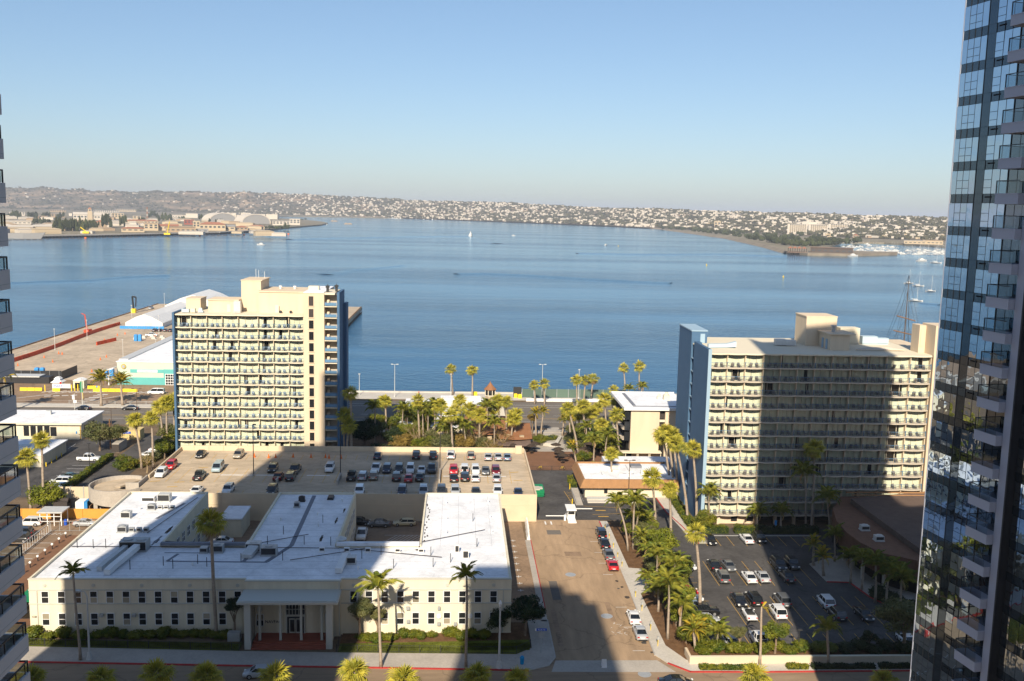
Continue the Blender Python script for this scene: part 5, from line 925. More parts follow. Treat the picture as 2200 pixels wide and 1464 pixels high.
# ================================================================== around the orange wall and staff car park
t = thing('orange_wall', 'orange painted wall behind the staff car park', 'wall', None, (-80, 191, 0)); part('panel', MB().box(-8, 0, 0, 17.4, .25, 2.0), 'orange_wall', t)
for x in (-8, -2, 4, 10): part('buttress', MB().box(x, -.1, 0, x + .4, 0, 2.05), 'orange_wall', t)
t = thing('compound_wall', 'tan panel wall of the compound below the ramp', 'wall', None, (-78, 204.4, 0))
for i in range(6): part('panel', MB().box(-8 + i * 2.8, 0, 0, -5.4 + i * 2.8, .2, 2.6), 'garage_cream', t); part('post', MB().box(-5.4 + i * 2.8, -.05, 0, -5.2 + i * 2.8, .25, 2.7), 'grey_metal', t)
t = thing('compound_wall', 'dark wooden side wall of the compound', 'wall', None, (-74.8, 192, 0)); part('panel', MB().box(0, .3, 0, .2, 12, 2.2), 'wood', t)
b = bld('storage_cube', 'blue and white storage cube inside the compound', (-77.2, 196), 'container'); b('box', MB().box(-78.6, 195, 0, -76.9, 197.5, 2.2), 'white_paint'); b('front', MB().box(-76.85, 195, .05, -76.2, 197.5, 2.25), 'blue_plastic')
b = bld('machine', 'grey machinery with orange cones inside the compound', (-74, 197), 'machine'); b('box', MB().box(-74.2, 196.8, .3, -73, 198.4, 2.4).box(-73.9, 195.6, .1, -72.9, 196.7, 1.3), 'grey_metal'); b('guard', MB().box(-72.6, 195.8, 0, -72.2, 196.2, 1.0), 'orange_cone')
b = bld('tank', 'dark grey tank skid inside the compound', (-81.5, 196.5), 'tank'); b('body', MB().box(-83.4, 195.8, .3, -80.6, 198, 1.9).tube([(-83.4, 196.9, 1.9), (-80.6, 196.9, 1.9)], .6, 10), 'brown_vent')
b = bld('guard_shelter', 'open white framed guard shelter before the orange wall', (-80, 187.6), 'shelter')
for x in (-82.1, -80.7, -79.4, -78.0):
    for y in (186.3, 189.3): b('post', MB().box(x, y, 0, x + .14, y + .14, 2.7), 'white_paint')
b('roof', MB().box(-82.5, 186, 2.7, -77.6, 189.8, 2.95), 'duct_metal'); b('rail', MB().box(-82.1, 186.32, .9, -78.1, 186.42, 1.0).box(-82.1, 186.32, 1.9, -78.1, 186.42, 2.0), 'white_paint')
tag(part('litter_bin', MB().tube([(0, 0, 0), (0, 0, 1.0)], .3, 10).tube([(0, 0, 1), (0, 0, 1.15)], [.34, .2], 10), 'blue_sign', None, (-77.4, 187, .02)), 'blue round bin beside the guard shelter', 'bin')
t = thing('car_park_fence', 'grey sliding gate and fence around the staff car park', 'fence', None, (-78, 183.4, 0))
for i in range(7): part('post', MB().tube([(-1 + i * 1.9, 0, 0), (-1 + i * 1.9, 0, 2.0)], .05, 5), 'grey_metal', t)
part('rail', MB().box(-1, -.02, 1.95, 10.4, .02, 2.0).box(-1, -.02, .1, 10.4, .02, .14), 'grey_metal', t)
t = thing('sliding_gate', 'pale mesh sliding gate beside the parked dark cars', 'gate', None, (-78.6, 176, 0)); part('frame', MB().box(-.05, -8, .1, .05, 7, .2).box(-.05, -8, 1.9, .05, 7, 2.0), 'duct_metal', t)
for i in range(16): part('bar', MB().box(-.03, -8 + i, .2, .03, -7.94 + i, 1.9), 'duct_metal', t)
part('brace', MB().bar((0, -8, 1.95), (0, -4, .15), .05).bar((0, -4, 1.95), (0, 0, .15), .05).bar((0, 0, 1.95), (0, 4, .15), .05), 'duct_metal', t)
gl_ = setm(MB().tube([(0, 0, 0), (0, 0, .9)], .12, 8).mesh('post'), 'dark_metal')
gs = MB()
gs.loft([[(.3 * math.sin(R(a)) * math.cos(t_), .3 * math.sin(R(a)) * math.sin(t_), 1.15 - .3 * math.cos(R(a))) for t_ in (2 * math.pi * j / 10 for j in range(10))] for a in (15, 45, 75, 105, 135, 165)]); gs = setm(gs.mesh('globe', True), 'white_paint')
for i in range(8):
    t = thing('bollard_lamp', 'globe topped bollard lamp beside the brick walk, ' + ORD[i] + ' from the near end', 'lamp', 'globe bollard lamps', (-74.4, 158.2 + i * 3.05, .02), 0, .8); O('post', gl_, t); O('globe', gs, t)
b = bld('smoking_shelter', 'green glass shelter beside the left tower', (-65, 146), 'shelter'); b('panel', MB().box(-66.8, 143, .2, -66.7, 148, 2.3).box(-66.8, 142.9, .2, -63.6, 143, 2.3), 'guard_glass'); b('canopy', MB().loft([[(-67, 142.6, 3.2), (-63.4, 142.6, 2.7), (-63.4, 142.6, 2.8), (-67, 142.6, 3.3)], [(-67, 148, 3.2), (-63.4, 148, 2.7), (-63.4, 148, 2.8), (-67, 148, 3.3)]]), 'green_bin')

# ================================================================== street furniture
t = thing('street_lamp', 'curved arm street lamp before the left half of the cream building', 'lamp post', None, (-51.2, 129.6, .14)); part('base', MB().tube([(0, 0, 0), (0, 0, 1.0)], [.45, .25], 8), 'pole_pale', t); part('pole', MB().tube([(0, 0, .9), (0, 0, 9.2), (-.3, 0, 9.9), (-1, 0, 10.0)], [.16, .11, .09, .08], 8), 'pole_pale', t); part('lamp_head', MB().box(-1.8, -.18, 9.85, -.9, .18, 10.1), 'duct_metal', t)
t = thing('street_lamp', 'straight pale street lamp with globe top at the right corner', 'lamp post', None, (6.3, 126.3, .14)); part('base', MB().tube([(0, 0, 0), (0, 0, 1.0)], [.45, .25], 8), 'pole_pale', t); part('pole', MB().tube([(0, 0, .9), (0, 0, 9)], [.16, .11], 8), 'pole_pale', t); part('lamp_head', MB().tube([(0, 0, 9), (0, 0, 9.5), (0, 0, 9.9)], [.14, .26, .1], 8), 'white_paint', t)
t = thing('street_sign', 'blue street name sign on a thin post at the corner', 'sign', None, (12.6, 130.8, .14)); part('pole', MB().tube([(0, 0, 0), (0, 0, 3.6)], .05, 6), 'grey_metal', t); part('name_plate', MB().box(-.75, -.03, 3.35, .75, .03, 3.7), 'blue_sign', t); part('white_end', MB().box(-.95, -.03, 3.35, -.755, .03, 3.7), 'white_paint', t); text('lettering', 'Pacific Hy', .28, 'white_paint', t, (0, -.05, 3.52)); part('round_sign', MB().tube([(0, -.04, 2.7), (0, 0, 2.7)], .45, 8), 'grey_metal', t)
t = thing('litter_bin', 'bright blue bin on the corner pavement', 'bin', None, (9.6, 127.4, .14)); part('body', MB().tube([(0, 0, 0), (0, 0, .95)], [.26, .32], 10), mat('bin_cyan', (.01, .25, .5), .5), t); part('lid', MB().tube([(0, 0, .95), (0, 0, 1.2)], [.34, .15], 10), 'bin_cyan', t)
t = thing('sandwich_board', 'white folding sandwich board in the crossing', 'sign', None, (21.2, 126.6, .03)); part('board', MB().loft([[(-.4, -.35, 0), (.4, -.35, 0), (.4, -.3, 0), (-.4, -.3, 0)], [(-.35, -.03, 1.15), (.35, -.03, 1.15), (.35, .02, 1.15), (-.35, .02, 1.15)]]), 'white_paint', t); part('board', MB().loft([[(-.4, .3, 0), (.4, .3, 0), (.4, .35, 0), (-.4, .35, 0)], [(-.35, .03, 1.12), (.35, .03, 1.12), (.35, .08, 1.12), (-.35, .08, 1.12)]]), 'white_paint', t)
mp = setm(MB().tube([(0, 0, 0), (0, 0, 1.0)], .05, 6).mesh('post'), 'yellow'); mh = setm(MB().box(-.14, -.1, 1.0, .14, .1, 1.35).tube([(0, -.1, 1.35), (0, .1, 1.35)], .14, 10).mesh('meter_head'), 'grey_metal')
for i, y in enumerate((132.8, 138.2, 145.4, 151, 164.6, 169.4, 174.4, 179.6, 185.2)):
    t = thing('parking_meter', 'yellow parking meter beside the side street, ' + ORD[i] + ' from the near end', 'parking meter', 'parking meters', (30.2, y, .14)); O('post', mp, t); O('meter_head', mh, t)
def iron_fence(label, pts, h=1.1, z=.17, gap=.28, name='iron_fence', mt='dark_metal'):
    t = thing(name, label, 'fence', None, (pts[0][0], pts[0][1], z)); ox, oy = pts[0]
    for (x0, y0), (x1, y1) in zip(pts, pts[1:]):
        L_ = math.hypot(x1 - x0, y1 - y0); a = math.atan2(y1 - y0, x1 - x0); m_ = MB()
        part('rail', MB().box(0, -.02, h - .08, L_, .02, h - .03).box(0, -.02, .12, L_, .02, .16), mt, t, (x0 - ox, y0 - oy, 0), a)
        bars = MB()
        for q in np.arange(0, L_, gap): bars.box(q, -.012, 0, q + .024, .012, h)
        part('bars', bars, mt, t, (x0 - ox, y0 - oy, 0), a, kind='stuff')
        for q in np.arange(0, L_, 3): part('fence_post', MB().box(q - .04, -.04, 0, q + .04, .04, h + .08), mt, t, (x0 - ox, y0 - oy, 0), a)
iron_fence('black iron fence round the sunlit lawn right of the portico', [(-16.9, 133.4), (-17, 131.3), (9, 130.5), (11.2, 132.6)]); iron_fence('black iron fence along the shaded lawn left of the portico', [(-62, 133.8), (-31, 131.95), (-31, 134)])
iron_fence('low dark railing between plaza and forecourt', [(17.5, 228.6), (30, 229)], 1.2, .02)
t = thing('gatehouse', 'small white parking gatehouse in the middle of the side street', 'booth', None, (24, 192, .02), 0, .86); part('plinth', MB().box(-1.0, -3.6, 0, 1.0, 3.0, .25), 'white_paint', t); part('wall', MB().box(-.9, -1, .25, .9, 2.6, 1.3), 'white_paint', t); part('window', MB().box(-.85, -.95, 1.31, .85, 2.55, 2.2), 'window_dark', t)
for x in (-.9, .78):
    for y in (-1, .75, 2.48): part('post', MB().box(x, y, 1.3, x + .12, y + .12, 2.3), 'white_paint', t)
part('roof', MB().box(-1.2, -1.4, 2.31, 1.2, 3.0, 2.65), 'white_paint', t); part('ticket_machine', MB().box(-.3, -3.2, .25, .3, -2.5, 1.4), 'white_paint', t)
for i, (x0, x1, y) in enumerate(((18.6, 22.6, 190.6), (25.2, 29, 195.4))): t = thing('barrier_arm', ['left', 'right'][i] + ' white barrier arm beside the gatehouse', 'barrier', None, (x0, y, .02)); part('arm', MB().box(0, -.06, .95, x1 - x0, .06, 1.1), 'white_paint', t); part('pedestal', MB().box(-.2 if i else x1 - x0 - .2, -.2, 0, .2 if i else x1 - x0 + .2, .2, 1.2), 'yellow' if i else 'white_paint', t)
t = thing('ramp_wall', 'white jersey barrier leaning along the street edge by the garage', 'barrier', None, (14.2, 184, .02))
for i in range(4): part('block', MB().loft([[(-.35, -5.4 + i * 2.7, 0), (.35, -5.4 + i * 2.7, 0), (.12, -5.4 + i * 2.7, 1.1), (-.12, -5.4 + i * 2.7, 1.1)], [(-.35, -2.8 + i * 2.7, 0), (.35, -2.8 + i * 2.7, 0), (.12, -2.8 + i * 2.7, 1.1), (-.12, -2.8 + i * 2.7, 1.1)]]), 'white_paint', t, (i * .1, 0, 0))
t = thing('dumpster', 'green dumpster full of pale rubbish beside the garage', 'dumpster', None, (18.4, 208.8, .02)); part('body', MB().loft([[(-1.1, -2.2, .15), (1.1, -2.2, .15), (1.1, 2.2, .15), (-1.1, 2.2, .15)], [(-1.3, -2.4, 1.6), (1.3, -2.4, 1.6), (1.3, 2.4, 1.6), (-1.3, 2.4, 1.6)]]), 'green_bin', t); part('lid', MB().box(-1.3, .6, 1.62, 1.2, 2.4, 1.75), 'green_bin', t); part('rubbish', MB().box(-1, -2, 1.61, .3, .4, 1.85).box(.2, -1.2, 1.61, 1, .3, 1.78), 'concrete_pale', t)
for z in (.5, 1.0): part('rib', MB().box(-1.35, -2.45, z, 1.35, -2.2, z + .1), 'green_bin', t)
t = thing('access_ramp', 'grey concrete ramp with railings beside the lodge', 'ramp', None, (27, 206, .02)); part('slab', MB().loft([[(-.8, -5, 0), (.8, -5, 0), (.8, -5, .05), (-.8, -5, .05)], [(-.8, 5.5, 0), (.8, 5.5, 0), (.8, 5.5, .8), (-.8, 5.5, .8)]]), 'concrete', t); part('railing', MB().box(-.8, -5, .9, -.74, 5.5, .96).box(.74, -5, .9, .8, 5.5, .96), 'grey_metal', t)
t = thing('wheel_ramp', 'long low pale steps and ramp in front of the lodge', 'ramp', None, (29, 204.2, .02)); part('step', MB().box(0, -1.6, 0, 14, -.2, .25), 'concrete_pale', t); part('step', MB().box(0, -.19, 0, 14, 1.2, .5), 'concrete_pale', t); part('railing', MB().box(0, -.25, .5, 12, -.2, 1.1), 'grey_metal', t)
for i, (x, y) in enumerate(((25.4, 201.4), (26.2, 213))): tag(O('yellow_post', yp, None, (x, y, .02), 0, .6), ['near', 'far'][i] + ' yellow bollard at the access ramp', 'bollard')
# parasols and tables on the plaza
um = MB()
for i in range(8):
    a, b_ = R(45 * i), R(45 * i + 45); um.quad((1.5 * math.cos(a), 1.5 * math.sin(a), 2.2), (1.5 * math.cos(b_), 1.5 * math.sin(b_), 2.2), (0, 0, 2.8))
um = setm(um.mesh('canopy'), 'brown_cloth'); ups = setm(MB().tube([(0, 0, 0), (0, 0, 2.75)], .04, 6).mesh('pole'), 'dark_metal'); ut = setm(MB().tube([(0, 0, .7), (0, 0, .76)], .6, 12).tube([(0, 0, 0), (0, 0, .7)], .08, 6).mesh('table'), 'brown_cloth')
UP = [(26.3, 238.6), (26.5, 241.8), (26.9, 235.4), (26.2, 246.2), (20.6, 247.6), (18.4, 246.3), (16.8, 248.4), (19.6, 244.8), (14.8, 245.2), (33.4, 242.4), (35.4, 247.6), (37.8, 247.2), (12.8, 248.4)]
for i, (x, y) in enumerate(sorted(UP)):
    t = thing('parasol_table', 'brown parasol over a dark table on the plaza, ' + ordi(i, len(UP)), 'parasol', 'parasols on the plaza', (x, y, .03)); O('canopy', um, t); O('pole', ups, t); O('table', ut, t)
for i, (x, y) in enumerate(((20.6, 229.6), (26.2, 229.6))):
    t = thing('bicycle', ['left', 'right'][i] + ' yellow bicycle parked by the plaza railing', 'bicycle', None, (x, y, .03))
    for s in (-.5, .5): part('wheel', MB().loft([[(s + .34 * math.cos(q), -.02, .34 + .34 * math.sin(q)), (s + .3 * math.cos(q), -.02, .34 + .3 * math.sin(q)), (s + .3 * math.cos(q), .02, .34 + .3 * math.sin(q)), (s + .34 * math.cos(q), .02, .34 + .34 * math.sin(q))] for q in (2 * math.pi * j / 12 for j in range(13))], cap=False), 'tyre', t)
    part('frame', MB().bar((-.5, 0, .34), (-.1, 0, .8), .03).bar((-.1, 0, .8), (.4, 0, .8), .03).bar((.4, 0, .8), (.5, 0, .34), .03).bar((-.1, 0, .35), (.4, 0, .8), .03).bar((-.1, 0, .35), (-.1, 0, .95), .03).bar((.38, -.25, 1.0), (.38, .25, 1.0), .025), 'yellow', t); part('saddle', MB().box(-.22, -.08, .92, .05, .08, 1.0), 'dark_metal', t)
b = bld('planter_wall', 'curved pale retaining wall around the palm island', (27, 262), 'wall'); b('wall', MB().prism([(20, 256), (26, 252.6), (27.4, 253), (29.6, 262), (28.8, 262.4), (26.6, 254), (20.6, 257)], 0, .9), 'concrete_pale')
# promenade
for i, (x, y, h) in enumerate(((-33.6, 322.5, 7.2),)): lamp_post(x, y, .05, h, 'single headed pale lamp on the promenade at left', 'pole_pale', 0, 1)
lamp_post(-21.4, 319.5, .05, 11.2, 'tall pale twin headed lamp on the promenade', 'pole_pale', .9, 2); lamp_post(28.6, 318, .05, 12, 'tall twin headed promenade lamp behind the palm pair', 'pole_pale', .9, 2); lamp_post(-2.4, 321, .05, 7.8, 'single headed pale lamp beside the promenade palm', 'pole_pale', 0, 1); lamp_post(41.4, 320, .05, 10, 'single headed promenade lamp among the palms', 'pole_pale', 0, 1)
t = thing('screen_fence', 'green netted fence along the promenade', 'fence', None, (22, 321, .05)); 
for i in range(9): part('netting_panel', MB().box(i * 4, 0, .1, i * 4 + 3.9, .05, 3.0), mat('netting', (.10, .15, .12), .9, rnd=.15) if i < 8 else 'guard_glass', t); part('post', MB().box(i * 4 - .06, -.05, 0, i * 4 + .06, .1, 3.05), 'grey_metal', t)
part('end_screen', MB().box(-3, 0, 0, -.2, .3, 3.6), 'dark_metal', t)
t = thing('white_barrier', 'long white low wall between harbour road and promenade', 'barrier', None, (23, 314.6, 0))
for i in range(9): part('block', MB().box(i * 3, -.2, 0, i * 3 + 2.95, .2, 1.0), 'white_paint', t)
for i, (x, y) in enumerate(((19.8, 320.5), (21.2, 319.5), (6.1, 323), (5.6, 323.4))): tag(part('hazard_box', MB().box(-.6, -.4, 0, .6, .4, 1.2).box(-.5, -.3, 1.2, .5, .3, 1.4), 'yellow', None, (x, y, .06), 0, kind=None), 'yellow box standing on the promenade, ' + ordi([19.8, 21.2, 6.1, 5.6].index(x), 4) + ' in building order', 'box', 'yellow boxes on the promenade')
for o, lb in zip([o for o in bpy.data.objects if o.name.startswith('hazard_box')], ('left yellow box before the netted promenade fence', 'right yellow box before the netted promenade fence', 'right yellow box beside the promenade palms', 'left yellow box beside the promenade palms')): o['label'] = lb
# jogger on the promenade: one skinned body
def person(label, loc, rz, top, joints, edges, rad):
    me = bpy.data.meshes.new('body'); me.from_pydata(joints, edges, []); o = bpy.data.objects.new('body', me); COL.objects.link(o)
    sk = o.modifiers.new('skin', 'SKIN')
    for i, v in enumerate(me.skin_vertices[0].data): v.radius = (rad[i], rad[i]); v.use_root = i == 0
    o.modifiers.new('sub', 'SUBSURF').levels = 1; o.modifiers['sub'].render_levels = 1
    dg = bpy.context.evaluated_depsgraph_get(); m2 = bpy.data.meshes.new_from_object(o.evaluated_get(dg)); bpy.data.objects.remove(o)
    setm(m2, 'skin', top, 'cloth_dark')
    for p in m2.polygons: z = p.center.z; p.material_index = 1 if .95 < z < 1.5 else (2 if z < .95 and z > .1 else 0)
    t = thing('person', label, 'person', None, loc, rz); O('body', m2, t)
    part('hair', MB().loft([[(r_ * math.cos(q), r_ * math.sin(q) , z) for q in (2 * math.pi * j / 8 for j in range(8))] for r_, z in ((.105, 1.68), (.115, 1.75), (.06, 1.82))]), 'cloth_dark', t)
J = [(0, 0, .95), (0, .04, 1.2), (0, .08, 1.42), (0, .1, 1.52), (0, .12, 1.68), (-.2, .08, 1.42), (-.3, .0, 1.18), (-.24, .22, 1.1), (.2, .08, 1.42), (.3, -.12, 1.2), (.26, -.05, .98), (-.1, 0, .9), (-.11, .3, .58), (-.11, .1, .1), (-.11, .26, .05), (.1, 0, .9), (.11, -.12, .5), (.11, -.42, .3), (.11, -.45, .15)]
E_ = [(0, 1), (1, 2), (2, 3), (3, 4), (2, 5), (5, 6), (6, 7), (2, 8), (8, 9), (9, 10), (0, 11), (11, 12), (12, 13), (13, 14), (0, 15), (15, 16), (16, 17), (17, 18)]
RA = [.15, .14, .15, .06, .11, .07, .05, .035, .07, .05, .035, .09, .065, .045, .04, .09, .065, .045, .04]
person('jogger in a red top running along the promenade', (-13.4, 322.5, .06), R(-90), 'cloth_red', J, E_, RA)
person('pedestrian in a blue top waiting by the pier entrance', (-122.6, 326, .03), 0, 'blue_plastic', J, E_, RA)
# lot wall and boundary details
t = thing('lot_wall', 'low cream retaining wall along the highway before the car lot', 'wall', None, (34, 127.1, 0)); part('wall', MB().box(-.4, 0, 0, 44, .35, 1.15), 'hotel_beige', t); part('return_wall', MB().box(-.4, .351, 0, -.05, 3.2, 1.1), 'hotel_beige', t); part('coping', MB().box(-.45, -.05, 1.15, 44, .4, 1.22), 'hotel_trim', t)
struct('planter_soil', MB().box(34, 127.46, .1, 78, 131.2, .75), 'mulch')
t = thing('lot_fence', 'weathered timber fence along the mulch strip', 'fence', None, (34.2, 130, 0))
for i in range(14): part('board', MB().box(-.04, 0, 0, .04, .62, .9), 'wood', t, (i * -.02, .3 + i * .66, .02))
t = thing('blue_sign', 'blue parking sign before the dark hotel openings', 'sign', None, (65.2, 184.6, .02)); part('plate', MB().box(-.25, -.03, .9, .25, .03, 2.2), 'blue_plastic', t); part('post', MB().tube([(0, .05, 0), (0, .05, 2.2)], .04, 5), 'grey_metal', t)
lamp_post(50.6, 130.4, .75, 2.9, 'short black lamp post in the shaded front planter', 'dark_metal', 0, 1); lamp_post(-87, 225, 0, 7, 'thin dark lamp post in the clipped hedge', 'dark_metal', 0, 1)
t = thing('utility_pole', 'rough wooden utility pole beside the olive tree', 'pole', None, (-90, 247, 0)); part('pole', MB().tube([(0, 0, 0), (0, 0, 8)], .16, 7), 'wood', t); part('bracket', MB().box(-.5, -.05, 6.6, .5, .05, 6.75), 'wood', t)
t = thing('utility_box', 'grey utility cabinet among the shaded shrubs by the portico', 'cabinet', None, (-32.4, 135.2, .18)); part('box', MB().box(-.9, -.5, 0, .9, .5, 1.3), 'grey_metal', t); part('door_panel', MB().box(-.8, -.53, .1, .8, -.503, 1.2), 'grey_metal', t)
# tall ship mast showing above the right hotel
t = thing('tall_ship', 'sailing ship with bare yards moored behind the right hotel', 'ship', None, (165.5, 345, -3)); part('hull', MB().loft([[(-4, -22, 0), (4, -22, 0), (4.5, -22, 5), (-4.5, -22, 5)], [(-4.5, 10, 0), (4.5, 10, 0), (5, 10, 4.5), (-5, 10, 4.5)], [(-.4, 24, .5), (.4, 24, .5), (.6, 26, 6), (-.6, 26, 6)]]), 'dark_metal', t)
for y, h in ((-2, 44), ): part('mast', MB().tube([(0, y, 3), (0, y, h * .6), (0, y, h)], [.3, .22, .1], 8), 'pole_brown', t)
for z, l in ((24.5, 5.4), (30, 4.4)): part('yard', MB().tube([(-l * .8, -2, z + .9), (l * .8, -2.4, z - .9)], .2, 6), 'wood', t)
for s in (-1, 1):
    for z in (30, 40, 46): part('stay', MB().bar((0, -2, z), (s * 4.5, -8 + z * .2, 4), .05), 'dark_metal', t); part('stay', MB().bar((0, -2, z), (0, -2 + s * 22, 8), .05), 'dark_metal', t)

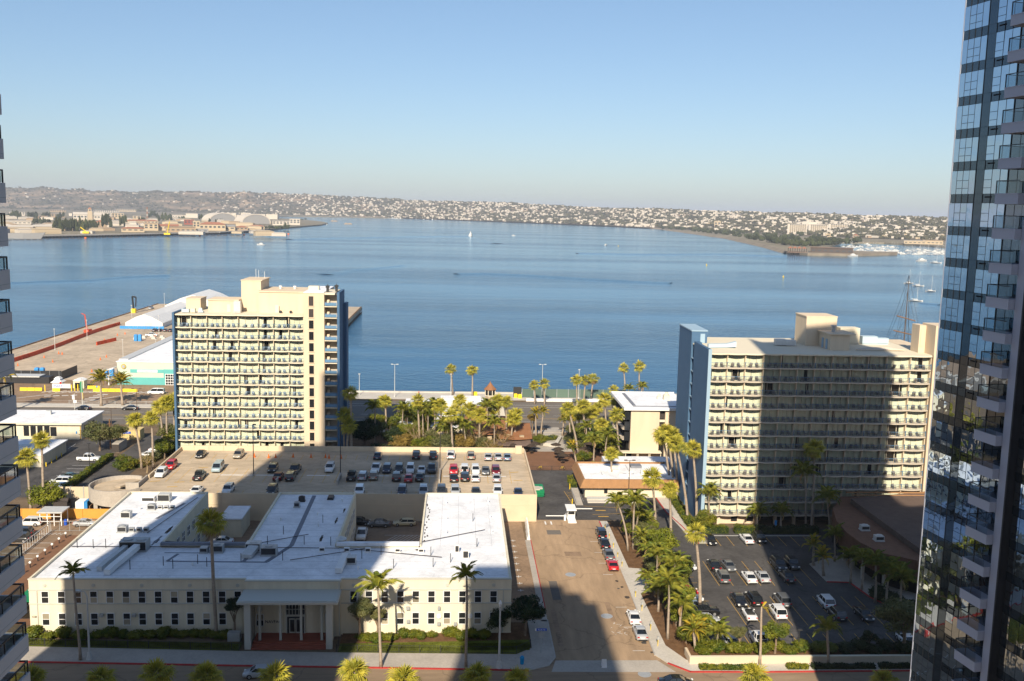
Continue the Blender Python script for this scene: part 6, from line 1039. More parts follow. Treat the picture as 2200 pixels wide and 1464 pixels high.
CAR_ROWS = [('far wall row of the deck', 'cars parked on the garage deck', [(-18.72, 221.29, 4.9, 'N', 'sedan', 'navy'), (-9.66, 221.86, 4.9, 'N', 'suv', 'black'), (-5.67, 221.85, 4.9, 'N', 'suv', 'charcoal'), (-1.43, 222.3, 4.9, 'N', 'suv', 'white'), (3.29, 221.87, 4.9, 'N', 'suv', 'tan'), (7.43, 221.1, 4.9, 'N', 'sedan', 'silver'), (9.75, 221.16, 4.9, 'N', 'sedan', 'silver'), (11.97, 221.0, 4.9, 'N', 'sedan', 'steel')]), ('back half of the deck middle row', 'cars parked on the garage deck', [(-28.48, 210.12, 4.9, 'S', 'suv', 'white'), (-18.19, 210.36, 4.9, 'S', 'pickup', 'white'), (-15.69, 209.62, 4.9, 'S', 'suv', 'navy'), (-12.97, 209.78, 4.9, 'S', 'suv', 'charcoal'), (-10.43, 209.54, 4.9, 'S', 'suv', 'white'), (-7.89, 209.1, 4.9, 'S', 'sedan', 'white'), (-5.67, 210.34, 4.9, 'S', 'pickup', 'charcoal'), (-0.71, 209.06, 4.9, 'S', 'suv', 'red'), (1.77, 209.81, 4.9, 'N', 'jeep', 'white'), (4.22, 209.17, 4.9, 'S', 'suv', 'white'), (6.48, 208.73, 4.9, 'S', 'sedan', 'grey'), (8.78, 208.78, 4.9, 'S', 'suv', 'darkred')]), ('front half of the deck middle row', 'cars parked on the garage deck', [(-22.89, 203.81, 4.9, 'N', 'pickup', 'black'), (-20.48, 203.86, 4.9, 'N', 'suv', 'silver'), (-18.21, 204.09, 4.9, 'N', 'suv', 'tan'), (-13.13, 203.45, 4.9, 'N', 'suv', 'black'), (-10.45, 202.85, 4.9, 'N', 'sedan', 'red'), (-8.07, 203.36, 4.9, 'N', 'sedan', 'black'), (-0.64, 203.04, 4.9, 'N', 'sedan', 'black'), (1.79, 203.56, 4.9, 'N', 'suv', 'black'), (4.08, 203.13, 4.9, 'N', 'sedan', 'white'), (8.76, 203.23, 4.9, 'N', 'sedan', 'silver')]), ('near parapet row of the deck', 'cars parked on the garage deck', [(-20.08, 192.81, 4.9, 'S', 'suv', 'white'), (-11.27, 192.53, 4.9, 'S', 'suv', 'navy'), (-6.86, 192.6, 4.9, 'S', 'suv', 'silver'), (-3.11, 192.83, 4.9, 'S', 'suv', 'charcoal'), (-0.28, 193.04, 4.9, 'S', 'suv', 'silver'), (4.03, 192.52, 4.9, 'S', 'sedan', 'charcoal'), (8.57, 192.84, 4.9, 'S', 'suv', 'white'), (12.85, 192.41, 4.9, 'S', 'sedan', 'navy')]), ('left end of the parking deck', 'cars parked on the garage deck', [(-64.17, 205.28, 4.9, 'S', 'suv', 'white'), (-63.91, 211.58, 4.9, 'S', 'suv', 'red'), (-60.03, 221.65, 4.9, 'S', 'sedan', 'black'), (-55.52, 203.55, 4.9, 'N', 'pickup', 'black'), (-53.2, 192.52, 4.9, 'S', 'sedan', 'white'), (-53.2, 209.98, 4.9, 'S', 'van', 'lightblue'), (-51.23, 221.38, 4.9, 'S', 'suv', 'tan'), (-47.05, 193.48, 4.9, 'S', 'suv', 'white'), (-41.0, 209.62, 4.9, 'S', 'suv', 'black'), (-38.64, 203.46, 4.9, 'N', 'sedan', 'darkred'), (-37.9, 192.62, 4.9, 'S', 'suv', 'black'), (-36.01, 203.26, 4.9, 'N', 'suv', 'black'), (-36.01, 208.82, 4.9, 'S', 'pickup', 'black')]), ('right courtyard of the office', 'cars in the courtyards', [(-19.57, 187.86, 0, 'E', 'sedan', 'black'), (-18.3, 180.05, 0, 'S', 'pickup', 'white'), (-15.52, 186.65, 0, 'W', 'sedan', 'grey'), (-10.46, 187.43, 0, 'W', 'wagon', 'cream')]), ('left courtyard of the office', 'cars in the courtyards', [(-45.15, 188.11, 0, 'N', 'sedan', 'white'), (-44.31, 176.16, 0, 'W', 'sedan', 'white')]), ('kerbside row of the side street', 'cars parked along the kerb', [(28.23, 136.56, 0, 'N', 'sedan', 'silver'), (28.27, 142.11, 0, 'N', 'sedan', 'white'), (28.39, 164.35, 0, 'N', 'coupe', 'red'), (28.48, 169.65, 0, 'N', 'sedan', 'grey'), (28.57, 175.45, 0, 'N', 'sedan', 'black'), (28.78, 180.91, 0, 'N', 'suv', 'black')]), ('highway at the bottom of the picture', 'cars on the highway', [(-26.55, 124.43, 0, 'W', 'hatch', 'silver')]), ('right end of the highway', 'cars on the highway', [(30.32, 121.0, 0, 'E', 'sedan', 'black')]), ('row beside the hedge of the dark car lot', 'cars in the hotel car lot', [(49.87, 177.69, 0, 'S', 'sedan', 'black'), (57.25, 178.24, 0, 'N', 'sedan', 'white'), (59.95, 178.48, 0, 'S', 'suv', 'black')]), ('far line of the dark car lot', 'cars in the hotel car lot', [(46.98, 164.19, 0, 'N', 'sedan', 'black'), (49.59, 163.88, 0, 'S', 'sedan', 'grey'), (59.09, 164.52, 0, 'S', 'suv', 'charcoal'), (61.69, 164.84, 0, 'S', 'suv', 'charcoal')]), ('second line of the dark car lot', 'cars in the hotel car lot', [(47.03, 158.44, 0, 'N', 'suv', 'grey'), (51.76, 158.43, 0, 'N', 'sedan', 'white'), (54.18, 158.61, 0, 'N', 'sedan', 'silver'), (58.67, 158.84, 0, 'N', 'sedan', 'charcoal')]), ('third line of the dark car lot', 'cars in the hotel car lot', [(47.02, 148.51, 0, 'S', 'sedan', 'black'), (49.61, 148.92, 0, 'N', 'suv', 'black'), (54.31, 148.38, 0, 'N', 'suv', 'grey'), (61.42, 147.67, 0, 'N', 'suv', 'white')]), ('fourth line of the dark car lot', 'cars in the hotel car lot', [(47.1, 143.0, 0, 'N', 'convertible', 'white'), (51.95, 143.7, 0, 'N', 'suv', 'white'), (61.43, 143.01, 0, 'N', 'suv', 'charcoal'), (65.81, 142.88, 0, 'S', 'sedan', 'black')]), ('near line of the dark car lot', 'cars in the hotel car lot', [(41.22, 132.88, 0, 'S', 'sedan', 'silver'), (45.81, 133.68, 0, 'N', 'pickup', 'white'), (68.53, 133.48, 0, 'N', 'sedan', 'white')]), ('palm shaded row of the dark lot', 'cars in the hotel car lot', [(38.79, 152.25, 0, 'E', 'sedan', 'red'), (38.86, 149.33, 0, 'E', 'sedan', 'white'), (38.96, 146.75, 0, 'E', 'sedan', 'steel'), (39.55, 140.9, 0, 'E', 'sedan', 'silver'), (39.8, 144.26, 0, 'E', 'pickup', 'black'), (41.03, 163.25, 0, 'E', 'sedan', 'white')]), ('small car park beside the clipped hedge', 'cars in the left car parks', [(-91.1, 235.33, 0, 'E', 'pickup', 'white'), (-89.7, 215.24, 0, 'W', 'suv', 'white'), (-89.57, 219.3, 0, 'W', 'sedan', 'green'), (-88.42, 211.73, 0, 'W', 'sedan', 'steel')]), ('car park before the orange wall', 'cars in the left car parks', [(-84.18, 186.85, 0, 'W', 'suv', 'white'), (-83.29, 180.67, 0, 'W', 'suv', 'black'), (-82.3, 177.42, 0, 'W', 'suv', 'charcoal'), (-73.32, 186.58, 0, 'E', 'coupe', 'silver')]), ('harbour road at left', 'cars on the harbour road', [(-115.16, 294.4, 0, 'W', 'sedan', 'black'), (-101.09, 295.05, 0, 'W', 'sedan', 'black')]), ('harbour road beside the teal building', 'cars on the harbour road', [(-101.03, 320.38, 0, 'W', 'van', 'white')]), ('line before the white marquee', 'cars on the pier', [(-151.01, 479.74, 0, 'N', 'sedan', 'grey'), (-148.61, 480.01, 0, 'N', 'sedan', 'black'), (-146.08, 480.3, 0, 'N', 'sedan', 'grey'), (-143.25, 479.56, 0, 'N', 'sedan', 'black')]), ('pier apron', 'cars on the pier', [(-184.78, 580.77, 0, 'N', 'pickup', 'silver'), (-166.12, 357.5, 0, 'E', 'sedan', 'black'), (-146.89, 461.46, 0, 'E', 'pickup', 'white')]), ('foot of the left hotel tower', 'cars by the left hotel', [(-77.61, 239.57, 0, 'E', 'sedan', 'white'), (-77.02, 244.48, 0, 'E', 'sedan', 'white')])]
PALMS = [('on the pavement before the cream building', [('queen', -52.38, 129.24, 0, 12.93, -0.36), ('fan', -35.37, 136.43, 0, 17.75, -0.45), ('queen', -10.23, 126.9, 0, 11.66, -0.53), ('queen', 1.72, 126.53, 0, 13.46, -0.19)]), ('in the near row at the bottom edge', [('fan', -47.45, 104.0, 0, 10.45, 0.0), ('fan', -40.92, 105.0, 0, 9.72, 0.0), ('fan', -33.46, 103.0, 0, 11.37, 0.0), ('fan', -28.08, 106.0, 0, 9.45, 0.0), ('fan', -20.09, 102.0, 0, 11.41, 0.0), ('fan', -11.23, 104.0, 0, 11.05, 0.0), ('fan', -5.16, 103.0, 0, 10.34, 0.0), ('fan', 2.71, 105.5, 0, 9.51, 0.0), ('fan', 7.84, 103.0, 0, 10.48, 0.0), ('fan', 35.15, 104.0, 0, 9.95, 0.0), ('fan', 49.75, 102.0, 0, 10.48, 0.0)]), ('around the dark car lot', [('date', 35.61, 131.38, 0, 3.56, -0.12), ('queen', 38.56, 131.76, 0, 2.68, 0.3), ('fan', 39.54, 144.74, 0, 13.46, -1.32), ('scrag', 43.73, 126.94, 0, 8.8, -0.17), ('queen', 53.53, 126.44, 0, 5.76, -0.46), ('date', 65.83, 160.3, 0, 3.6, -0.28), ('date', 65.92, 165.21, 0, 4.07, -0.31), ('queen', 69.49, 156.79, 0, 4.81, -0.49), ('queen', 70.23, 153.97, 0, 5.65, -0.21), ('queen', 70.23, 148.61, 0, 7.02, -0.0), ('queen', 70.62, 167.12, 0, 5.34, -0.29), ('queen', 70.82, 146.05, 0, 6.48, 0.24), ('queen', 72.23, 143.56, 0, 6.17, -0.39)]), ('in the planted strip between side street and lot', [('queen', 32.31, 135.34, 0, 8.7, -0.34), ('queen', 32.79, 172.9, 0, 9.54, -2.38), ('queen', 32.86, 145.36, 0, 3.83, -0.12), ('queen', 33.75, 152.2, 0, 2.91, -1.26), ('queen', 33.86, 173.9, 0, 9.23, -0.03), ('queen', 34.2, 135.84, 0, 5.32, 0.04), ('queen', 34.55, 154.83, 0, 5.99, -0.21), ('queen', 34.62, 145.95, 0, 7.76, 0.84), ('queen', 34.7, 140.17, 0, 4.97, -0.42), ('queen', 35.01, 177.73, 0, 5.55, 0.43), ('date', 35.19, 130.27, 0, 3.94, -0.37), ('queen', 36.27, 181.28, 0, 3.74, -1.66), ('queen', 36.71, 171.03, 0, 3.55, -1.86), ('queen', 36.91, 166.31, 0, 2.87, -1.79), ('queen', 38.65, 183.12, 0, 2.5, -0.53), ('fan', 40.63, 185.93, 0, 10.63, -1.04), ('fan', 42.8, 181.32, 0, 9.62, -0.54)]), ('beside the blue end wall of the right hotel', [('fan', 48.62, 191.73, 0, 16.23, -3.1), ('fan', 49.47, 211.79, 0, 13.1, -2.46), ('fan', 49.85, 209.62, 0, 14.7, -2.46), ('fan', 49.96, 206.78, 0, 14.33, -1.73), ('fan', 50.17, 189.94, 0, 15.61, -1.42), ('queen', 52.16, 187.01, 0, 7.1, -0.52)]), ('in front of the right hotel balconies', [('queen', 61.59, 185.26, 0, 3.65, 0.02), ('queen', 66.58, 185.3, 0, 3.82, -0.16), ('queen', 71.78, 185.14, 0, 12.11, -1.14), ('fan', 73.02, 185.34, 0, 17.06, -0.48), ('queen', 74.89, 180.57, 0, 8.35, -0.97)]), ('behind the parking deck', [('fan', -28.31, 234.0, 0, 12.61, 0.0), ('fan', -27.33, 232.0, 0, 10.23, 0.0), ('fan', -26.18, 233.0, 0, 18.23, 0.0), ('queen', -21.58, 246.0, 0, 11.95, 0.0), ('fan', -19.82, 261.52, 0, 10.38, -0.33), ('queen', -15.23, 255.0, 0, 9.55, 0.0), ('queen', -13.76, 259.35, 0, 6.87, -0.05), ('fan', -10.24, 252.59, 0, 12.58, -0.38), ('queen', -9.07, 252.0, 0, 10.25, 0.0), ('queen', -7.91, 252.66, 0, 8.68, -0.08), ('queen', -5.95, 251.61, 0, 11.43, -0.39), ('fan', -4.14, 250.0, 0, 11.83, 0.0), ('queen', -3.32, 249.48, 0, 6.64, -0.35), ('queen', -2.39, 246.0, 0, 6.12, 0.0), ('fan', -1.08, 240.0, 0, 11.28, 0.0), ('fan', -0.92, 262.0, 0, 8.2, 0.0), ('fan', 1.05, 264.63, 0, 10.39, -0.57), ('queen', 1.07, 248.0, 0, 7.34, 0.0), ('queen', 2.4, 244.0, 0, 7.18, 0.0), ('fan', 3.7, 247.0, 0, 11.44, 0.0), ('fan', 5.84, 246.0, 0, 10.3, 0.0), ('queen', 8.27, 254.27, 0, 10.73, -0.32), ('queen', 9.87, 245.0, 0, 8.1, 0.0), ('fan', 10.32, 258.0, 0, 9.16, 0.0), ('fan', 11.75, 257.82, 0, 11.45, -0.63), ('fan', 13.32, 252.17, 0, 12.62, -0.25), ('fan', 14.36, 249.0, 0, 8.34, 0.0), ('fan', 15.62, 251.13, 0, 9.23, -0.05)]), ('along the harbour promenade', [('fan', -1.72, 324.01, 0, 9.04, -0.81), ('fan', 5.01, 320.78, 0, 9.32, -0.24), ('fan', 25.54, 309.78, 0, 6.48, -0.31), ('fan', 28.63, 308.28, 0, 7.31, -0.34)]), ('along the harbour road behind the plaza', [('fan', 38.42, 300.0, 0, 10.19, 0.0), ('fan', 41.21, 305.0, 0, 9.13, 0.0), ('fan', 45.11, 315.39, 0, 7.85, 0.55), ('fan', 52.02, 312.0, 0, 4.87, 0.0), ('queen', 57.94, 318.0, 0, 3.98, 0.0), ('fan', 59.96, 334.6, 0, 8.52, -0.7), ('queen', 62.25, 316.0, 0, 5.2, 0.0), ('fan', 65.62, 337.1, 0, 8.8, -0.23)]), ('around the hotel plaza', [('date', 22.37, 263.97, 0, 6.93, -0.32), ('date', 23.96, 265.4, 0, 6.97, 0.33), ('date', 30.07, 265.6, 0, 4.65, 0.22), ('date', 30.43, 235.88, 0, 4.14, -1.28), ('fan', 31.43, 240.41, 0, 13.31, -2.85), ('date', 31.75, 260.21, 0, 5.87, -0.47), ('queen', 34.73, 271.43, 0, 4.06, -0.6), ('queen', 34.94, 235.44, 0, 6.09, -0.17), ('queen', 34.96, 252.53, 0, 5.71, 0.16), ('fan', 35.38, 268.59, 0, 6.05, -0.66), ('fan', 35.99, 261.69, 0, 9.52, -0.76), ('fan', 36.16, 214.3, 0, 8.04, -0.31), ('queen', 38.0, 237.18, 0, 6.9, 0.38), ('fan', 38.02, 265.87, 0, 6.67, 0.14), ('fan', 39.07, 252.65, 0, 6.36, 0.13), ('fan', 40.66, 271.64, 0, 6.81, 0.14), ('queen', 41.23, 240.66, 0, 3.62, -1.0), ('fan', 42.14, 240.68, 0, 11.85, -1.0), ('fan', 44.23, 276.2, 0, 8.65, -0.68), ('fan', 44.91, 267.5, 0, 9.42, 0.86)]), ('at the foot of the left hotel', [('fan', -87.81, 195.58, 0, 11.5, -0.52), ('fan', -85.89, 197.21, 0, 14.68, 0.09), ('fan', -76.26, 246.0, 0, 11.41, 0.0), ('fan', -76.21, 228.71, 0, 11.89, -1.12), ('fan', -74.85, 245.0, 0, 12.74, 0.0), ('fan', -73.44, 247.0, 0, 12.82, 0.0), ('queen', -73.33, 244.39, 0, 3.46, -0.58), ('fan', -73.02, 227.7, 0, 12.6, -0.11)]), ('on the pavement of the harbour road at left', [('datep', -135.82, 290.0, 0, 10.97, 0.0), ('datep', -111.77, 300.13, 0, 8.36, 0.24), ('datep', -105.65, 301.45, 0, 7.33, -0.23)])]
SPIT = [(574.0, 1655.0), (586.0, 1584.0), (670.0, 1592.0), (784.0, 1676.0), (803.0, 1716.0), (730.0, 1735.0), (758.0, 1909.0), (635.0, 1752.0)]
NI_FRONT = [(-790.0, 1694.0), (-754.0, 1690.0), (-655.0, 1867.0), (-535.0, 2121.0), (-490.0, 2389.0), (-481.0, 2817.0), (-460.0, 3214.0), (-480.0, 3518.0)]
NI_BACK = [(-548.0, 3826.0), (-716.0, 4292.0), (-947.0, 4625.0), (-1405.0, 4301.0), (-1882.0, 4045.0)]
FAR_SHORE = [(-1804.0, 2787.0), (-1691.0, 3634.0), (-1326.0, 4738.0), (-947.0, 5369.0), (-610.0, 5555.0), (-236.0, 5529.0), (155.0, 5235.0), (472.0, 5076.0), (682.0, 4492.0), (792.0, 3752.0), (724.0, 2577.0), (633.0, 1967.0), (574.0, 1655.0), (627.0, 1730.0), (797.0, 2019.0), (954.0, 2350.0), (1069.0, 2362.0), (1097.0, 2270.0), (1101.0, 2109.0), (1209.0, 1991.0), (1316.0, 1849.0)]
RIDGE = [(-0.5739, 7000, 9500, 130.2), (-0.4722, 6700, 8975, 139.7), (-0.4353, 6600, 8800, 143.9), (-0.3968, 6525, 8629, 148.1), (-0.3569, 6450, 8457, 135.4), (-0.3155, 6375, 8286, 139.3), (-0.2288, 6175, 7943, 152.0), (-0.1836, 6050, 7771, 144.4), (-0.1374, 5950, 7600, 140.3), (-0.0904, 5776, 7367, 126.8), (-0.0428, 5466, 7133, 112.1), (0.0053, 5155, 6900, 107.8), (0.0536, 4860, 6600, 106.3), (0.102, 4580, 6300, 92.7), (0.1501, 4300, 6000, 83.0), (0.1977, 3967, 5750, 83.8), (0.2447, 3671, 5500, 76.7), (0.3136, 3307, 5125, 74.9), (0.3582, 3155, 4896, 74.5), (0.4016, 3066, 4687, 67.9), (0.4783, 2900, 4300, 67.3), (0.5425, 2829, 4123, 68.0), (0.6488, 2700, 3800, 66.5)]
NI_BLD = [(-859, 1925, 0.42, 45.5, 12.2, 40, 'cream', 'white', 'gable', 'long cream waterfront shed with white roof'), (-835, 1971, 0.401, 33.8, 12.5, 40, 'cream', 'white', 'gable', 'second cream waterfront shed with white roof'), (-825, 1928, 0.404, 28.9, 4.9, 18, 'tan', 'red', 'flat', 'low red roofed shelter before the cream sheds'), (-807, 1955, 0.391, 23.6, 5.3, 18, 'tan', 'red', 'flat', 'low red roofed shelter beside the dark trees'), (-1106, 2456, 0.423, 69.3, 9.3, 60, 'white', 'white', 'flat', 'white flat building behind the left sheds'), (-1431, 3505, 0.388, 43.9, 14.4, 40, 'tan', 'grey', 'flat', 'grey block among trees at the left of the island'), (-1215, 3149, 0.368, 41.2, 24.9, 40, 'white', 'white', 'gable', 'white hall left of the bell tower'), (-1179, 3208, 0.352, 29.1, 21.8, 40, 'white', 'white', 'gable', 'white hall right of the bell tower'), (-1220, 3401, 0.344, 24.0, 23.7, 40, 'white', 'grey', 'flat', 'tall white block right of the white halls'), (-1219, 3498, 0.335, 40.3, 21.1, 40, 'cream', 'grey', 'flat', 'cream block behind the island trees'), (-908, 2796, 0.314, 88.5, 11.5, 30, 'cream', 'red', 'hip', 'long cream barracks with red roof'), (-847, 2328, 0.349, 30.1, 17.7, 30, 'tan', 'red', 'hip', 'tan house with red roof below the bell tower'), (-675, 2022, 0.322, 44.2, 10.3, 30, 'cream', 'red', 'hip', 'cream quay building with red roof'), (-680, 2155, 0.306, 29.7, 15.8, 40, 'cream', 'tan', 'flat', 'plain cream box on the quay'), (-650, 2180, 0.29, 42.8, 13.9, 40, 'cream', 'red', 'gable', 'cream hall with broad red roof'), (-775, 2797, 0.27, 27.6, 14.3, 30, 'redwall', 'red', 'flat', 'red painted block with flat roof'), (-635, 2353, 0.264, 15.8, 19.5, 30, 'cream', 'cream', 'flat', 'narrow cream block beside the red one'), (-593, 2074, 0.278, 59.8, 11.6, 25, 'tan', 'tan', 'flat', 'long tan quay building'), (-570, 2248, 0.248, 57.3, 19.4, 40, 'cream', 'red', 'hip', 'large cream building with red roof on the quay'), (-543, 2271, 0.234, 35.7, 13.1, 30, 'cream', 'grey', 'gable', 'cream building with grey gables'), (-514, 2295, 0.221, 27.4, 11.0, 30, 'tan', 'red', 'hip', 'tan house with red roof by the hangars'), (-509, 2432, 0.206, 39.8, 10.9, 30, 'cream', 'red', 'hip', 'row of red roofed cottages below the hangar'), (-555, 2103, 0.258, 24.4, 7.4, 18, 'grey', 'grey', 'flat', 'grey machinery shed on the quay'), (-544, 2957, 0.182, 51.0, 13.3, 40, 'white', 'white', 'flat', 'white low hangar at the island tip'), (-517, 3041, 0.168, 31.6, 19.5, 30, 'white', 'white', 'flat', 'white cube building at the island tip'), (-1751, 4869, 0.345, 114.4, 17.7, 60, 'white', 'grey', 'flat', 'long white building far back on the island'), (-1128, 3423, 0.318, 25.5, 13.6, 30, 'cream', 'grey', 'flat', 'small cream block behind the mast'), (-1163, 4065, 0.279, 61.5, 11.0, 40, 'white', 'white', 'flat', 'low white building behind the red roofs'), (-1669, 3723, 0.421, 52.5, 14.7, 50, 'white', 'grey', 'flat', 'white building far left on the island'), (-2026, 4967, 0.387, 71.4, 14.1, 60, 'tan', 'grey', 'flat', 'long low building at the far left back'), (-2008, 5904, 0.328, 113.6, 16.8, 70, 'cream', 'grey', 'flat', 'long cream building far back on the airfield')]
HANGARS = [(-790, 3262, 0.237, 98.4, 31.2), (-651, 3115, 0.206, 95.9, 30.8)]
TANKS = [(-971, 4086, 19.3, 23.5), (-951, 4091, 23.5, 23.5), (-901, 4102, 41.4, 24.8), (-863, 4110, 40.0, 20.7), (-847, 4114, 46.9, 20.7), (-798, 4124, 48.3, 21.4), (-954, 4090, 20.7, 13.8), (-930, 4096, 17.9, 15.2), (-997, 4080, 22.1, 12.4), (-1111, 4051, 48.3, 17.9), (-1545, 3906, 12.4, 11.0)]
BELL = (-1109, 2948, 0.36, 12.9, 42.9)
MAST = (-849, 2662, 0.309, 6.0, 48.1)
NI_TREES = [(-818, 1984, 18.3, 3.8), (-823, 2007, 20.8, 3.9), (-828, 2030, 23.4, 3.9), (-808, 1993, 19.5, 3.8), (-813, 2015, 22.0, 3.9), (-817, 2039, 18.8, 3.9), (-798, 2001, 20.7, 3.8), (-802, 2024, 23.2, 3.9), (-807, 2047, 20.0, 3.9), (-793, 2005, 18.4, 3.7), (-797, 2028, 20.9, 3.7), (-802, 2052, 23.5, 3.7), (-783, 2013, 19.6, 3.7), (-787, 2036, 22.1, 3.7), (-792, 2060, 18.8, 3.7), (-773, 2022, 20.8, 3.7), (-777, 2045, 23.4, 3.7), (-806, 2135, 15.0, 4.6), (-811, 2161, 17.1, 4.6), (-816, 2188, 19.2, 4.7), (-794, 2145, 16.0, 4.6), (-828, 2277, 23.9, 5.2), (-832, 2307, 27.2, 5.3), (-837, 2339, 30.6, 5.4), (-814, 2290, 25.4, 5.2), (-1105, 2553, 9.9, 5.5), (-1115, 2591, 11.3, 5.6), (-1125, 2630, 12.7, 5.7), (-1092, 2568, 10.5, 5.5), (-1102, 2607, 11.9, 5.6), (-1112, 2646, 10.2, 5.7), (-1079, 2584, 11.2, 5.6), (-1422, 3126, 17.1, 6.8), (-1440, 3182, 19.6, 6.9), (-1459, 3241, 22.2, 7.0), (-1409, 3149, 18.3, 6.8), (-1427, 3207, 20.8, 6.9), (-1415, 3231, 15.3, 7.6), (-1433, 3292, 17.5, 7.7), (-1451, 3357, 19.8, 7.9), (-1400, 3258, 16.3, 7.6), (-1458, 3451, 13.3, 7.7), (-1478, 3521, 15.2, 7.8), (-1499, 3594, 17.3, 8.0), (-1339, 3278, 14.0, 7.3), (-1356, 3341, 16.0, 7.4), (-1374, 3407, 18.1, 7.5), (-1020, 2711, 7.6, 5.4), (-1029, 2753, 8.7, 5.4), (-847, 2444, 19.7, 4.2), (-854, 2478, 22.5, 4.3), (-861, 2513, 25.3, 4.4), (-1240, 3903, 17.2, 8.8), (-1258, 3995, 19.8, 9.0), (-1277, 4090, 22.5, 9.2), (-1221, 3944, 18.4, 8.9), (-991, 3228, 17.7, 7.5), (-1000, 3291, 20.3, 7.6), (-1011, 3356, 23.0, 7.8), (-972, 3257, 19.0, 7.5), (-981, 3320, 21.6, 7.7), (-825, 3213, 9.6, 5.6), (-833, 3273, 11.0, 5.7), (-842, 3334, 12.4, 5.8), (-809, 3234, 10.2, 5.6), (-817, 3295, 11.7, 5.7), (-826, 3358, 10.0, 5.9), (-794, 3256, 10.9, 5.7), (-801, 3318, 12.3, 5.8), (-996, 3043, 10.5, 7.9), (-1004, 3099, 12.0, 8.0), (-1028, 3593, 9.8, 9.2), (-1039, 3672, 11.3, 9.4), (-979, 3678, 15.0, 7.0), (-991, 3757, 17.2, 7.2), (-519, 2459, 5.9, 4.6), (-520, 2495, 6.8, 4.7), (-521, 2531, 7.6, 4.8), (-504, 2473, 6.3, 4.7), (-505, 2509, 7.2, 4.7), (-506, 2545, 6.1, 4.8), (-489, 2487, 6.7, 4.7), (-490, 2523, 7.6, 4.7), (-491, 2560, 6.5, 4.8), (-473, 2500, 7.1, 4.7), (-474, 2537, 6.1, 4.8), (-475, 2575, 7.0, 4.8), (-459, 2514, 8.7, 3.1), (-461, 2549, 10.0, 3.2), (-464, 2585, 11.2, 3.2), (-449, 2523, 9.3, 3.2), (-451, 2559, 10.5, 3.2), (-660, 4060, 4.3, 10.1), (-663, 4161, 5.0, 10.4), (-1548, 3369, 9.7, 6.9), (-1571, 3435, 11.2, 7.0)]
SHER = [(1110, 3110, -0.343, 60.4, 35.4, 22, 's'), (1237, 3260, -0.363, 63.0, 33.9, 22, 's'), (1389, 3454, -0.382, 74.0, 35.4, 22, 's')]
SHCORE = [(1287, 3488, -0.354, 49.8, 41.4)]
RS_BLD = [(885, 4269, -0.204, 37.5, 32.8, 30, 'white', 'white', 'flat', 'white block near the curving shore'), (1062, 3917, -0.265, 26.6, 32.7, 25, 'cream', 'cream', 'flat', 'cream tower block on the right shore'), (1045, 3961, -0.258, 29.5, 23.4, 25, 'cream', 'cream', 'flat', 'cream lower wing beside the shore tower block'), (836, 2881, -0.282, 23.7, 9.5, 25, 'white', 'white', 'flat', 'white low house by the right shore'), (1058, 4165, -0.249, 43.8, 12.3, 25, 'tan', 'red', 'gable', 'brown roofed house on the right shore'), (637, 1610, -0.377, 69.3, 9.6, 30, 'darkb', 'brown', 'flat', 'dark long restaurant on the breakwater'), (1790, 3825, -0.438, 167.1, 19.0, 80, 'white', 'grey', 'flat', 'long white terminal roof beyond the marina'), (1854, 3729, -0.461, 171.9, 12.4, 60, 'cream', 'white', 'flat', 'long pale shed beyond the marina'), (1173, 2786, -0.398, 15.3, 12.0, 20, 'tan', 'red', 'hip', 'red roofed house beside the marina trees'), (960, 2445, -0.374, 11.6, 11.3, 20, 'cream', 'cream', 'flat', 'cream house beside the marina trees'), (1109, 2282, -0.452, 49.3, 8.4, 30, 'cream', 'white', 'flat', 'pale airport building beyond the boats'), (1149, 2272, -0.468, 45.3, 10.2, 40, 'cream', 'tan', 'flat', 'yellowish airport building beyond the boats'), (922, 4236, -0.214, 27.6, 9.7, 20, 'cream', 'red', 'hip', 'small red roofed house at the shore bend')]
PAVIL = [(577, 1610, -0.344, 30.8, 10.7)]
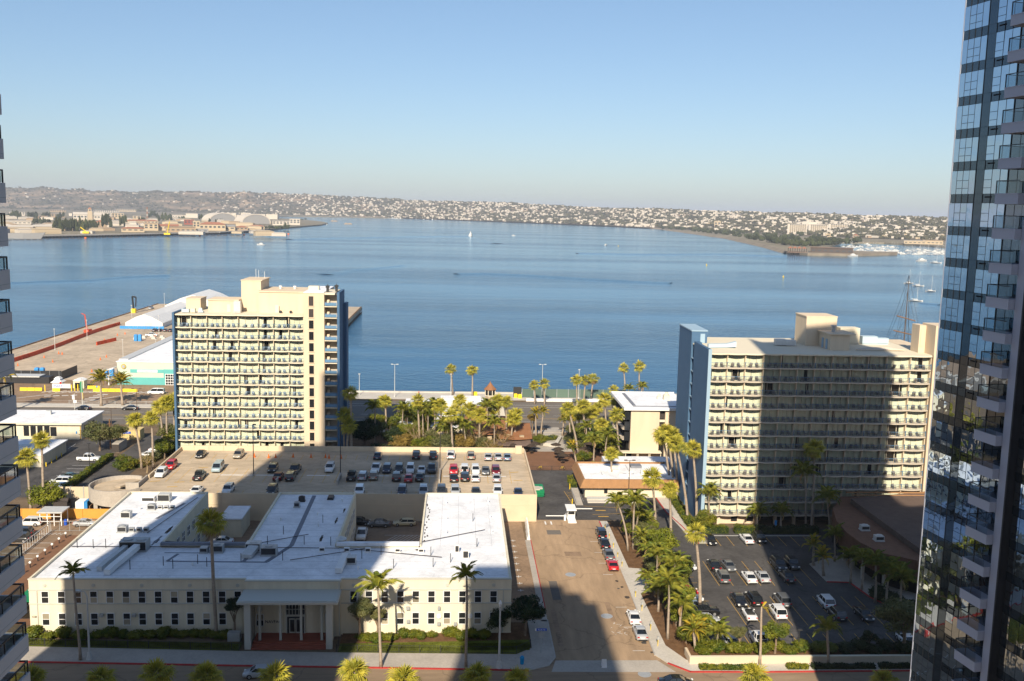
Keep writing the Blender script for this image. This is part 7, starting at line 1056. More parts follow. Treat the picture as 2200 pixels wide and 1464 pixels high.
MARINA = [(949, 1844), (1024, 1977), (879, 1845), (960, 1926), (925, 1827), (943, 1849), (835, 1830), (981, 1889), (899, 1736), (813, 1902), (833, 1708), (929, 1923), (901, 1942), (853, 1838), (916, 2049), (878, 1882), (938, 1824), (794, 1813), (864, 1864), (954, 2069), (851, 1749), (853, 1987), (931, 2077), (783, 1808), (952, 1874), (963, 1960), (938, 1834), (950, 1898), (897, 1993), (968, 1870), (853, 1837), (955, 1872), (804, 1817), (846, 2017), (878, 1730), (974, 2246), (893, 1797), (854, 1966), (766, 1842), (867, 1856), (782, 1872), (865, 1924), (831, 1864), (839, 1777), (878, 2117), (839, 2018), (980, 2124), (880, 1821), (881, 1898), (936, 1821), (909, 2175), (909, 1870), (900, 1824), (823, 1827), (897, 2094), (893, 2027), (898, 1760), (901, 1798), (845, 2070), (853, 1838), (853, 1902), (948, 1882), (887, 1800), (881, 1887), (981, 2124), (876, 1719), (942, 1877), (836, 1744), (746, 1797), (722, 1730), (788, 1810), (845, 1949), (858, 1709), (846, 1735), (824, 1824), (824, 1825), (922, 1863), (972, 1958), (919, 1792), (826, 1858), (891, 1795), (947, 1865), (876, 1975), (873, 1987), (854, 1730), (834, 1740), (935, 1806), (785, 1882), (758, 1848), (967, 1856), (1022, 1991), (1007, 1948), (952, 1893), (949, 2101), (747, 1813), (952, 1935), (899, 1881), (993, 1950), (811, 1710), (825, 1760), (888, 1777), (959, 1914), (941, 1842), (916, 1790), (839, 1709), (740, 1763), (796, 1805), (860, 1986), (761, 1797), (878, 1992), (929, 1867), (934, 1838), (913, 1774), (934, 1794), (844, 1905), (892, 1735), (925, 2123), (829, 1901), (796, 1853), (807, 1819), (789, 1811), (953, 2143), (765, 1794), (902, 2115), (977, 1876), (866, 1803), (845, 1834), (829, 2014), (851, 1856), (966, 1971), (884, 2113), (807, 1811), (844, 1715), (889, 1964), (763, 1800), (878, 1723), (847, 1726), (812, 1721), (807, 1814), (886, 1795), (899, 1788), (988, 2270), (915, 2060), (936, 1834), (841, 1715), (863, 1735), (820, 1740), (963, 1865), (831, 1705), (979, 2253), (848, 1835), (971, 2081), (966, 1860), (976, 2138), (835, 1830), (830, 1818), (1023, 1996), (934, 1923), (855, 1838), (821, 1832), (845, 1921), (890, 1813), (809, 1821), (871, 2059), (909, 1830), (776, 1856), (992, 1941), (1020, 1994), (938, 1818), (955, 2188), (897, 1962), (898, 1933), (878, 2105), (760, 1791), (793, 1868), (780, 1868), (882, 1930), (925, 1880), (834, 1714), (883, 1798), (835, 1719), (698, 1700), (845, 1834), (860, 2078), (842, 1788), (977, 1900), (823, 1895), (768, 1802), (999, 2304), (905, 1890)]
FAR_BOATS = [(500, 5780), (349, 5681), (367, 5994), (372, 5942), (193, 5706), (286, 6100), (184, 5743), (454, 5461), (454, 5735), (370, 5575), (265, 5715), (445, 5601), (417, 5947), (318, 5893), (295, 5566), (511, 5794), (391, 5872), (383, 5425), (238, 5961), (295, 5688), (471, 5858), (260, 5940), (484, 5413), (376, 5439), (310, 5616), (277, 5988), (468, 5402), (405, 5877), (280, 5584), (354, 6024), (263, 5802), (467, 5610), (262, 5682), (298, 5955), (377, 5695), (468, 5610), (400, 5698), (393, 5453), (211, 5691), (484, 5643), (188, 5982), (420, 5830), (252, 5957), (472, 5519), (412, 5606), (411, 5697), (366, 5965), (523, 5709), (-200, 5298), (-245, 5359), (-384, 5514), (-716, 5683), (-340, 5484), (-132, 5172), (-511, 5576), (-612, 5580), (-641, 5715), (-113, 5360), (-151, 5280), (-621, 5563), (-353, 5373), (-508, 5616), (-711, 5823), (-407, 5516), (-748, 5833), (-436, 5636), (-765, 5710), (-714, 5742), (-128, 5389), (-500, 5643)]
SHORE_TREES = [(774, 2426, 6.7), (949, 3018, 12.3), (1314, 5455, 11.4), (809, 3083, 10.2), (802, 3615, 11.2), (813, 2596, 9.6), (874, 2689, 6.3), (894, 2869, 10.8), (1002, 3724, 6.2), (748, 2236, 10.7), (805, 2668, 8.4), (820, 3351, 6.1), (931, 2843, 11.5), (853, 3380, 12.5), (839, 3041, 12.2), (815, 3285, 9.2), (933, 2814, 7.8), (731, 2300, 11.3), (819, 3599, 12.3), (890, 3936, 8.7), (784, 2262, 8.3), (749, 2169, 7.3), (1063, 4258, 13.7), (899, 4161, 7.6), (748, 2433, 11.9), (911, 3205, 9.9), (939, 3103, 6.6), (818, 3179, 9.7), (814, 2774, 12.3), (789, 3710, 7.1), (926, 4148, 11.5), (970, 3731, 8.9), (786, 2699, 8.8), (1022, 4671, 11.3), (877, 2675, 10.4), (836, 3628, 11.1), (869, 2854, 6.8), (1010, 4434, 6.7), (848, 3023, 12.6), (1016, 4558, 8.7), (760, 2501, 11.0), (838, 2673, 12.1), (836, 2839, 11.4), (969, 4264, 7.2), (857, 3119, 6.9), (1009, 4197, 11.1), (939, 3393, 9.1), (846, 3067, 12.0), (1079, 4911, 6.1), (1234, 4843, 7.8), (814, 3131, 12.7), (862, 3666, 8.8), (914, 3810, 8.9), (724, 2131, 11.7), (1100, 5123, 10.7), (902, 3584, 6.1), (1005, 4332, 9.7), (794, 2379, 13.5), (714, 2180, 12.8), (757, 2475, 7.1), (1055, 4181, 9.1), (862, 3030, 11.0), (806, 2983, 13.7), (791, 2736, 7.6), (884, 2603, 10.1), (858, 3298, 8.7), (908, 3257, 7.1), (694, 2017, 6.7), (799, 2698, 12.0), (916, 3884, 7.1), (725, 2232, 13.7), (927, 3830, 9.5), (707, 2062, 10.7), (704, 2110, 10.0), (717, 2167, 7.1), (981, 3357, 13.2), (811, 2907, 6.1), (811, 3057, 10.8), (858, 2799, 7.7), (791, 2283, 11.2), (941, 2923, 8.9), (756, 2359, 9.3), (686, 1978, 10.1), (804, 2497, 9.3), (736, 2305, 10.3), (807, 2864, 7.6), (710, 2151, 13.9), (1231, 4765, 11.9), (1076, 3848, 7.0), (944, 3262, 11.9), (811, 3183, 13.7), (711, 2105, 12.8), (839, 3601, 13.9), (933, 4099, 12.0), (928, 2869, 6.7), (837, 2689, 10.2), (1114, 4479, 9.0), (778, 2563, 9.6), (691, 1999, 12.8), (1295, 5840, 11.2), (1043, 4026, 12.1), (773, 2249, 12.3), (1053, 3975, 12.3), (817, 2918, 13.9), (1024, 3701, 6.6), (820, 3207, 12.0), (1041, 3915, 8.9), (839, 3261, 8.1), (849, 2914, 13.4), (813, 3113, 13.1), (739, 2155, 6.7), (810, 2876, 8.9), (806, 2980, 10.2), (816, 2889, 6.9), (893, 3038, 13.9), (781, 2638, 7.7), (786, 3685, 12.6), (857, 3964, 7.6), (929, 3105, 10.5), (749, 2435, 6.8), (812, 3702, 6.2), (911, 2904, 12.1), (861, 3480, 11.3), (847, 3603, 11.6), (838, 3005, 7.8), (742, 2320, 9.4), (802, 2790, 13.2), (1014, 3989, 11.2), (817, 3497, 9.7), (738, 2353, 12.4), (856, 3600, 7.0), (947, 4073, 11.9), (1102, 5048, 10.4), (857, 2979, 7.0), (838, 2457, 6.9), (819, 3249, 9.4), (1156, 4272, 11.4), (830, 2440, 7.3), (804, 2555, 7.2), (935, 3255, 7.2), (900, 2706, 14.0), (822, 3854, 7.4), (934, 4071, 9.6), (921, 3082, 9.4), (878, 2703, 14.0), (812, 3840, 13.6), (715, 2169, 12.8), (816, 2417, 7.0), (741, 2379, 10.6), (959, 3309, 8.4), (782, 2065, 6.8), (846, 2288, 11.5), (699, 1988, 13.0), (819, 2073, 10.7), (843, 2362, 12.8), (913, 2482, 6.3), (734, 2057, 9.7), (1025, 2733, 8.1), (954, 2713, 10.7), (858, 2182, 10.6), (911, 2212, 9.8), (788, 2181, 8.7), (735, 2001, 8.8), (799, 2046, 8.7), (727, 2156, 7.1), (796, 2048, 13.9), (857, 2139, 13.8), (901, 2188, 11.3), (912, 2200, 7.0), (805, 2281, 10.7), (698, 2022, 6.7), (744, 1987, 9.5), (1039, 2476, 8.9), (825, 2217, 13.4), (960, 2547, 11.9), (945, 2384, 10.9), (757, 1988, 11.2), (877, 2535, 8.0), (958, 2398, 9.0), (1367, 3430, 10.5), (871, 2256, 6.2), (899, 2515, 7.0), (1059, 2943, 14.0), (739, 1963, 12.3), (1059, 2500, 12.3), (909, 2536, 6.1), (1030, 2442, 10.6), (879, 2222, 9.1), (790, 2200, 13.4), (907, 2204, 11.4), (914, 2212, 9.8), (857, 2258, 6.9), (823, 2156, 12.4), (1089, 2759, 9.3), (801, 2051, 11.9), (1229, 2913, 11.9), (1096, 2880, 11.7), (942, 2244, 11.4), (710, 1950, 8.7), (816, 2068, 6.5), (918, 2279, 9.9), (695, 2018, 8.9), (888, 2192, 10.5), (716, 1947, 10.7), (765, 2149, 8.0), (703, 1966, 8.0), (936, 2357, 11.3), (1364, 3389, 9.8), (944, 2489, 6.1), (754, 2011, 11.4), (716, 2128, 13.5), (888, 2533, 12.1), (701, 1985, 11.8), (694, 2024, 12.8), (762, 2112, 7.6), (1063, 2935, 9.7), (780, 2042, 6.1), (1351, 3382, 7.6), (906, 2305, 11.2), (928, 2405, 10.4), (832, 2115, 12.8), (1069, 2537, 8.1), (866, 2512, 13.0), (735, 2163, 7.9), (743, 1976, 6.9), (829, 2086, 7.1), (903, 2368, 12.6), (906, 2303, 13.1), (1444, 3397, 13.0), (753, 2030, 8.7), (721, 1999, 6.4), (864, 2257, 12.3), (789, 2036, 9.8), (767, 2008, 12.5), (722, 2044, 13.5), (1178, 2924, 9.0), (874, 2171, 9.5), (989, 2588, 7.0), (961, 2270, 12.4), (706, 1972, 13.3), (975, 2606, 9.0), (714, 2018, 10.4), (1003, 2383, 9.8), (752, 2218, 9.1), (807, 2181, 12.4), (727, 2040, 10.3), (1020, 2471, 6.8), (976, 2308, 11.3), (897, 2180, 11.8), (1078, 2619, 10.7)]
SAILBOATS = [(459.0, 951.0), (453.0, 918.0), (433.0, 853.0), (369.0, 750.0), (718.0, 1450.0), (714.0, 1398.0), (664.0, 1582.0)]
FERRY = (26.0, 2324.0)
LAUNCH = (-326.0, 1591.0)
SMALLB = [(136.0, 2439.0), (289.0, 1885.0), (-466.0, 3387.0)]
BARGES = [(-410.0, 3553.0), (-534.0, 4114.0)]
WAKES = [[(-330.0, 1870.0), (-274.0, 1976.0), (-190.0, 2093.0), (-94.0, 2214.0), (13.0, 2316.0)], [(26.0, 2250.0), (44.0, 2157.0), (60.0, 1984.0), (70.0, 1859.0)], [(-365.0, 779.0), (-340.0, 804.0), (-312.0, 821.0), (-303.0, 855.0), (-288.0, 877.0), (-268.0, 893.0)], [(-3.0, 980.0), (26.0, 994.0), (64.0, 983.0), (100.0, 958.0), (143.0, 930.0), (202.0, 902.0)], [(185.0, 1501.0), (307.0, 1517.0), (430.0, 1581.0), (536.0, 1542.0)], [(-130.0, 941.0), (-112.0, 1017.0), (-68.0, 1105.0)], [(366.0, 734.0), (376.0, 724.0)]]
FLOATS = [(-734.0, 1605.0), (-728.0, 1615.0), (-723.0, 1625.0), (-717.0, 1635.0), (-711.0, 1645.0), (-705.0, 1655.0), (-699.0, 1665.0), (-692.0, 1676.0), (-686.0, 1686.0), (-680.0, 1697.0), (-673.0, 1708.0), (-667.0, 1719.0), (-660.0, 1730.0), (-653.0, 1741.0), (-647.0, 1753.0), (-640.0, 1764.0), (-633.0, 1776.0), (-626.0, 1788.0), (-618.0, 1800.0), (-611.0, 1813.0), (-604.0, 1825.0), (-596.0, 1838.0), (-588.0, 1851.0), (-581.0, 1864.0), (-573.0, 1877.0), (-565.0, 1891.0), (-557.0, 1904.0), (-549.0, 1918.0), (-540.0, 1932.0), (-532.0, 1946.0), (-523.0, 1961.0), (-514.0, 1976.0), (-505.0, 1991.0), (-496.0, 2006.0), (-487.0, 2021.0), (-478.0, 2037.0), (-468.0, 2053.0), (-459.0, 2069.0), (-449.0, 2086.0), (-439.0, 2103.0), (-429.0, 2120.0), (-419.0, 2137.0), (-408.0, 2155.0), (-398.0, 2173.0), (-387.0, 2191.0)]

# ================================================================== cars
def car_parts(kind):
    """meshes of one car type; nose toward +x"""
    P = dict(sedan=(4.75, .92, .97, 1.44, 1.15, .45, -.75, -1.60), suv=(4.7, .95, 1.06, 1.72, 1.15, .55, -1.75, -2.15), hatch=(4.3, .88, .98, 1.50, 1.2, .45, -1.45, -1.95), van=(5.2, .98, 1.12, 1.95, 1.75, 1.1, -2.35, -2.5), pickup=(5.5, .97, 1.1, 1.82, 1.3, .65, -.85, -1.0), jeep=(4.2, .93, 1.12, 1.85, .75, .5, -1.85, -1.95), wagon=(4.75, .88, .95, 1.45, 1.05, .4, -1.85, -2.1), coupe=(4.75, .94, .96, 1.36, .95, .1, -.95, -1.75), convertible=(4.2, .88, .95, 1.30, .95, .35, -.6, -1.2))[kind]
    L_, W_, belt, top, wsb, wst, rt, rb = P; h = L_ / 2; d = {}
    st_ = [(-h, .80, .42, .80), (-h + .12, .93, .28, belt - .05), (-h + .7, 1, .22, belt), (-.6, 1, .20, belt), (.6, 1, .20, belt), (wsb, .99, .20, belt - .01), (h - .75, .97, .22, belt - .10), (h - .18, .90, .26, belt - .26), (h, .72, .36, belt - .40)]
    if kind in ('van', 'jeep'): st_[-3:] = [(h - .5, .98, .22, belt - .06), (h - .1, .94, .3, belt - .12), (h, .88, .38, belt - .25)]
    if kind in ('pickup',): st_[0:2] = [(-h, .93, .42, belt - .06), (-h + .08, .98, .36, belt)]; st_[-3:] = [(h - .6, .98, .25, belt - .08), (h - .12, .94, .3, belt - .16), (h, .85, .4, belt - .3)]
    rings = []
    for x, w_, zb, zt in st_:
        y = W_ * w_; m_ = zb + (zt - zb) * .45
        rings.append([(x, -y * .93, zb), (x, y * .93, zb), (x, y, zb + .1), (x, y, m_ + .12), (x, y * .95, zt - .05), (x, y * .86, zt), (x, -y * .86, zt), (x, -y * .95, zt - .05), (x, -y, m_ + .12), (x, -y, zb + .1)])
    d['body'] = MB().loft(rings).mesh('body', True)
    wb, wt = W_ * .86, W_ * (.70 if kind not in ('van', 'jeep', 'suv', 'pickup') else .76)
    b_ = belt - .02; tp = top - .03
    if kind == 'convertible':
        d['windshield'] = MB().box(wst, -wt, b_, wst + .04, wt, top).mesh('windshield'); d['interior'] = MB().box(rb, -wb * .85, b_ - .1, wst, wb * .85, b_ + .06).box(rb + .1, -wb * .8, b_, rb + .35, wb * .8, b_ + .3).mesh('interior')
    else:
        d['windshield'] = MB().quad((wsb, -wb, b_), (wsb, wb, b_), (wst, wt, tp), (wst, -wt, tp)).mesh('windshield'); d['rear_window'] = MB().quad((rb, wb, b_), (rb, -wb, b_), (rt, -wt, tp), (rt, wt, tp)).mesh('rear_window')
        for s, n in ((1, 'side_window'), (-1, 'side_window_b')):
            q = [(wsb - .03, s * wb, b_), (rb + .03, s * wb, b_), (rt, s * wt, tp), (wst, s * wt, tp)]
            d[n] = MB().quad(*(q if s < 0 else q[::-1])).mesh('side_window')
        r_ = MB(); r_.loft([[(wst + .06, -wt - .02, tp - .02), (wst + .06, wt + .02, tp - .02), (wst, wt * .9, top), (wst, -wt * .9, top)], [((wst + rt) / 2, -wt - .03, tp), ((wst + rt) / 2, wt + .03, tp), ((wst + rt) / 2, wt * .9, top + .04), ((wst + rt) / 2, -wt * .9, top + .04)], [(rt - .06, -wt - .02, tp - .02), (rt - .06, wt + .02, tp - .02), (rt, wt * .9, top), (rt, -wt * .9, top)]])
        for s in (-1, 1):
            for (x0, x1) in ((wsb, wst), (rb, rt), ((wsb + rb) / 2, (wst + rt) / 2)): r_.bar((x0, s * (wb + .01), b_), (x1, s * (wt + .015), tp), .045)
        d['roof'] = r_.mesh('roof')
    if kind == 'pickup': d['bed'] = MB().box(-h + .12, -W_ * .78, belt - .02, rb - .12, W_ * .78, belt + .005).mesh('bed')
    wr = .34 if kind not in ('suv', 'pickup', 'jeep') else .39
    d['wheel'] = MB().tube([(0, -.11, 0), (0, .11, 0)], wr, 14).mesh('wheel'); d['rim'] = MB().tube([(0, -.118, 0), (0, .118, 0)], wr * .62, 10).mesh('rim')
    d['headlight'] = MB().box(h - .30, -.17, 0, h - .06, .17, .14).mesh('headlight'); d['taillight'] = MB().box(-h + .0, -.16, 0, -h + .16, .16, .2).mesh('taillight')
    d['plate'] = MB().box(-h - .02, -.26, .55, -h + .04, .26, .68).mesh('licence_plate'); d['mirror'] = MB().box(-.1, -.09, 0, .08, .09, .14).mesh('mirror'); d['bumper'] = MB().box(-h - .03, -W_ * .72, .32, -h + .1, W_ * .72, .46).box(h - .14, -W_ * .6, .3, h + .0, W_ * .6, .42).mesh('bumper')
    d['dims'] = (L_, W_, belt, wr, wsb, h)
    for n, m_ in (('windshield', 'car_glass'), ('rear_window', 'car_glass'), ('side_window', 'car_glass'), ('side_window_b', 'car_glass'), ('wheel', 'tyre'), ('rim', 'rim'), ('headlight', 'lamp_white'), ('taillight', 'lamp_red'), ('plate', 'plate'), ('bumper', 'bumper'), ('bed', 'bumper'), ('interior', 'bumper')):
        if n in d: setm(d[n], m_)
    for n in ('body', 'roof', 'mirror'):
        if n in d: setm(d[n], 'car_white')
    return d
CARS = {}
HEAD = dict(E=0, N=90, W=180, S=270)
NAMES = dict(sedan='sedan', suv='SUV', hatch='hatchback', van='van', pickup='pickup truck', jeep='jeep', wagon='estate car', coupe='coupe', convertible='convertible')
CN = dict(navy='dark blue', steel='blue grey', tan='beige', darkred='dark red', lightblue='pale blue', green='dark green')
def car(x, y, z, head, kind, colour, label, group):
    if kind not in CARS: CARS[kind] = car_parts(kind)
    d = CARS[kind]; L_, W_, belt, wr, wsb, h = d['dims']; cm = 'car_' + colour
    sc_ = random.uniform(.95, 1.05)
    t = thing(dict(pickup='pickup_truck', van='van', suv='parked_suv').get(kind, 'parked_car'), label, 'pickup' if kind == 'pickup' else 'van' if kind == 'van' else 'car', group, (x, y, z + .016), R(HEAD[head] + random.uniform(-2.4, 2.4)), (sc_, random.uniform(.97, 1.03), random.uniform(.95, 1.05)))
    O('body', d['body'], t, mats=[cm])
    for n in ('windshield', 'rear_window', 'side_window', 'side_window_b', 'bed', 'interior', 'bumper'):
        if n in d: O(n.replace('_b', '') if n == 'side_window_b' else n, d[n], t)
    if 'roof' in d: O('roof', d['roof'], t, mats=[cm])
    O('licence_plate', d['plate'], t)
    for s in (-1, 1):
        for fx in (h - .95, -h + .95):
            wl = O('wheel', d['wheel'], t, (fx, s * (W_ - .1), wr)); O('rim', d['rim'], wl)
        O('headlight', d['headlight'], t, (0, s * W_ * .62, belt - .36)); O('taillight', d['taillight'], t, (0, s * W_ * .70, belt - .28)); O('mirror', d['mirror'], t, (wsb - .25, s * (W_ + .06), belt), mats=[cm])
    if kind == 'jeep': sw_ = O('spare_wheel', d['wheel'], t, (-h - .12, 0, .95), rot=(0, 0, R(90)))
for ph, grp, row in CAR_ROWS:
    for i, (x, y, z, hd, kd, c) in enumerate(row):
        o_ = ordi(i, len(row)); car(x, y, z, hd, kd, c, CN.get(c, c) + ' ' + NAMES[kd] + ', ' + (o_ + ' in the ' if o_ else 'in the ') + ph, grp)

# ================================================================== palms
def fan_frond(k=1.0, p=.75):
    m_ = MB(); m_.quad((0, -.03, 0), (p, -.02, .06), (p, .02, .06), (0, .03, 0)); c = Vector((p - .03, 0, .05))
    for i in range(15):
        a = R(-118 + 236 * i / 14); rl = 1.05 - .25 * abs(math.sin(a / 2)) ** 2 + .08 * math.sin(i * 2.3); da = R(5.4); d_ = -.34 * k * (.5 + abs(math.sin(a)))
        p = c + Vector((math.cos(a) * rl * .6, math.sin(a) * rl * .6, .05)); q = c + Vector((math.cos(a) * rl, math.sin(a) * rl, d_ * .8))
        l_ = c + Vector((math.cos(a - da) * rl * .62, math.sin(a - da) * rl * .62, -.02)); r_ = c + Vector((math.cos(a + da) * rl * .62, math.sin(a + da) * rl * .62, -.02))
        m_.quad(c, l_, q, p); m_.quad(c, p, q, r_)
    return m_.mesh('frond')
def feather_frond(n=15, L_=3.0, droop=1.15, lf=.62, lift=.55, hang=.75):
    m_ = MB(); pts = []
    for i in range(n + 1):
        u = i / n; pts.append(Vector((L_ * u * (1 - .18 * u), 0, lift * math.sin(u * 2.2) - droop * u ** 2.4)))
    for a, b in zip(pts, pts[1:]): m_.quad(a + Vector((0, -.03, 0)), b + Vector((0, -.025, 0)), b + Vector((0, .025, 0)), a + Vector((0, .03, 0)))
    for i in range(2, n + 1):
        u = i / n; l_ = lf * (math.sin(math.pi * min(1, .15 + u * .8)) ** .7)
        for s in (-1, 1):
            for e in (0, .5):
                p = pts[i] * (1 - e) + pts[i - 1] * e; dz = -hang * l_ * (.75 + .3 * math.sin(i * 5 + s)); o_ = Vector((l_ * .45, s * l_ * .8, dz)); w_ = Vector((.10, 0, .02))
                m_.quad(p - w_ * .5, p + w_ * .5, p + o_ * .6 + Vector((.05, 0, .10 * l_)) , p + o_)
    return m_.mesh('frond')
F_FAN = [setm(fan_frond(), 'fan_leaf'), setm(fan_frond(1.9, .95), 'fan_leaf'), setm(fan_frond(.4, .6), 'fan_leaf')]; F_DEAD = setm(fan_frond(1.8, .6), 'dead_leaf'); F_Q = [setm(feather_frond(), 'queen_leaf'), setm(feather_frond(13, 2.6, 1.5, .7, .5, .9), 'queen_leaf')]; F_DATE = setm(feather_frond(13, 2.3, .5, .42, .45, .15), 'date_leaf'); F_DATEG = setm(feather_frond(13, 2.3, .6, .42, .45, .2), 'queen_leaf')
def trunk_mesh(h, lean, r0, r1, seed, flare=1.35):
    r_ = random.Random(seed); n = max(5, int(h / 1.2)); pts = []; rad = []
    for i in range(n + 1):
        u = i / n; pts.append((lean * (u ** 1.5) + .06 * math.sin(u * 5 + seed), .08 * math.sin(u * 4 + seed * 2), h * u)); rad.append((r0 + (r1 - r0) * u) * (flare if i == 0 else 1) * r_.uniform(.93, 1.07))
    rad[-1] *= .75
    return MB().tube(pts, rad, 8).mesh('trunk', True)
KINDN = dict(fan='fan palm', queen='feather palm', date='low date palm', datep='tall date palm', scrag='ragged windblown palm')
def palm(kind, x, y, z, h, lean, label, group, i):
    t = thing('fan_palm' if kind == 'fan' else 'date_palm' if kind in ('date', 'datep') else 'feather_palm', label, 'palm tree', group, (x, y, z)); r_ = random.Random(i * 17 + 3)
    r0 = {'fan': .30, 'queen': .21, 'date': .26, 'datep': .42, 'scrag': .2}[kind]
    h = max(1.2, h); lean = lean or r_.uniform(-.7, .7); O('trunk', setm(trunk_mesh(h, lean, r0, r0 * .72, i), 'palm_trunk'), t)
    top = Vector((lean, .08 * math.sin(4 + i * 2), h - .05)); far = y > 290
    def fr(me, el, az, s, nm='frond'): O(nm, me, t, top, rot=(r_.uniform(-.35, .35), -R(el), R(az)), sc=s)
    if kind == 'fan':
        n = 20 if far else 27; s0 = r_.uniform(1.22, 1.66); n += r_.randint(-5, 4); s0 *= .8 if y < 110 else 1
        for k in range(n):
            u = (k + .5) / n; fr(F_FAN[2 if u < .3 else (1 if r_.random() < .45 else 0)], 84 - 128 * u ** .9 + r_.uniform(-10, 10), k * 137.5 + r_.uniform(-12, 12), s0 * r_.uniform(.86, 1.08))
        for k in range(r_.randint(4, 9) if far else r_.randint(6, 16)): fr(F_DEAD, -48 - 34 * r_.random(), k * 137.5, s0 * r_.uniform(.7, .98), 'dead_frond')
    elif kind in ('queen',):
        n = 19; s0 = (1.3 if h > 6 else 1.1) * r_.uniform(.9, 1.08)
        if y < 130: n = 13; s0 = .88 if x < -40 else (1.4 if x < 0 else 1.02)
        for k in range(n):
            u = (k + .5) / n; fr(F_Q[k % 2], 76 - 74 * u + r_.uniform(-8, 8), k * 137.5 + r_.uniform(-12, 12), s0 * r_.uniform(.82, 1.05))
        if r_.random() < .6: O('dead_frond', F_Q[1], t, top, rot=(0, R(58), R(r_.uniform(0, 360))), sc=s0 * .7, mats=['dead_leaf'])
    elif kind in ('date', 'datep'):
        n = 34 if kind == 'datep' else 24; s0 = 2.1 if kind == 'datep' else 1.15
        for k in range(n):
            u = (k + .5) / n; fr(F_DATE if r_.random() < .55 else F_DATEG, 80 - 105 * u + r_.uniform(-6, 6), k * 137.5, s0 * r_.uniform(.88, 1.08))
    else:
        for az, el, s in ((-20, 5, .75), (10, -25, .9), (35, 30, .6), (-60, -10, .7), (170, 40, .5), (-10, -50, .85)): fr(F_DATE, el, az, s)
pi_ = 0
for ph, lst in PALMS:
    cnt = {}; tot = {}
    for q in lst: tot[q[0]] = tot.get(q[0], 0) + 1
    for kind, x, y, z, h, lean in lst:
        k = cnt.get(kind, 0); cnt[kind] = k + 1; pi_ += 1; o_ = ordi(k, tot[kind])
        palm(kind, x, y, z, h, lean, KINDN[kind] + ' ' + ph + (', ' + o_ if o_ else ''), 'palms ' + ph, pi_)

# ================================================================== broadleaf trees, shrubs, hedges
def leaf_cloud(name, lobes, n, size, mt, seed, shell=.55):
    """n small leaf-shaped quads scattered through ellipsoid lobes (cx,cy,cz,rx,ry,rz)"""
    g = np.random.default_rng(seed); lb = np.array(lobes, float); vol = lb[:, 3] * lb[:, 4] * lb[:, 5]; w_ = vol ** .7; idx = g.choice(len(lb), n, p=w_ / w_.sum())
    d_ = g.normal(size=(n, 3)); d_ /= np.linalg.norm(d_, axis=1)[:, None]; r_ = (shell + (1 - shell) * g.random(n)) ** .8; r_ *= 1 + .13 * np.sin(d_[:, 0] * 7 + idx) * np.sin(d_[:, 1] * 6 + idx * 2) + .1 * np.sin(d_[:, 2] * 9 + idx)
    c = lb[idx, :3] + d_ * r_[:, None] * lb[idx, 3:]
    u = g.normal(size=(n, 3)) ; u -= d_ * (u * d_).sum(1)[:, None] * .6; u /= np.linalg.norm(u, axis=1)[:, None]
    v = np.cross(d_ + g.normal(size=(n, 3)) * .6, u); v /= np.linalg.norm(v, axis=1)[:, None] + 1e-9
    s = size * (.6 + .8 * g.random(n))[:, None]; V = np.stack([c - u * s, c + v * s * .45, c + u * s, c - v * s * .45], 1).reshape(-1, 3)
    return setm(npmesh(name, V, np.arange(n * 4).reshape(-1, 4)), mt)
def branches(h, spread, seed, n=6, r=.2, up=.9, mt='bark'):
    r_ = random.Random(seed); m_ = MB(); m_.tube([(0, 0, 0), (.1, 0, h * .25), (.05, .1, h * .5)], [r * 1.3, r, r * .8], 7)
    for k in range(n):
        a = 2 * math.pi * k / n + r_.uniform(-.4, .4); z0 = h * r_.uniform(.3, .5); e = Vector((math.cos(a) * spread * r_.uniform(.5, .95), math.sin(a) * spread * r_.uniform(.5, .95), h * r_.uniform(.75, 1.0) * up)); mid = Vector((e.x * .45, e.y * .45, z0 + (e.z - z0) * .6))
        m_.tube([(.05, .05, z0), mid, e], [r * .55, r * .35, r * .1], 5)
        for j in range(2): f = mid + (e - mid) * r_.uniform(.1, .6); m_.tube([f, f + Vector((r_.uniform(-1, 1) * spread * .35, r_.uniform(-1, 1) * spread * .35, r_.uniform(.1, .35) * h))], [r * .2, r * .05], 4)
    return setm(m_.mesh('trunk'), mt)
CROWN = {}
def crown(mt, v):
    if (mt, v) not in CROWN:
        r_ = random.Random(v * 31 + 5); lobes = [(0, 0, 0, .62, .62, .55)]
        for k in range(13):
            a = r_.uniform(0, 6.28); e = r_.uniform(-.45, 1.1); q = r_.uniform(.5, .72); s = r_.uniform(.26, .42); lobes.append((math.cos(a) * math.cos(e) * q, math.sin(a) * math.cos(e) * q, math.sin(e) * q * .85, s, s, s * .8))
        CROWN[(mt, v)] = leaf_cloud('crown', lobes, 5200, .055, mt, v)
    return CROWN[(mt, v)]
def tree(label, x, y, h, rad, mt='tree_leaf', v=0, z=0, group=None, name='broadleaf_tree', flat=.85):
    t = thing(name, label, 'tree', group, (x, y, z)); cz = h - rad * flat * .95; o = O('trunk', branches(h * .92, rad * .8, v + 40, 6, max(.1, h * .028)), t); c = O('crown', crown(mt, v), t, (0, 0, cz), v * .7, (rad, rad, rad * flat)); c['kind'] = 'stuff'; return t
tree('round bright green ficus beside the orange wall', -85.4, 197.2, 6.3, 4.2, 'tree_leaf', 0); tree('grey green olive tree with forked pale trunks by the container', -92, 245, 8, 4.8, 'tree_leaf_olive', 1, flat=.8); tree('second olive tree joined to the larger one', -88.5, 247.5, 7, 3.4, 'tree_leaf_olive', 2)
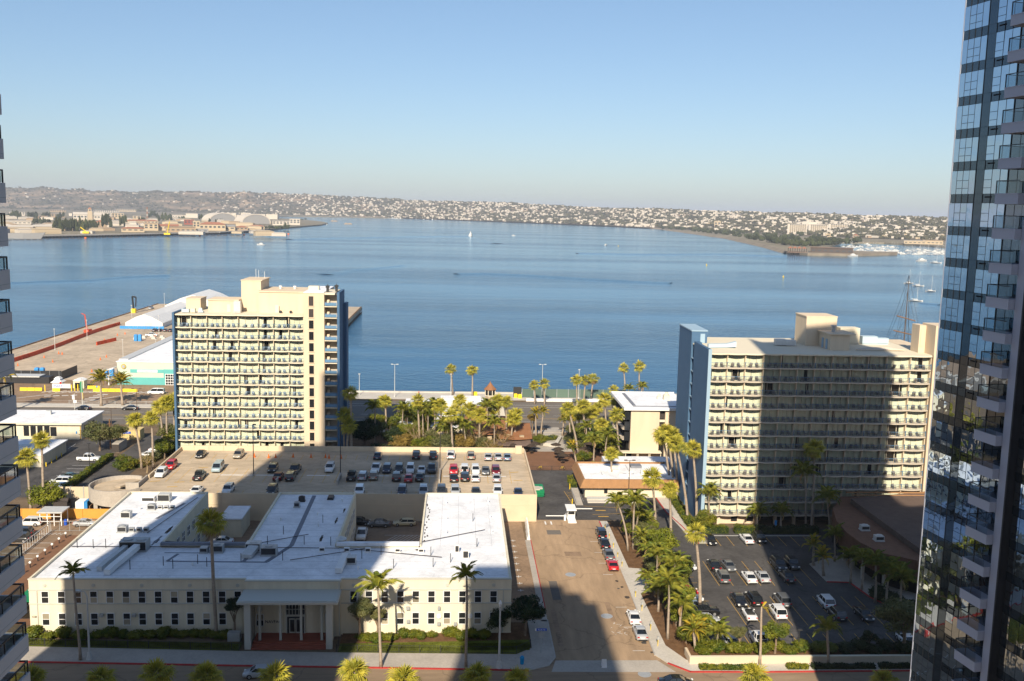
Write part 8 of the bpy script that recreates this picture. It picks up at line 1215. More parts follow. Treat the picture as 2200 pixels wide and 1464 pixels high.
tree('large yellow green tree behind the deck, beside the dark shaded trees', -14, 268, 9, 6.0, 'tree_leaf', 3); tree('rusty brown tinged tree right of the large yellow green tree', -8, 270, 9.4, 4.2, 'tree_leaf_rust', 4); tree('small rounded tree left of the yellow green tree behind the deck', -19.5, 264, 6.2, 3.4, 'tree_leaf', 5)
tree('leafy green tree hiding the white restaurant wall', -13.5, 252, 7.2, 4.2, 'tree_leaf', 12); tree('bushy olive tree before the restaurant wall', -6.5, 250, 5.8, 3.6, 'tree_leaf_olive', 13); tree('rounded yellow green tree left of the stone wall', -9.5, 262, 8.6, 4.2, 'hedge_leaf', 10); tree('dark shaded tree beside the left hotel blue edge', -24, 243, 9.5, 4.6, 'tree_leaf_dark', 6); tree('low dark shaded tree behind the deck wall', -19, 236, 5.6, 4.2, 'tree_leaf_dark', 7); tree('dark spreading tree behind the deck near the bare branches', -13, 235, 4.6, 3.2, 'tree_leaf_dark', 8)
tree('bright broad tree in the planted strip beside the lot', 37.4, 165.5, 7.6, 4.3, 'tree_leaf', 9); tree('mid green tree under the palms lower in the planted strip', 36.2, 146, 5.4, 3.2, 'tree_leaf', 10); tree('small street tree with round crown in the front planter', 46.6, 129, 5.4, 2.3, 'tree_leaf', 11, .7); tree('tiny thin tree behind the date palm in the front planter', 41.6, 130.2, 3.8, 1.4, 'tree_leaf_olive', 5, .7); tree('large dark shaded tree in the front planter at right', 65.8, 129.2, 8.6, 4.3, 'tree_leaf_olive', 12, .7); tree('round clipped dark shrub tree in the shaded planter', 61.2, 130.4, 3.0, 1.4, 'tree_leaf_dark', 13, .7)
tree('tall ragged dark juniper at the building corner', 10.6, 136.4, 6.6, 3.4, 'tree_leaf_dark', 14, .15); tree('smaller dark juniper left of the corner juniper', 6.6, 135.8, 4.6, 2.2, 'tree_leaf_dark', 2, .15); tree('twisted sunlit juniper right of the portico', -14.2, 135.8, 6.4, 2.3, 'tree_leaf_olive', 3, .15); tree('second twisted juniper right of the portico', -11.6, 136.2, 4.9, 1.5, 'tree_leaf_olive', 8, .15); tree('dark magnolia left of the portico in shade', -32.6, 136, 6.5, 1.8, 'tree_leaf_dark', 9, .15)
tree('green tree under the tall palms left of the deck', -79.5, 228, 3.8, 3.6, 'hedge_leaf', 1); tree('leafy tree beside the left hotel foot', -73.5, 238, 5.5, 3.2, 'tree_leaf', 6); tree('dark leafy tree left of the left hotel', -75, 247, 7.6, 3.8, 'tree_leaf_olive', 7); tree('small green tree under the ramp', -79, 205.5, 3.0, 1.7, 'hedge_leaf', 4)
tree('dark tree left of the plaza palms', 21.5, 268, 6.4, 2.0, 'tree_leaf_rust', 10); tree('frangipani like shrub tree on the plaza', 32.6, 237.2, 3.6, 2.6, 'hedge_leaf', 11); tree('leafy tree right of the plaza palms', 40, 258, 5.8, 3.0, 'tree_leaf_olive', 13); tree('green tree before the annex wall', 40.5, 234, 3.8, 2.6, 'tree_leaf', 14); tree('dense green tree at the blue wall foot', 50.4, 184.6, 4.6, 2.8, 'hedge_leaf', 0)
for i, (x, y, h, s) in enumerate(((-11.3, 247, 7, 3.6), (4.5, 245.5, 7.4, 4.6), (12, 246, 5.8, 3.4), (-73.6, 224.8, 4.4, 2.4), (-2, 249, 6.4, 3.2), (8.6, 241.5, 4.6, 2.6))):
    t = thing('bare_tree', ('bare pale branched tree behind the deck wall, ' + ORD[i] + ' built in the garden row') if i != 3 else 'bare twiggy shrub beside the ramp palms', 'tree', 'bare trees', (x, y, 0)); O('trunk', branches(h, s, i + 3, 9, .14, 1, 'bare_twig'), t); c = O('twigs', leaf_cloud('twigs', [(0, 0, h * .72, s * .9, s * .9, h * .34)], 700, .11, 'tree_leaf_rust', i), t); c['kind'] = 'stuff'
for o in bpy.data.objects:
    if o.name.startswith('bare_tree') and 'built' in o['label']: pass
for lb, o in zip(('bare pale branched tree behind the deck wall, left of centre', 'wide bare tree before the brown roofed restaurant', 'bare tree under the restaurant eaves at right', 'bare twiggy shrub beside the ramp palms', 'bare tree before the stone restaurant wall', 'small bare tree before the stone columns'), [o for o in bpy.data.objects if o.name.startswith('bare_tree')]): o['label'] = lb
SHR = [leaf_cloud('shrub', [(0, 0, .5, .55, .55, .45), (.3, .1, .45, .4, .4, .4), (-.3, -.1, .4, .42, .4, .38), (0, .3, .55, .35, .35, .3)], 1500, .085, 'hedge_leaf', 70 + i) for i in range(3)]
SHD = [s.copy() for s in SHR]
for s in SHD: s.materials.clear(); s.materials.append(MATS['tree_leaf_dark'])  # darker copies for the shaded planter half, shade put into the leaf colour
def shrub(label, x, y, w_, h, z=.1, dark=False, group=None): return tag(O('shrub', (SHD if dark else SHR)[int(abs(x * 3 + y)) % 3], None, (x, y, z), x, (w_, w_, h)), label, 'shrub', group)
S1 = [(-61.6, 136.2, 2.2, 2.0), (-59.3, 135.8, 1.8, 1.3), (-57.6, 136.4, 2.0, 1.8), (-54.9, 136.0, 2.2, 1.3), (-52.6, 136.3, 1.8, 1.2), (-50.8, 136.4, 2.1, 1.7), (-48.8, 136.3, 1.5, 1.3), (-46.9, 136.2, 2.2, 1.2), (-45.0, 136.3, 1.7, 1.2), (-42.9, 136.4, 2.0, 1.7), (-41.4, 136.4, 1.3, 1.3), (-40.1, 136.4, 1.5, 1.2), (-38.6, 136.4, 1.4, 1.4), (-37.0, 136.4, 1.5, 1.3), (-33.8, 136.0, 1.9, 1.4), (-35.4, 136.0, 1.8, 1.3)]
for i, q in enumerate(sorted(S1)): shrub('shrub at the foot of the cream wall left of portico, ' + ordi(i, len(S1)), *q, group='shrubs left of the portico')
S2 = [(-13.4, 135.3, 2.2, 1.0), (-11.5, 135.2, 2.4, 1.0), (-9.6, 135.3, 2.0, 1.0), (-7.7, 136.2, 1.6, 1.5), (-6.0, 136.0, 1.6, 1.3), (-5.0, 135.6, 1.5, 1.2), (-3.4, 136.0, 1.3, 1.1), (-.6, 136.2, 1.9, 1.7), (1.0, 135.2, 1.7, 1.5), (2.6, 135.8, 1.9, 1.6), (4.4, 135.8, 1.8, 1.4)]
for i, q in enumerate(S2): shrub('shrub in the bed right of the portico, ' + ordi(i, len(S2)), *q, group='shrubs right of the portico')
S3 = [(36 + i * 2.1 + (i % 3) * .3, 129.3 + (i % 2) * .8, 2.4, 1.1 + .3 * (i % 3)) for i in range(19)]
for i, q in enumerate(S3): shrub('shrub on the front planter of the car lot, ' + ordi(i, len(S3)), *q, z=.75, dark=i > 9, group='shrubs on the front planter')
def hedge(label, x0, y0, x1, y1, wd, h, mt='hedge_leaf', seed=1, dens=300, z=.02):
    L_ = math.hypot(x1 - x0, y1 - y0); g = np.random.default_rng(seed); n = int(L_ * dens); c = np.stack([g.random(n) * L_, (g.random(n) - .5) * wd, g.random(n) ** .6 * h], 1)
    c[:, 2] *= 1 + .12 * np.sin(c[:, 0] * 1.9) + .1 * np.sin(c[:, 0] * .7 + 1); d_ = g.normal(size=(n, 3)); d_ /= np.linalg.norm(d_, axis=1)[:, None]; u = np.cross(d_, g.normal(size=(n, 3))); u /= np.linalg.norm(u, axis=1)[:, None]; s = .13 * (.6 + .8 * g.random(n))[:, None]
    V = np.stack([c - u * s, c + d_ * s * .6, c + u * s, c - d_ * s * .6], 1).reshape(-1, 3); t = thing('hedge', label, 'hedge', None, (x0, y0, z), math.atan2(y1 - y0, x1 - x0)); o = O('foliage', setm(npmesh('foliage', V, np.arange(4 * n).reshape(-1, 4)), mt), t); o['kind'] = 'stuff'
    part('core', MB().box(.1, -wd * .36, 0, L_ - .1, wd * .36, h * .8), 'tree_leaf_dark', t)
hedge('long clipped hedge between the alley and the left car park', -86.6, 206, -86.6, 238, 1.5, 1.5, seed=2); hedge('sunlit clipped hedge before the right hotel ground floor', 49.6, 183.2, 55, 183.2, 1.6, 1.6, seed=3); hedge('small sunlit hedge block before the right hotel beige wall', 56.2, 183.2, 60.2, 183.2, 1.6, 1.5, seed=4); hedge('dark shaded hedge before the right hotel openings', 60.6, 183.2, 73.6, 183.2, 1.6, 1.5, 'tree_leaf_dark', 5)  # shaded hedge has a darker leaf than the sunlit ones, shade in the colour
hedge('flowering low hedge along the highway kerb at left of planter', 34.6, 125.6, 43.0, 125.5, 1.1, .55, seed=6, z=.14); hedge('short low hedge along the highway kerb in half shade', 47.2, 125.6, 50.4, 125.6, 1.0, .6, seed=7, z=.14); hedge('shaded low hedge along the highway kerb', 50.8, 125.6, 60, 125.6, 1.0, .6, 'tree_leaf_dark', 8, z=.14); hedge('far shaded low hedge along the highway kerb', 60.6, 125.6, 72, 125.6, 1.0, .6, 'tree_leaf_dark', 9, z=.14); hedge('bushes along the lodge left side', 27.0, 212.2, 27.0, 220, 1.5, 1.4, seed=10)  # the shaded kerb hedges take the dark leaf, so shade is painted in
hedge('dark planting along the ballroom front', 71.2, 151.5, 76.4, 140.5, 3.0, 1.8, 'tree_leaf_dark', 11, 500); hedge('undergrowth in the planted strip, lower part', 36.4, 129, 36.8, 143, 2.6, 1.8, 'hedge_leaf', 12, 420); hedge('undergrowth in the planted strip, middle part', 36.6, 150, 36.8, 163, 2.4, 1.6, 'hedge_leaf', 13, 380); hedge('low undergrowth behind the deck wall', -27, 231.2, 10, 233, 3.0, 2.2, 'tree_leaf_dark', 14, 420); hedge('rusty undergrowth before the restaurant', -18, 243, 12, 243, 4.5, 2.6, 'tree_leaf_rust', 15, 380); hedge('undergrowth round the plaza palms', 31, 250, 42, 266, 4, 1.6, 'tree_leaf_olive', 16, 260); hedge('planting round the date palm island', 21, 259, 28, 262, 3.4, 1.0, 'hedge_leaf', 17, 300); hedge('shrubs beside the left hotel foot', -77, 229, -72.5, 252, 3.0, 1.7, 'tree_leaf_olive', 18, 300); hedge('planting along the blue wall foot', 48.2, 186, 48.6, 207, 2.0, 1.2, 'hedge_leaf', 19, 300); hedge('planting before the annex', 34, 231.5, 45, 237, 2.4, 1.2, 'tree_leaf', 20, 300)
g = np.random.default_rng(99)
def grass(name, x0, y0, x1, y1, n, z, hgt=.12, skew=0):
    c = np.stack([x0 + g.random(n) * (x1 - x0), y0 + g.random(n) * (y1 - y0), np.full(n, z)], 1); c[:, 1] += skew * (c[:, 0] - x0) / (x1 - x0); a = g.random(n) * 6.28; d_ = np.stack([np.cos(a), np.sin(a), np.zeros(n)], 1) * .05; t_ = g.normal(size=(n, 3)) * .05; t_[:, 2] = hgt * (.6 + .8 * g.random(n))
    V = np.stack([c - d_, c + d_, c + t_], 1).reshape(-1, 3); tag(O(name, setm(npmesh(name, V, np.arange(3 * n).reshape(-1, 3)), 'grass')), kind='stuff')
for i, (lb, x, y, h, rd, m_, v) in enumerate((('olive bush mass behind the deck wall at centre', -4, 242, 6.4, 4.0, 'tree_leaf_olive', 3), ('yellowish bush mass behind the deck wall', -8.5, 244, 5.6, 3.6, 'hedge_leaf', 5), ('rusty bush mass before the stone wall', 1.5, 244, 5.8, 3.6, 'tree_leaf_rust', 6), ('olive bush before the restaurant columns', 7.2, 245, 5.0, 3.0, 'tree_leaf_olive', 8), ('rusty bush under the leftmost bare tree', -14.5, 245, 5.8, 4.0, 'tree_leaf_rust', 9), ('green tree before the white restaurant terrace', -10.5, 256, 6.8, 3.6, 'tree_leaf', 2), ('olive tree before the restaurant terrace', -4.6, 256, 5.6, 2.8, 'tree_leaf_olive', 0), ('green bush right of the restaurant columns', 16.2, 247, 3.4, 2.0, 'tree_leaf', 4), ('dark tall tree in shade behind the deck', -22, 250, 8.6, 4.4, 'tree_leaf_dark', 1), ('second dark tree in shade behind the deck', -17.5, 247, 7.0, 3.6, 'tree_leaf_dark', 3), ('yellow green tree at the left hotel garden edge', -22.5, 262, 7.4, 3.4, 'hedge_leaf', 7), ('leafy tree among the strip palms, upper part', 35.6, 172, 4.4, 2.4, 'tree_leaf_olive', 11), ('leafy tree among the strip palms, lower part', 35.4, 139, 4.6, 2.6, 'tree_leaf', 12), ('broad green tree beside the bright strip tree', 38.6, 158, 5.6, 3.2, 'tree_leaf', 6), ('rounded green tree among plaza palms', 36.6, 250, 5.0, 3.0, 'tree_leaf', 8), ('dark leafy tree left of plaza path', 33, 262, 5.0, 2.6, 'tree_leaf_olive', 5))):
    tree(lb, x, y, h, rd, m_, v)
for i, (x, y, h, rd, m_, v) in enumerate(((34.4, 133, 3.8, 2.2, 'hedge_leaf', 3), (37.2, 136.5, 4.2, 2.4, 'tree_leaf', 7), (35.2, 150.5, 4.6, 2.6, 'tree_leaf_olive', 2), (37.8, 153, 5.2, 2.8, 'hedge_leaf', 5), (34.8, 160, 4.4, 2.4, 'tree_leaf_olive', 9), (36.8, 176, 4.8, 2.6, 'tree_leaf_olive', 1), (38.4, 181, 4.0, 2.2, 'tree_leaf', 10), (34.2, 180, 3.4, 1.9, 'hedge_leaf', 13))): tree('leafy tree in the planted strip beside the street, ' + ORD[i] + ' from the near end', x, y, h, rd, m_, v, group='trees in the planted strip')
for i, (x, y, h, rd, m_, v) in enumerate(((22.6, 254, 3.4, 2.2, 'hedge_leaf', 0), (31.2, 254, 4.2, 2.6, 'tree_leaf_olive', 4), (34.6, 256, 5.0, 3.0, 'tree_leaf', 6), (38.2, 246, 4.6, 2.8, 'tree_leaf', 9), (39.8, 252, 5.2, 3.0, 'tree_leaf_olive', 11), (42.2, 266, 5.2, 2.8, 'tree_leaf', 12))): tree('bushy tree round the plaza palms, ' + ordi(i, 6), x, y, h, rd, m_, v, group='bushy trees round the plaza')
grass('grass', -16.5, 131.6, 11, 133.9, 16000, .17); grass('grass', -61.5, 133.9, -31.5, 135.6, 12000, .17, skew=-1.6)

# ================================================================== across the bay
mat('hill', (.10, .085, .055), .95, .1); mat('shore_land', (.22, .19, .135), .95, .1, var=.3, vs=.004, var2=.3, vs2=.03)
def hill_mat():
    m = MATS['hill']; t = m.node_tree; N = t.nodes; L = t.links; b = N['Principled BSDF']; tc = N.new('ShaderNodeTexCoord'); mp = N.new('ShaderNodeMapping'); mp.inputs['Scale'].default_value = (1, 1, 3); L.new(tc.outputs['Object'], mp.inputs[0])
    n = N.new('ShaderNodeTexNoise'); n.inputs['Scale'].default_value = .0042; n.inputs['Detail'].default_value = 9; n.inputs['Roughness'].default_value = .68; L.new(mp.outputs[0], n.inputs['Vector'])
    r = N.new('ShaderNodeValToRGB'); e = r.color_ramp.elements; e[0].position = .40; e[0].color = (.085, .075, .045, 1); e[1].position = .66; e[1].color = (.42, .30, .19, 1); q = e.new(.52); q.color = (.16, .125, .08, 1); q = e.new(.58); q.color = (.27, .195, .13, 1)
    L.new(n.outputs[0], r.inputs[0]); L.new(r.outputs[0], b.inputs['Base Color'])
hill_mat()
for n, c in dict(white=(.56, .50, .42), cream=(.50, .40, .27), tan=(.38, .28, .185), grey=(.30, .29, .28), red=(.36, .15, .085), redwall=(.30, .09, .06), darkb=(.10, .08, .07), brown=(.22, .15, .11)).items(): mat('far_' + n, c, .85, .2)
mat('far_tree', (.045, .052, .022), .95, .05, rnd=.45); mat('far_trees_mass', (.085, .078, .042), .95, .05, var=.5, vs=.02); mat('far_window', (.05, .06, .07), .4, .4); mat('boat_white', (.62, .61, .58), .4, .4); mat('quay_dark', (.07, .055, .045), .9)
RA_ = np.array(RIDGE)
def prof(a): return np.interp(a, RA_[:, 0], RA_[:, 1]), np.interp(a, RA_[:, 0], RA_[:, 2]), np.interp(a, RA_[:, 0], RA_[:, 3])
def gully(a, t): return .05 * np.sin(a * 95 + 3 * np.sin(t * 3 + a * 31)) + .03 * np.sin(a * 210 + t * 4) + .015 * np.sin(a * 480 + t * 9)
def hz(a, t):
    f_, r_, z_ = prof(a); tt = np.clip(t, 0, 1); s = tt * tt * (3 - 2 * tt); steep = np.clip((-.12 - a) / .15, 0, 1); s = s * (1 - steep) + steep * np.clip((tt - .25) / .5, 0, 1) ** 1.1 * .93 + steep * .07 * tt
    z = 1.5 + (z_ - 7.5) * s * (1 + gully(a, t) * 2.2 * np.sin(np.pi * np.clip(tt, 0, 1))); z = np.where(t > 1, 1.5 + (z_ - 7.5) * np.clip(1 - (t - 1) * 1.6, 0, 1), z); return z
def hp(a, t):
    f_, r_, z_ = prof(a); d_ = f_ + (r_ - f_) * t; return d_ * np.sin(a), d_ * np.cos(a), hz(a, t)
na, ntt = 420, 40; A_, T_ = np.meshgrid(np.linspace(RA_[0, 0], RA_[-1, 0], na), np.linspace(-.02, 1.55, ntt), indexing='ij'); X_, Y_, Z_ = hp(A_.ravel(), T_.ravel()); ii = np.arange(na * ntt).reshape(na, ntt)
tag(O('hills', setm(npmesh('hills', np.stack([X_, Y_, Z_], 1), np.stack([ii[:-1, :-1], ii[1:, :-1], ii[1:, 1:], ii[:-1, 1:]], -1).reshape(-1, 4), smooth=True), 'hill')), kind='structure')
back = [(float(d_ * math.sin(a)), float(d_ * math.cos(a))) for a, d_ in zip(RA_[::-1, 0], RA_[::-1, 2])]
struct('far_shore', MB().prism(FAR_SHORE + back, -5, .6), 'shore_land')
struct('island_ground', MB().prism([(NI_FRONT[0][0] - 900, NI_FRONT[0][1] + 60)] + NI_FRONT + NI_BACK + [(NI_BACK[-1][0] - 1500, NI_BACK[-1][1])], -5, .5), 'shore_land')
q_ = MB()
for a, b in zip([(NI_FRONT[0][0] - 900, NI_FRONT[0][1] + 60)] + NI_FRONT[:4], NI_FRONT[:5]):
    d_ = Vector((b[0] - a[0], b[1] - a[1])); L_ = d_.length; d_.normalize(); n_ = Vector((d_.y, -d_.x)) * 14
    q_.prism([(a[0], a[1]), (b[0], b[1]), (b[0] + n_.x, b[1] + n_.y), (a[0] + n_.x, a[1] + n_.y)], -.2, 1.6)
struct('quay', q_, 'concrete'); q2 = MB()
for a, b in zip([(NI_FRONT[0][0] - 900, NI_FRONT[0][1] + 60)] + NI_FRONT[:4], NI_FRONT[:5]):
    d_ = Vector((b[0] - a[0], b[1] - a[1])); L_ = d_.length; d_.normalize(); n_ = Vector((d_.y, -d_.x)) * 12
    for s in np.arange(0, L_, 7): p = Vector(a) + d_ * s + n_; q2.box(p.x - .7, p.y - .7, -5, p.x + .7, p.y + .7, -.2)
tag(part('quay_piles', q2, 'quay_dark', None), kind='stuff')
# shore stones of the curving right bank
q_ = MB()
for a, b in zip(FAR_SHORE[8:13], FAR_SHORE[9:14]): d_ = Vector((b[0] - a[0], b[1] - a[1])).normalized(); n_ = Vector((d_.y, -d_.x)) * 7; q_.loft([[(a[0] - n_.x, a[1] - n_.y, 1.8), (a[0] - n_.x * .2, a[1] - n_.y * .2, 1.6), (a[0] + n_.x, a[1] + n_.y, -3.4)], [(b[0] - n_.x, b[1] - n_.y, 1.8), (b[0] - n_.x * .2, b[1] - n_.y * .2, 1.6), (b[0] + n_.x, b[1] + n_.y, -3.4)]], cap=False, closed=False)
struct('shore_bank', q_, mat('bank', (.25, .21, .16), .95, .1, var=.3, vs=.05))
def far_building(x, y, rz, w_, h, dep, wall, roof, form, label, group):
    t = thing('far_building', label, 'building', group, (x, y, .5), rz); part('wall', MB().box(-w_ / 2, 0, 0, w_ / 2, dep, h * (.72 if form != 'flat' else .94)), 'far_' + wall, t); zr = h * (.72 if form != 'flat' else .94) + .02; e = w_ * .02
    if form == 'flat': part('roof', MB().box(-w_ / 2 - e, -e, zr, w_ / 2 + e, dep + e, h), 'far_' + roof, t)
    elif form == 'gable': part('roof', MB().loft([[(-w_ / 2 - e, -1, zr), (-w_ / 2 - e, dep / 2, h), (-w_ / 2 - e, dep + 1, zr)], [(w_ / 2 + e, -1, zr), (w_ / 2 + e, dep / 2, h), (w_ / 2 + e, dep + 1, zr)]]), 'far_' + roof, t)
    else: part('roof', MB().loft([[(-w_ / 2 - e, -1, zr), (w_ / 2 + e, -1, zr), (w_ / 2 + e, dep + 1, zr), (-w_ / 2 - e, dep + 1, zr)], [(-w_ / 2 + dep * .35, dep / 2 - .5, h), (w_ / 2 - dep * .35, dep / 2 - .5, h), (w_ / 2 - dep * .35, dep / 2 + .5, h), (-w_ / 2 + dep * .35, dep / 2 + .5, h)]]), 'far_' + roof, t)
    nw = max(2, min(14, int(w_ / 9)))
    wm = setm(MB().box(-.28 * w_ / nw, -.25, 0, .28 * w_ / nw, -.02, h * .2).mesh('window'), 'far_window')
    for k in range(nw): O('window', wm, t, (-w_ / 2 + w_ * (k + .5) / nw, 0, h * .34))
    if h > 13 and form == 'flat':
        for k in range(nw): O('window', wm, t, (-w_ / 2 + w_ * (k + .5) / nw, 0, h * .64))
for q in NI_BLD: far_building(*q, 'buildings on the island')
for q in RS_BLD: far_building(*q, 'buildings on the right shore')
lowb = [setm(MB().box(-.5, -.3, 0, .5, .3, .8).loft([[(-.52, -.32, .8), (.52, -.32, .8), (.52, .32, .8), (-.52, .32, .8)], [(-.3, -.02, 1), (.3, -.02, 1), (.3, .02, 1), (-.3, .02, 1)]], 1).box(-.4, -.31, .25, .4, -.301, .5, 2).mesh('low_building'), 'far_' + a, 'far_' + b, 'far_window') for a, b in (('cream', 'red'), ('white', 'grey'), ('white', 'white'), ('tan', 'brown'), ('cream', 'tan'))]
gi = random.Random(12)
for i in range(90):
    u = gi.random(); d0 = 1980 + 1900 * gi.random() ** 1.3; a_ = -.50 + u * (.335 - .00005 * (d0 - 1980)); tag(O('low_building', lowb[i % 5], None, (d0 * math.sin(a_), d0 * math.cos(a_), .5), -a_ + gi.uniform(-.4, .4), (gi.uniform(18, 55), gi.uniform(20, 40), gi.uniform(5, 11))), 'low pale building among the crowded blocks of the island', 'building', 'low blocks on the island')
for i, (x, y, rz, w_, h) in enumerate(HANGARS):
    t = thing('arched_hangar', ['left', 'right'][i] + ' of two white arched hangars on the island', 'hangar', 'arched hangars', (x, y, .5), rz + .35); n = 20; D_ = 75
    arc = lambda r_, y_: [(-w_ / 2 * r_ * math.cos(math.pi * k / n), y_, h * r_ * (.12 + .88 * math.sin(math.pi * k / n))) for k in range(n + 1)]
    part('roof', MB().loft([arc(1, 0), arc(1, D_), arc(.93, D_), arc(.93, 0), arc(1, 0)], cap=False, closed=False), 'far_white', t); part('door_front', MB().quad(*([(-w_ / 2 * .93, 1, 0)] + arc(.93, 1)[1:-1] + [(w_ / 2 * .93, 1, 0)])), 'far_grey', t); part('eave_wall', MB().box(-w_ / 2, 0, 0, -w_ / 2 * .92, D_, h * .14).box(w_ / 2 * .92, 0, 0, w_ / 2, D_, h * .14), 'far_cream', t)
for i, (x, y, d_, h) in enumerate(sorted(TANKS)): t = tag(part('storage_building', MB().box(-d_ / 2, 0, 0, d_ / 2, d_ * .8, h * .92).box(-d_ / 2 - .5, -.5, h * .92, d_ / 2 + .5, d_ * .8 + .5, h), 'far_white', None, (x, y, .5)), 'white storage block beyond the hangars, ' + ordi(i, len(TANKS)), 'building', 'storage blocks beyond the hangars')
x, y, rz, w_, h = BELL; t = thing('bell_tower', 'cream bell tower with pointed top on the island', 'tower', None, (x, y, .5), rz); part('shaft', MB().box(-w_ / 2, 0, 0, w_ / 2, w_, h * .72), 'far_cream', t); part('belfry', MB().box(-w_ * .36, w_ * .14, h * .72, w_ * .36, w_ * .86, h * .88), 'far_cream', t); part('cap', MB().loft([[(-w_ * .4, w_ * .1, h * .88), (w_ * .4, w_ * .1, h * .88), (w_ * .4, w_ * .9, h * .88), (-w_ * .4, w_ * .9, h * .88)], [(-.3, w_ * .5 - .3, h), (.3, w_ * .5 - .3, h), (.3, w_ * .5 + .3, h), (-.3, w_ * .5 + .3, h)]]), 'far_red', t); part('opening', MB().box(-w_ * .15, w_ * .1, h * .74, w_ * .15, w_ * .13, h * .84), 'far_window', t)
x, y, rz, w_, h = MAST; t = thing('radio_mast', 'red and white lattice mast on the island', 'mast', None, (x, y, .5), rz)
for k in range(8): part('mast_section', MB().bar((-2.2 + k * .2, 0, h * k / 8), (-2.0 + k * .2, 0, h * (k + 1) / 8), .5).bar((2.2 - k * .2, 0, h * k / 8), (2.0 - k * .2, 0, h * (k + 1) / 8), .5).bar((-2.2 + k * .2, 0, h * k / 8), (2.0 - k * .2, 0, h * (k + 1) / 8), .35), 'far_red' if k % 2 else 'far_white', t)
for i, (px_, py_) in enumerate(((NI_FRONT[2][0] - 60, NI_FRONT[2][1] + 10), (NI_FRONT[2][0] + 90, NI_FRONT[2][1] + 20))): t = thing('quay_crane', ['left', 'right'][i] + ' yellow mobile crane on the island quay', 'crane', None, (px_, py_, .6)); part('carrier', MB().box(-6, -2, .5, 6, 2, 4), 'yellow', t); part('jib', MB().bar((0, 0, 4), (-10 if i == 0 else 5, 0, 12 if i == 0 else 26), .9), 'yellow', t)
sh = NI_FRONT[0]; t = thing('grey_ship', 'grey naval ship alongside the island quay at left', 'ship', None, (sh[0] + 20, sh[1] - 22, -3)); part('hull', MB().loft([[(-70, -6, 0), (-70, 6, 0), (-70, 7, 9), (-70, -7, 9)], [(30, -6, 0), (30, 6, 0), (32, 7, 9), (32, -7, 9)], [(58, -.5, 0), (58, .5, 0), (66, 1, 11), (66, -1, 11)]]), 'far_grey', t); part('superstructure', MB().box(-50, -5, 9, 5, 5, 16).box(-30, -4, 16, -5, 4, 21), 'far_grey', t); part('mast', MB().bar((-15, 0, 21), (-15, 0, 34), .6), 'far_grey', t)
# far hotel: three slab wings with a grid of recessed windows
t0 = thing('shore_hotel', 'three winged pale hotel with gridded windows on the right shore', 'hotel', None, (SHER[1][0], SHER[1][1], .5), SHER[1][2])
for x, y, rz, w_, h, dep, _ in SHER:
    ox = (x - SHER[1][0]) * math.cos(-SHER[1][2]) - (y - SHER[1][1]) * math.sin(-SHER[1][2]); oy = (x - SHER[1][0]) * math.sin(-SHER[1][2]) + (y - SHER[1][1]) * math.cos(-SHER[1][2])
    wing = part('wing', MB().box(-w_ / 2, 1.5, 0, w_ / 2, dep, h - 1.52), 'far_window', t0, (ox, oy, 0)); g_ = MB(); part('roof', MB().box(-w_ / 2 - 1, -.5, h - 1.5, w_ / 2 + 1, dep + 1, h), 'far_white', wing); part('end_wall', MB().box(-w_ / 2 - .5, -.2, 0, -w_ / 2 + w_ * .10, dep, h - 1.51), 'far_white', wing); part('end_wall', MB().box(w_ / 2 - w_ * .03, -.2, 0, w_ / 2 + .5, dep, h - 1.51), 'far_white', wing)
    nc = max(8, int(w_ / 9.5)); fin = setm(MB().box(-1.1, -.1, 0, 1.1, 1.6, h - 1.51).mesh('fin'), 'far_white'); sill = setm(MB().box(-w_ * .4, .1, 0, w_ * .47, 1.55, 1.9).mesh('spandrel'), 'far_cream')
    for k in range(nc + 1): O('fin', fin, wing, (-w_ * .4 + w_ * .87 * k / nc, 0, 0))
    for k in range(9): O('spandrel', sill, wing, (0, 0, (h - 3) * k / 9))
x, y, rz, w_, h = SHCORE[0][:5]; part('lift_core', MB().box(-w_ / 2, 14, 0, w_ / 2, 40, h), 'far_white', t0, (-30, 0, 0))
x, y, rz, w_, h = PAVIL[0][:5]; t = thing('pier_pavilion', 'red roofed open pavilion on piles at the breakwater', 'pavilion', None, (x, y, 0), rz)
for k in range(4): part('roof', MB().loft([[(-w_ / 2 + k * w_ / 4, 0, h * .75), (-w_ / 2 + (k + .95) * w_ / 4, 0, h * .75), (-w_ / 2 + (k + .95) * w_ / 4, 24, h * .75), (-w_ / 2 + k * w_ / 4, 24, h * .75)], [(-w_ / 2 + (k + .45) * w_ / 4, 11, h), (-w_ / 2 + (k + .5) * w_ / 4, 11, h), (-w_ / 2 + (k + .5) * w_ / 4, 13, h), (-w_ / 2 + (k + .45) * w_ / 4, 13, h)]]), 'far_red', t)
for k in range(9): part('pile', MB().box(-w_ / 2 + k * w_ / 8.2, 1, -5, -w_ / 2 + k * w_ / 8.2 + 1.2, 2.2, h * .74), 'quay_dark', t)
part('deck', MB().box(-w_ / 2, 0, .5, w_ / 2, 24, 2), 'far_brown', t)
struct('breakwater', MB().prism(SPIT, -5, 1.2), 'bank')
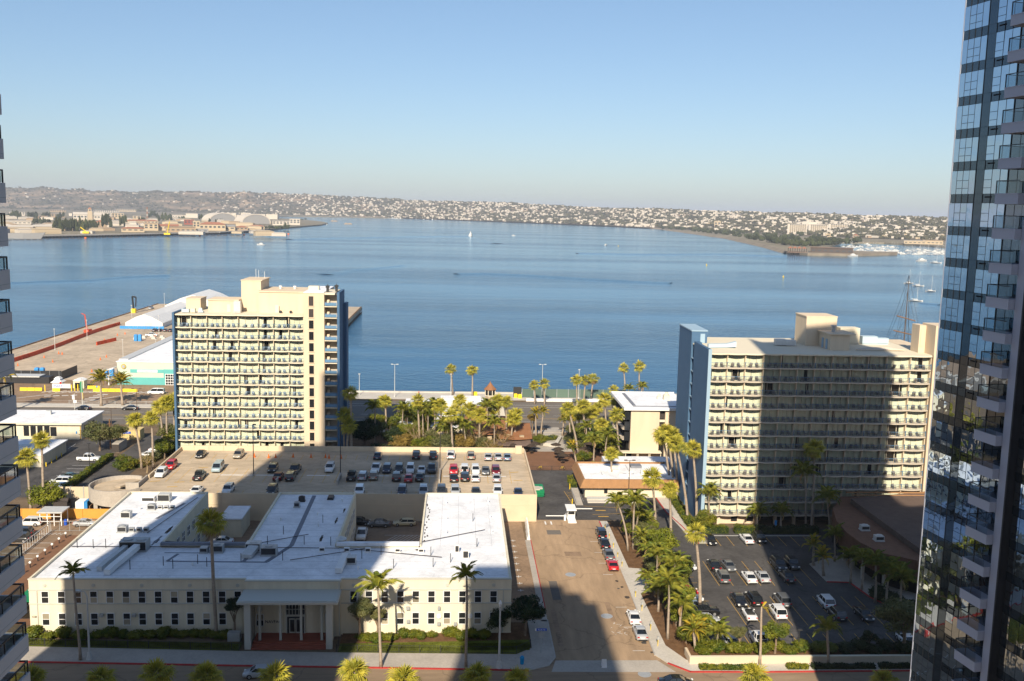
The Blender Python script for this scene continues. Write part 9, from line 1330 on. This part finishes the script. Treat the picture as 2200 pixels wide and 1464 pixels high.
# trees: low leafy clumps, shared between the many far trees
def clump(seed, n=46):
    g_ = np.random.default_rng(seed); m_ = MB()
    for k in range(7):
        c = Vector((*(g_.normal(size=2) * .32), .55 + g_.normal() * .16)); s = g_.uniform(.28, .45)
        rings = [[c + Vector((math.cos(a) * math.sin(e) * s, math.sin(a) * math.sin(e) * s, math.cos(e) * s * .85)) * g_.uniform(.78, 1.2) for a in (2 * math.pi * j / 6 for j in range(6))] for e in (.25, 1.0, 1.75, 2.6)]
        m_.loft(rings)
    m_.tube([(0, 0, 0), (0, 0, .6)], .06, 4); return m_
FT = [setm(clump(i).mesh('far_tree'), 'far_tree') for i in range(4)]
for i, (x, y, h, w_) in enumerate(NI_TREES): tag(O('island_tree', FT[i % 4], None, (x, y, .4), i, (max(6, w_), max(6, w_), h * 1.15)), 'dark tree among the buildings of the island', 'tree', 'trees on the island')
for i, (x, y, h) in enumerate(SHORE_TREES): tag(O('shore_tree', FT[i % 4], None, (x, y, .4), i, (h * .85, h * .85, h)), 'dark tree on the strip of land along the right shore', 'tree', 'trees along the right shore')
# hillside houses and trees
g_ = np.random.default_rng(21)
def scatter(n, left):
    a = RA_[0, 0] + g_.random(n * 4) * (RA_[-1, 0] - RA_[0, 0]); t = g_.random(n * 4) ** .85; dens = np.interp(a, [-.6, -.26, -.18, -.12, .6], [left, left, .45, 1, 1]); cl = .5 + .5 * np.sin(a * 70 + 4 * np.sin(t * 5 + a * 23)) * np.sin(t * 11 + 3 * np.sin(a * 41)); keep = g_.random(n * 4) < dens * ((.25 + .75 * cl) if left < .5 else (.3 + .7 * (1 - cl))); a, t = a[keep][:n], t[keep][:n]; return a, t
def house_mesh(v):
    m_ = MB(); wd, dp, h = ((1, .7, .42), (1.3, .6, .36), (.8, .8, .62), (1.1, .9, .45))[v]; m_.box(-wd / 2, -dp / 2, -.3, wd / 2, dp / 2, h, 0)
    if v in (0, 3): m_.loft([[(-wd * .54, -dp * .56, h), (-wd * .54, 0, h * 1.45), (-wd * .54, dp * .56, h)], [(wd * .54, -dp * .56, h), (wd * .54, 0, h * 1.45), (wd * .54, dp * .56, h)]], 1)
    else: m_.box(-wd * .52, -dp * .52, h + .003, wd * .52, dp * .52, h * 1.12, 1)
    m_.box(-wd * .3, -dp / 2 - .012, h * .3, -wd * .08, -dp / 2 - .001, h * .75, 2); m_.box(wd * .1, -dp / 2 - .012, h * .3, wd * .32, -dp / 2 - .001, h * .75, 2); return m_
HM = []
for v in range(4):
    for wl, rf in (('far_white', 'far_grey'), ('far_cream', 'far_red'), ('far_white', 'far_white'), ('far_tan', 'far_brown')): HM.append((house_mesh(v), wl, rf))
HMM = [setm(m_.mesh('hillside_house'), wl, rf, 'far_window') for m_, wl, rf in HM]
a, t = scatter(4600, .06); hx_, hy_, hz_ = hp(a, t); d_ = np.hypot(hx_, hy_); order = np.argsort(d_); sz = 7.5 + 9 * g_.random(len(a)) ** 2; var = g_.integers(0, 16, len(a)); rzs = -a + g_.normal(size=len(a)) * .35
for i in order[:300]: tag(O('hillside_house', HMM[var[i]], None, (float(hx_[i]), float(hy_[i]), float(hz_[i]) + .3), float(rzs[i]), float(sz[i])), 'small pale house on the hillside across the bay', 'house', 'houses on the hillside')
rest = order[300:]; Vs, Fs, Ms, nn = [], [], [], 0
names_ = ['far_white', 'far_cream', 'far_tan', 'far_grey', 'far_red', 'far_brown', 'far_window']
for v in range(16):
    m_, wl, rf = HM[v]; sel = rest[var[rest] == v]
    if not len(sel): continue
    V0 = np.array(m_.v); F0 = [f for f in m_.f]; quads = np.array([f if len(f) == 4 else (*f, f[-1]) for f in F0 if len(f) == 4]); qm = [mm for f, mm in zip(F0, m_.m) if len(f) == 4]
    c, s = np.cos(rzs[sel]), np.sin(rzs[sel]); P0 = V0[None] * sz[sel][:, None, None]; X = P0[..., 0] * c[:, None] - P0[..., 1] * s[:, None] + hx_[sel][:, None]; Y = P0[..., 0] * s[:, None] + P0[..., 1] * c[:, None] + hy_[sel][:, None]; Z = P0[..., 2] + hz_[sel][:, None] + .3
    Vs.append(np.stack([X, Y, Z], -1).reshape(-1, 3)); Fs.append((quads[None] + (np.arange(len(sel)) * len(V0))[:, None, None]).reshape(-1, 4) + nn); Ms += [names_.index((wl, rf, 'far_window')[k]) for k in qm] * len(sel); nn += len(sel) * len(V0)
tag(O('hillside_houses', setm(npmesh('hillside_houses', np.concatenate(Vs), np.concatenate(Fs), Ms), *names_)), 'dense mass of pale houses over the far hillside', 'houses', kind='stuff')
a, t = scatter(9000, .75); a2 = RA_[0, 0] + g_.random(900) * (RA_[-1, 0] - RA_[0, 0]); a = np.concatenate([a, a2]); t = np.concatenate([t, np.full(900, .97) + g_.random(900) * .08]); tx, ty, tz = hp(a, t); ts = 7 + 9 * g_.random(len(a)) ** 2
Vs, Fs, nn = [], [], 0
for v in range(4):
    V0 = np.array([tuple(q.co) for q in FT[v].vertices]); Q = np.array([tuple(p.vertices) for p in FT[v].polygons if len(p.vertices) == 4]); sel = np.arange(v, len(a), 4); P0 = V0[None] * (ts[sel][:, None, None] * np.array([.95, .95, .8])); P0 = P0 + np.stack([tx[sel], ty[sel], tz[sel] - 1], -1)[:, None]
    Vs.append(P0.reshape(-1, 3)); Fs.append((Q[None] + (np.arange(len(sel)) * len(V0))[:, None, None]).reshape(-1, 4) + nn); nn += len(sel) * len(V0)
tag(O('hillside_trees', setm(npmesh('hillside_trees', np.concatenate(Vs), np.concatenate(Fs)), 'far_trees_mass')), 'dark trees scattered over the far hillside', 'trees', kind='stuff')
# ------------------------------------------------------------------ boats
def sail_mesh(L_=11, mast=15):
    m_ = MB(); st_ = [(-.5, .55, .55), (-.3, .95, .5), (0, 1, .5), (.3, .7, .58), (.5, .05, .75)]
    m_.loft([[(u * L_, -w_ * L_ * .14, z * L_ * .13 + .1), (u * L_, 0, -.4), (u * L_, w_ * L_ * .14, z * L_ * .13 + .1)] for u, w_, z in st_]); m_.box(-L_ * .2, -L_ * .08, L_ * .07, L_ * .15, L_ * .08, L_ * .13); m_.tube([(L_ * .08, 0, .6), (L_ * .08, 0, mast)], [.13, .07], 5, 1); m_.tube([(L_ * .08, 0, 2), (-L_ * .32, 0, 2)], .13, 5, 2); m_.bar((L_ * .08, 0, mast * .97), (L_ * .48, 0, 1), .03, 1); m_.bar((L_ * .08, 0, mast * .97), (-L_ * .48, 0, 1), .03, 1); return m_
SB = setm(sail_mesh().mesh('sailing_boat'), 'boat_white', 'pole_pale', 'hotel_blue')
def motor_mesh(L_=12):
    m_ = MB(); st_ = [(-.5, .9, .5), (-.2, 1, .5), (.2, .85, .58), (.5, .05, .8)]; m_.loft([[(u * L_, -w_ * L_ * .17, z * L_ * .2), (u * L_, -w_ * L_ * .1, -.4), (u * L_, w_ * L_ * .1, -.4), (u * L_, w_ * L_ * .17, z * L_ * .2)] for u, w_, z in st_]); m_.box(-L_ * .28, -L_ * .12, L_ * .1, L_ * .2, L_ * .12, L_ * .2); m_.box(-L_ * .26, -L_ * .121, L_ * .13, L_ * .16, L_ * .121, L_ * .17, 2); m_.box(-L_ * .2, -L_ * .1, L_ * .2, L_ * .06, L_ * .1, L_ * .28); return m_
MBo = setm(motor_mesh().mesh('motor_boat'), 'boat_white', 'pole_pale', 'far_window')
for i, (x, y) in enumerate(MARINA): s_ = i % 5 < 3; tag(O('moored_boat', SB if s_ else MBo, None, (x, y, -3), (-.2 if i % 2 else 2.9) + .2 * math.sin(i), random.uniform(.6, 1.0)), 'white sailing boat with bare mast moored in the crowded marina' if s_ else 'white motor boat moored in the crowded marina', 'boat', 'sailing boats in the marina' if s_ else 'motor boats in the marina')
for i, (x, y) in enumerate(FAR_BOATS): tag(O('moored_boat', SB if i % 2 else MBo, None, (x, y, -3), i, random.uniform(1.2, 1.9)), 'tiny white boat moored along the far shore', 'boat', 'boats along the far shore')
SLB = ['white sailing boat moored nearest the tall ship', 'second sailing boat from left among the moored yachts', 'white sailing boat at the right of the moored yachts', 'sailing boat lined up behind the tall ship mast', 'low white boat near the marina mouth', 'white yacht with mast near the marina mouth', 'white cabin boat at the breakwater restaurant']
SLB[0] = 'leftmost sailing boat of the moored yachts beside the glass tower'; SLB[3] = 'nearest sailing boat, just behind the tall ship mast'
for i, (x, y) in enumerate(SAILBOATS): tag(O('sailing_boat' if i != 6 else 'motor_boat', SB if i not in (4, 6) else MBo, None, (x, y, -3), .2 - .5 * (i % 2), 1.0 if i < 4 else 1.5), SLB[i], 'boat', 'yachts at anchor')
t = thing('ferry', 'white ship steaming away in the middle of the bay', 'ship', None, (*FERRY, -3), R(80), .62); part('hull', MB().loft([[(-16, -5, 0), (-16, 5, 0), (-16, 5.6, 4), (-16, -5.6, 4)], [(8, -5, 0), (8, 5, 0), (8, 5.6, 4), (8, -5.6, 4)], [(19, -.3, 0), (19, .3, 0), (21, .6, 5), (21, -.6, 5)]]), 'boat_white', t); part('deckhouse', MB().box(-12, -4.6, 4, 8, 4.6, 8), 'boat_white', t); part('bridge', MB().box(-7, -3.6, 8.02, 4, 3.6, 12), 'boat_white', t); part('funnel', MB().box(-4, -1.6, 12.02, 0, 1.6, 18).tube([(1.5, 0, 12), (1.5, 0, 22)], .4, 6), 'boat_white', t); part('window_strip', MB().box(-11, -4.7, 5.5, 7, 4.7, 6.6).box(-6.5, -3.7, 9.4, 3.5, 3.7, 10.6), 'far_window', t)
tag(O('motor_boat', MBo, None, (*LAUNCH, -3), R(170), 1.1), 'small white launch left of centre before the island', 'boat'); 
for i, (x, y) in enumerate(SMALLB): tag(O('motor_boat', MBo, None, (x, y, -3), i, .8), ['dark tiny boat right of the white ship', 'tiny white boat in the open bay right of centre', 'tiny white boat beyond the island tip'][i], 'boat')
for i, (x, y) in enumerate(BARGES): tag(part('floating_dock', MB().box(-14, -5, 0, 14, 5, 2.5).box(-10, -3, 2.5, -4, 3, 4.5).box(2, -3, 2.5, 9, 3, 4), 'far_tan', None, (x, y, -3)), ['tan floating dock off the island tip', 'smaller tan floating dock beside the island tip'][i], 'dock')
fl_ = setm(MB().tube([(-4, 0, .1), (4, 0, .1)], .7, 6).mesh('float'), 'quay_dark'); flo_ = setm(MB().tube([(0, 0, -1), (0, 0, 2.5)], 2.0, 8).mesh('float'), 'orange_cone'); t = thing('floating_boom', 'line of dark floats with orange buoys off the island quay', 'boom', None, (*FLOATS[0], -3))
for i, (x, y) in enumerate(FLOATS): O('float', flo_ if i in (12, 30, 37, 44) else fl_, t, (x - FLOATS[0][0], y - FLOATS[0][1], 0), .1)
for i, (px_, py_) in enumerate(((585, 1230), (640, 1020), (560, 1850))): tag(part('buoy', MB().tube([(0, 0, 0), (0, 0, .6)], .9, 8).tube([(0, 0, .6), (0, 0, 2)], [.5, .15], 8), 'yellow', None, (px_ * .55, py_, -3)), 'small yellow buoy on the open bay, ' + ['left', 'near', 'far'][i], 'buoy', 'yellow buoys')
# wakes: long low swells in the surface itself
for pts_ in WAKES:
    m_ = MB(); rings = []
    for i, p in enumerate(pts_):
        a = Vector(pts_[max(0, i - 1)]); b = Vector(pts_[min(len(pts_) - 1, i + 1)]); d2 = (b - a).normalized(); n2_ = Vector((d2.y, -d2.x)); 
        if n2_.y > 0: n2_ = -n2_
        dist = math.hypot(*p); wd = 4 + dist * .006; hh = wd * .055
        rings.append([(p[0] + n2_.x * wd * k, p[1] + n2_.y * wd * k, -3 + z) for k, z in ((-1.2, -.05), (-.5, hh * .5), (0, hh), (.4, hh * .6), (1.0, -.05))])
    m_.loft(rings, cap=False, closed=False); tag(part('wake', m_, 'water', None, smooth=True), kind='structure')

# ------------------------------------------------------------------ the air over the bay
hm = bpy.data.materials.new('haze'); hm.use_nodes = True; hn = hm.node_tree; hn.nodes.remove(hn.nodes['Principled BSDF']); pv_ = hn.nodes.new('ShaderNodeVolumePrincipled')
pv_.inputs['Color'].default_value = (.78, .86, 1.0, 1); pv_.inputs['Density'].default_value = 7.5e-5; pv_.inputs['Anisotropy'].default_value = 0.0
hn.links.new(pv_.outputs[0], hn.nodes['Material Output'].inputs['Volume']); MATS['haze'] = hm
tag(part('haze', MB().box(-40500, -600, -9, 40500, 60500, 190), 'haze', None), kind='stuff')
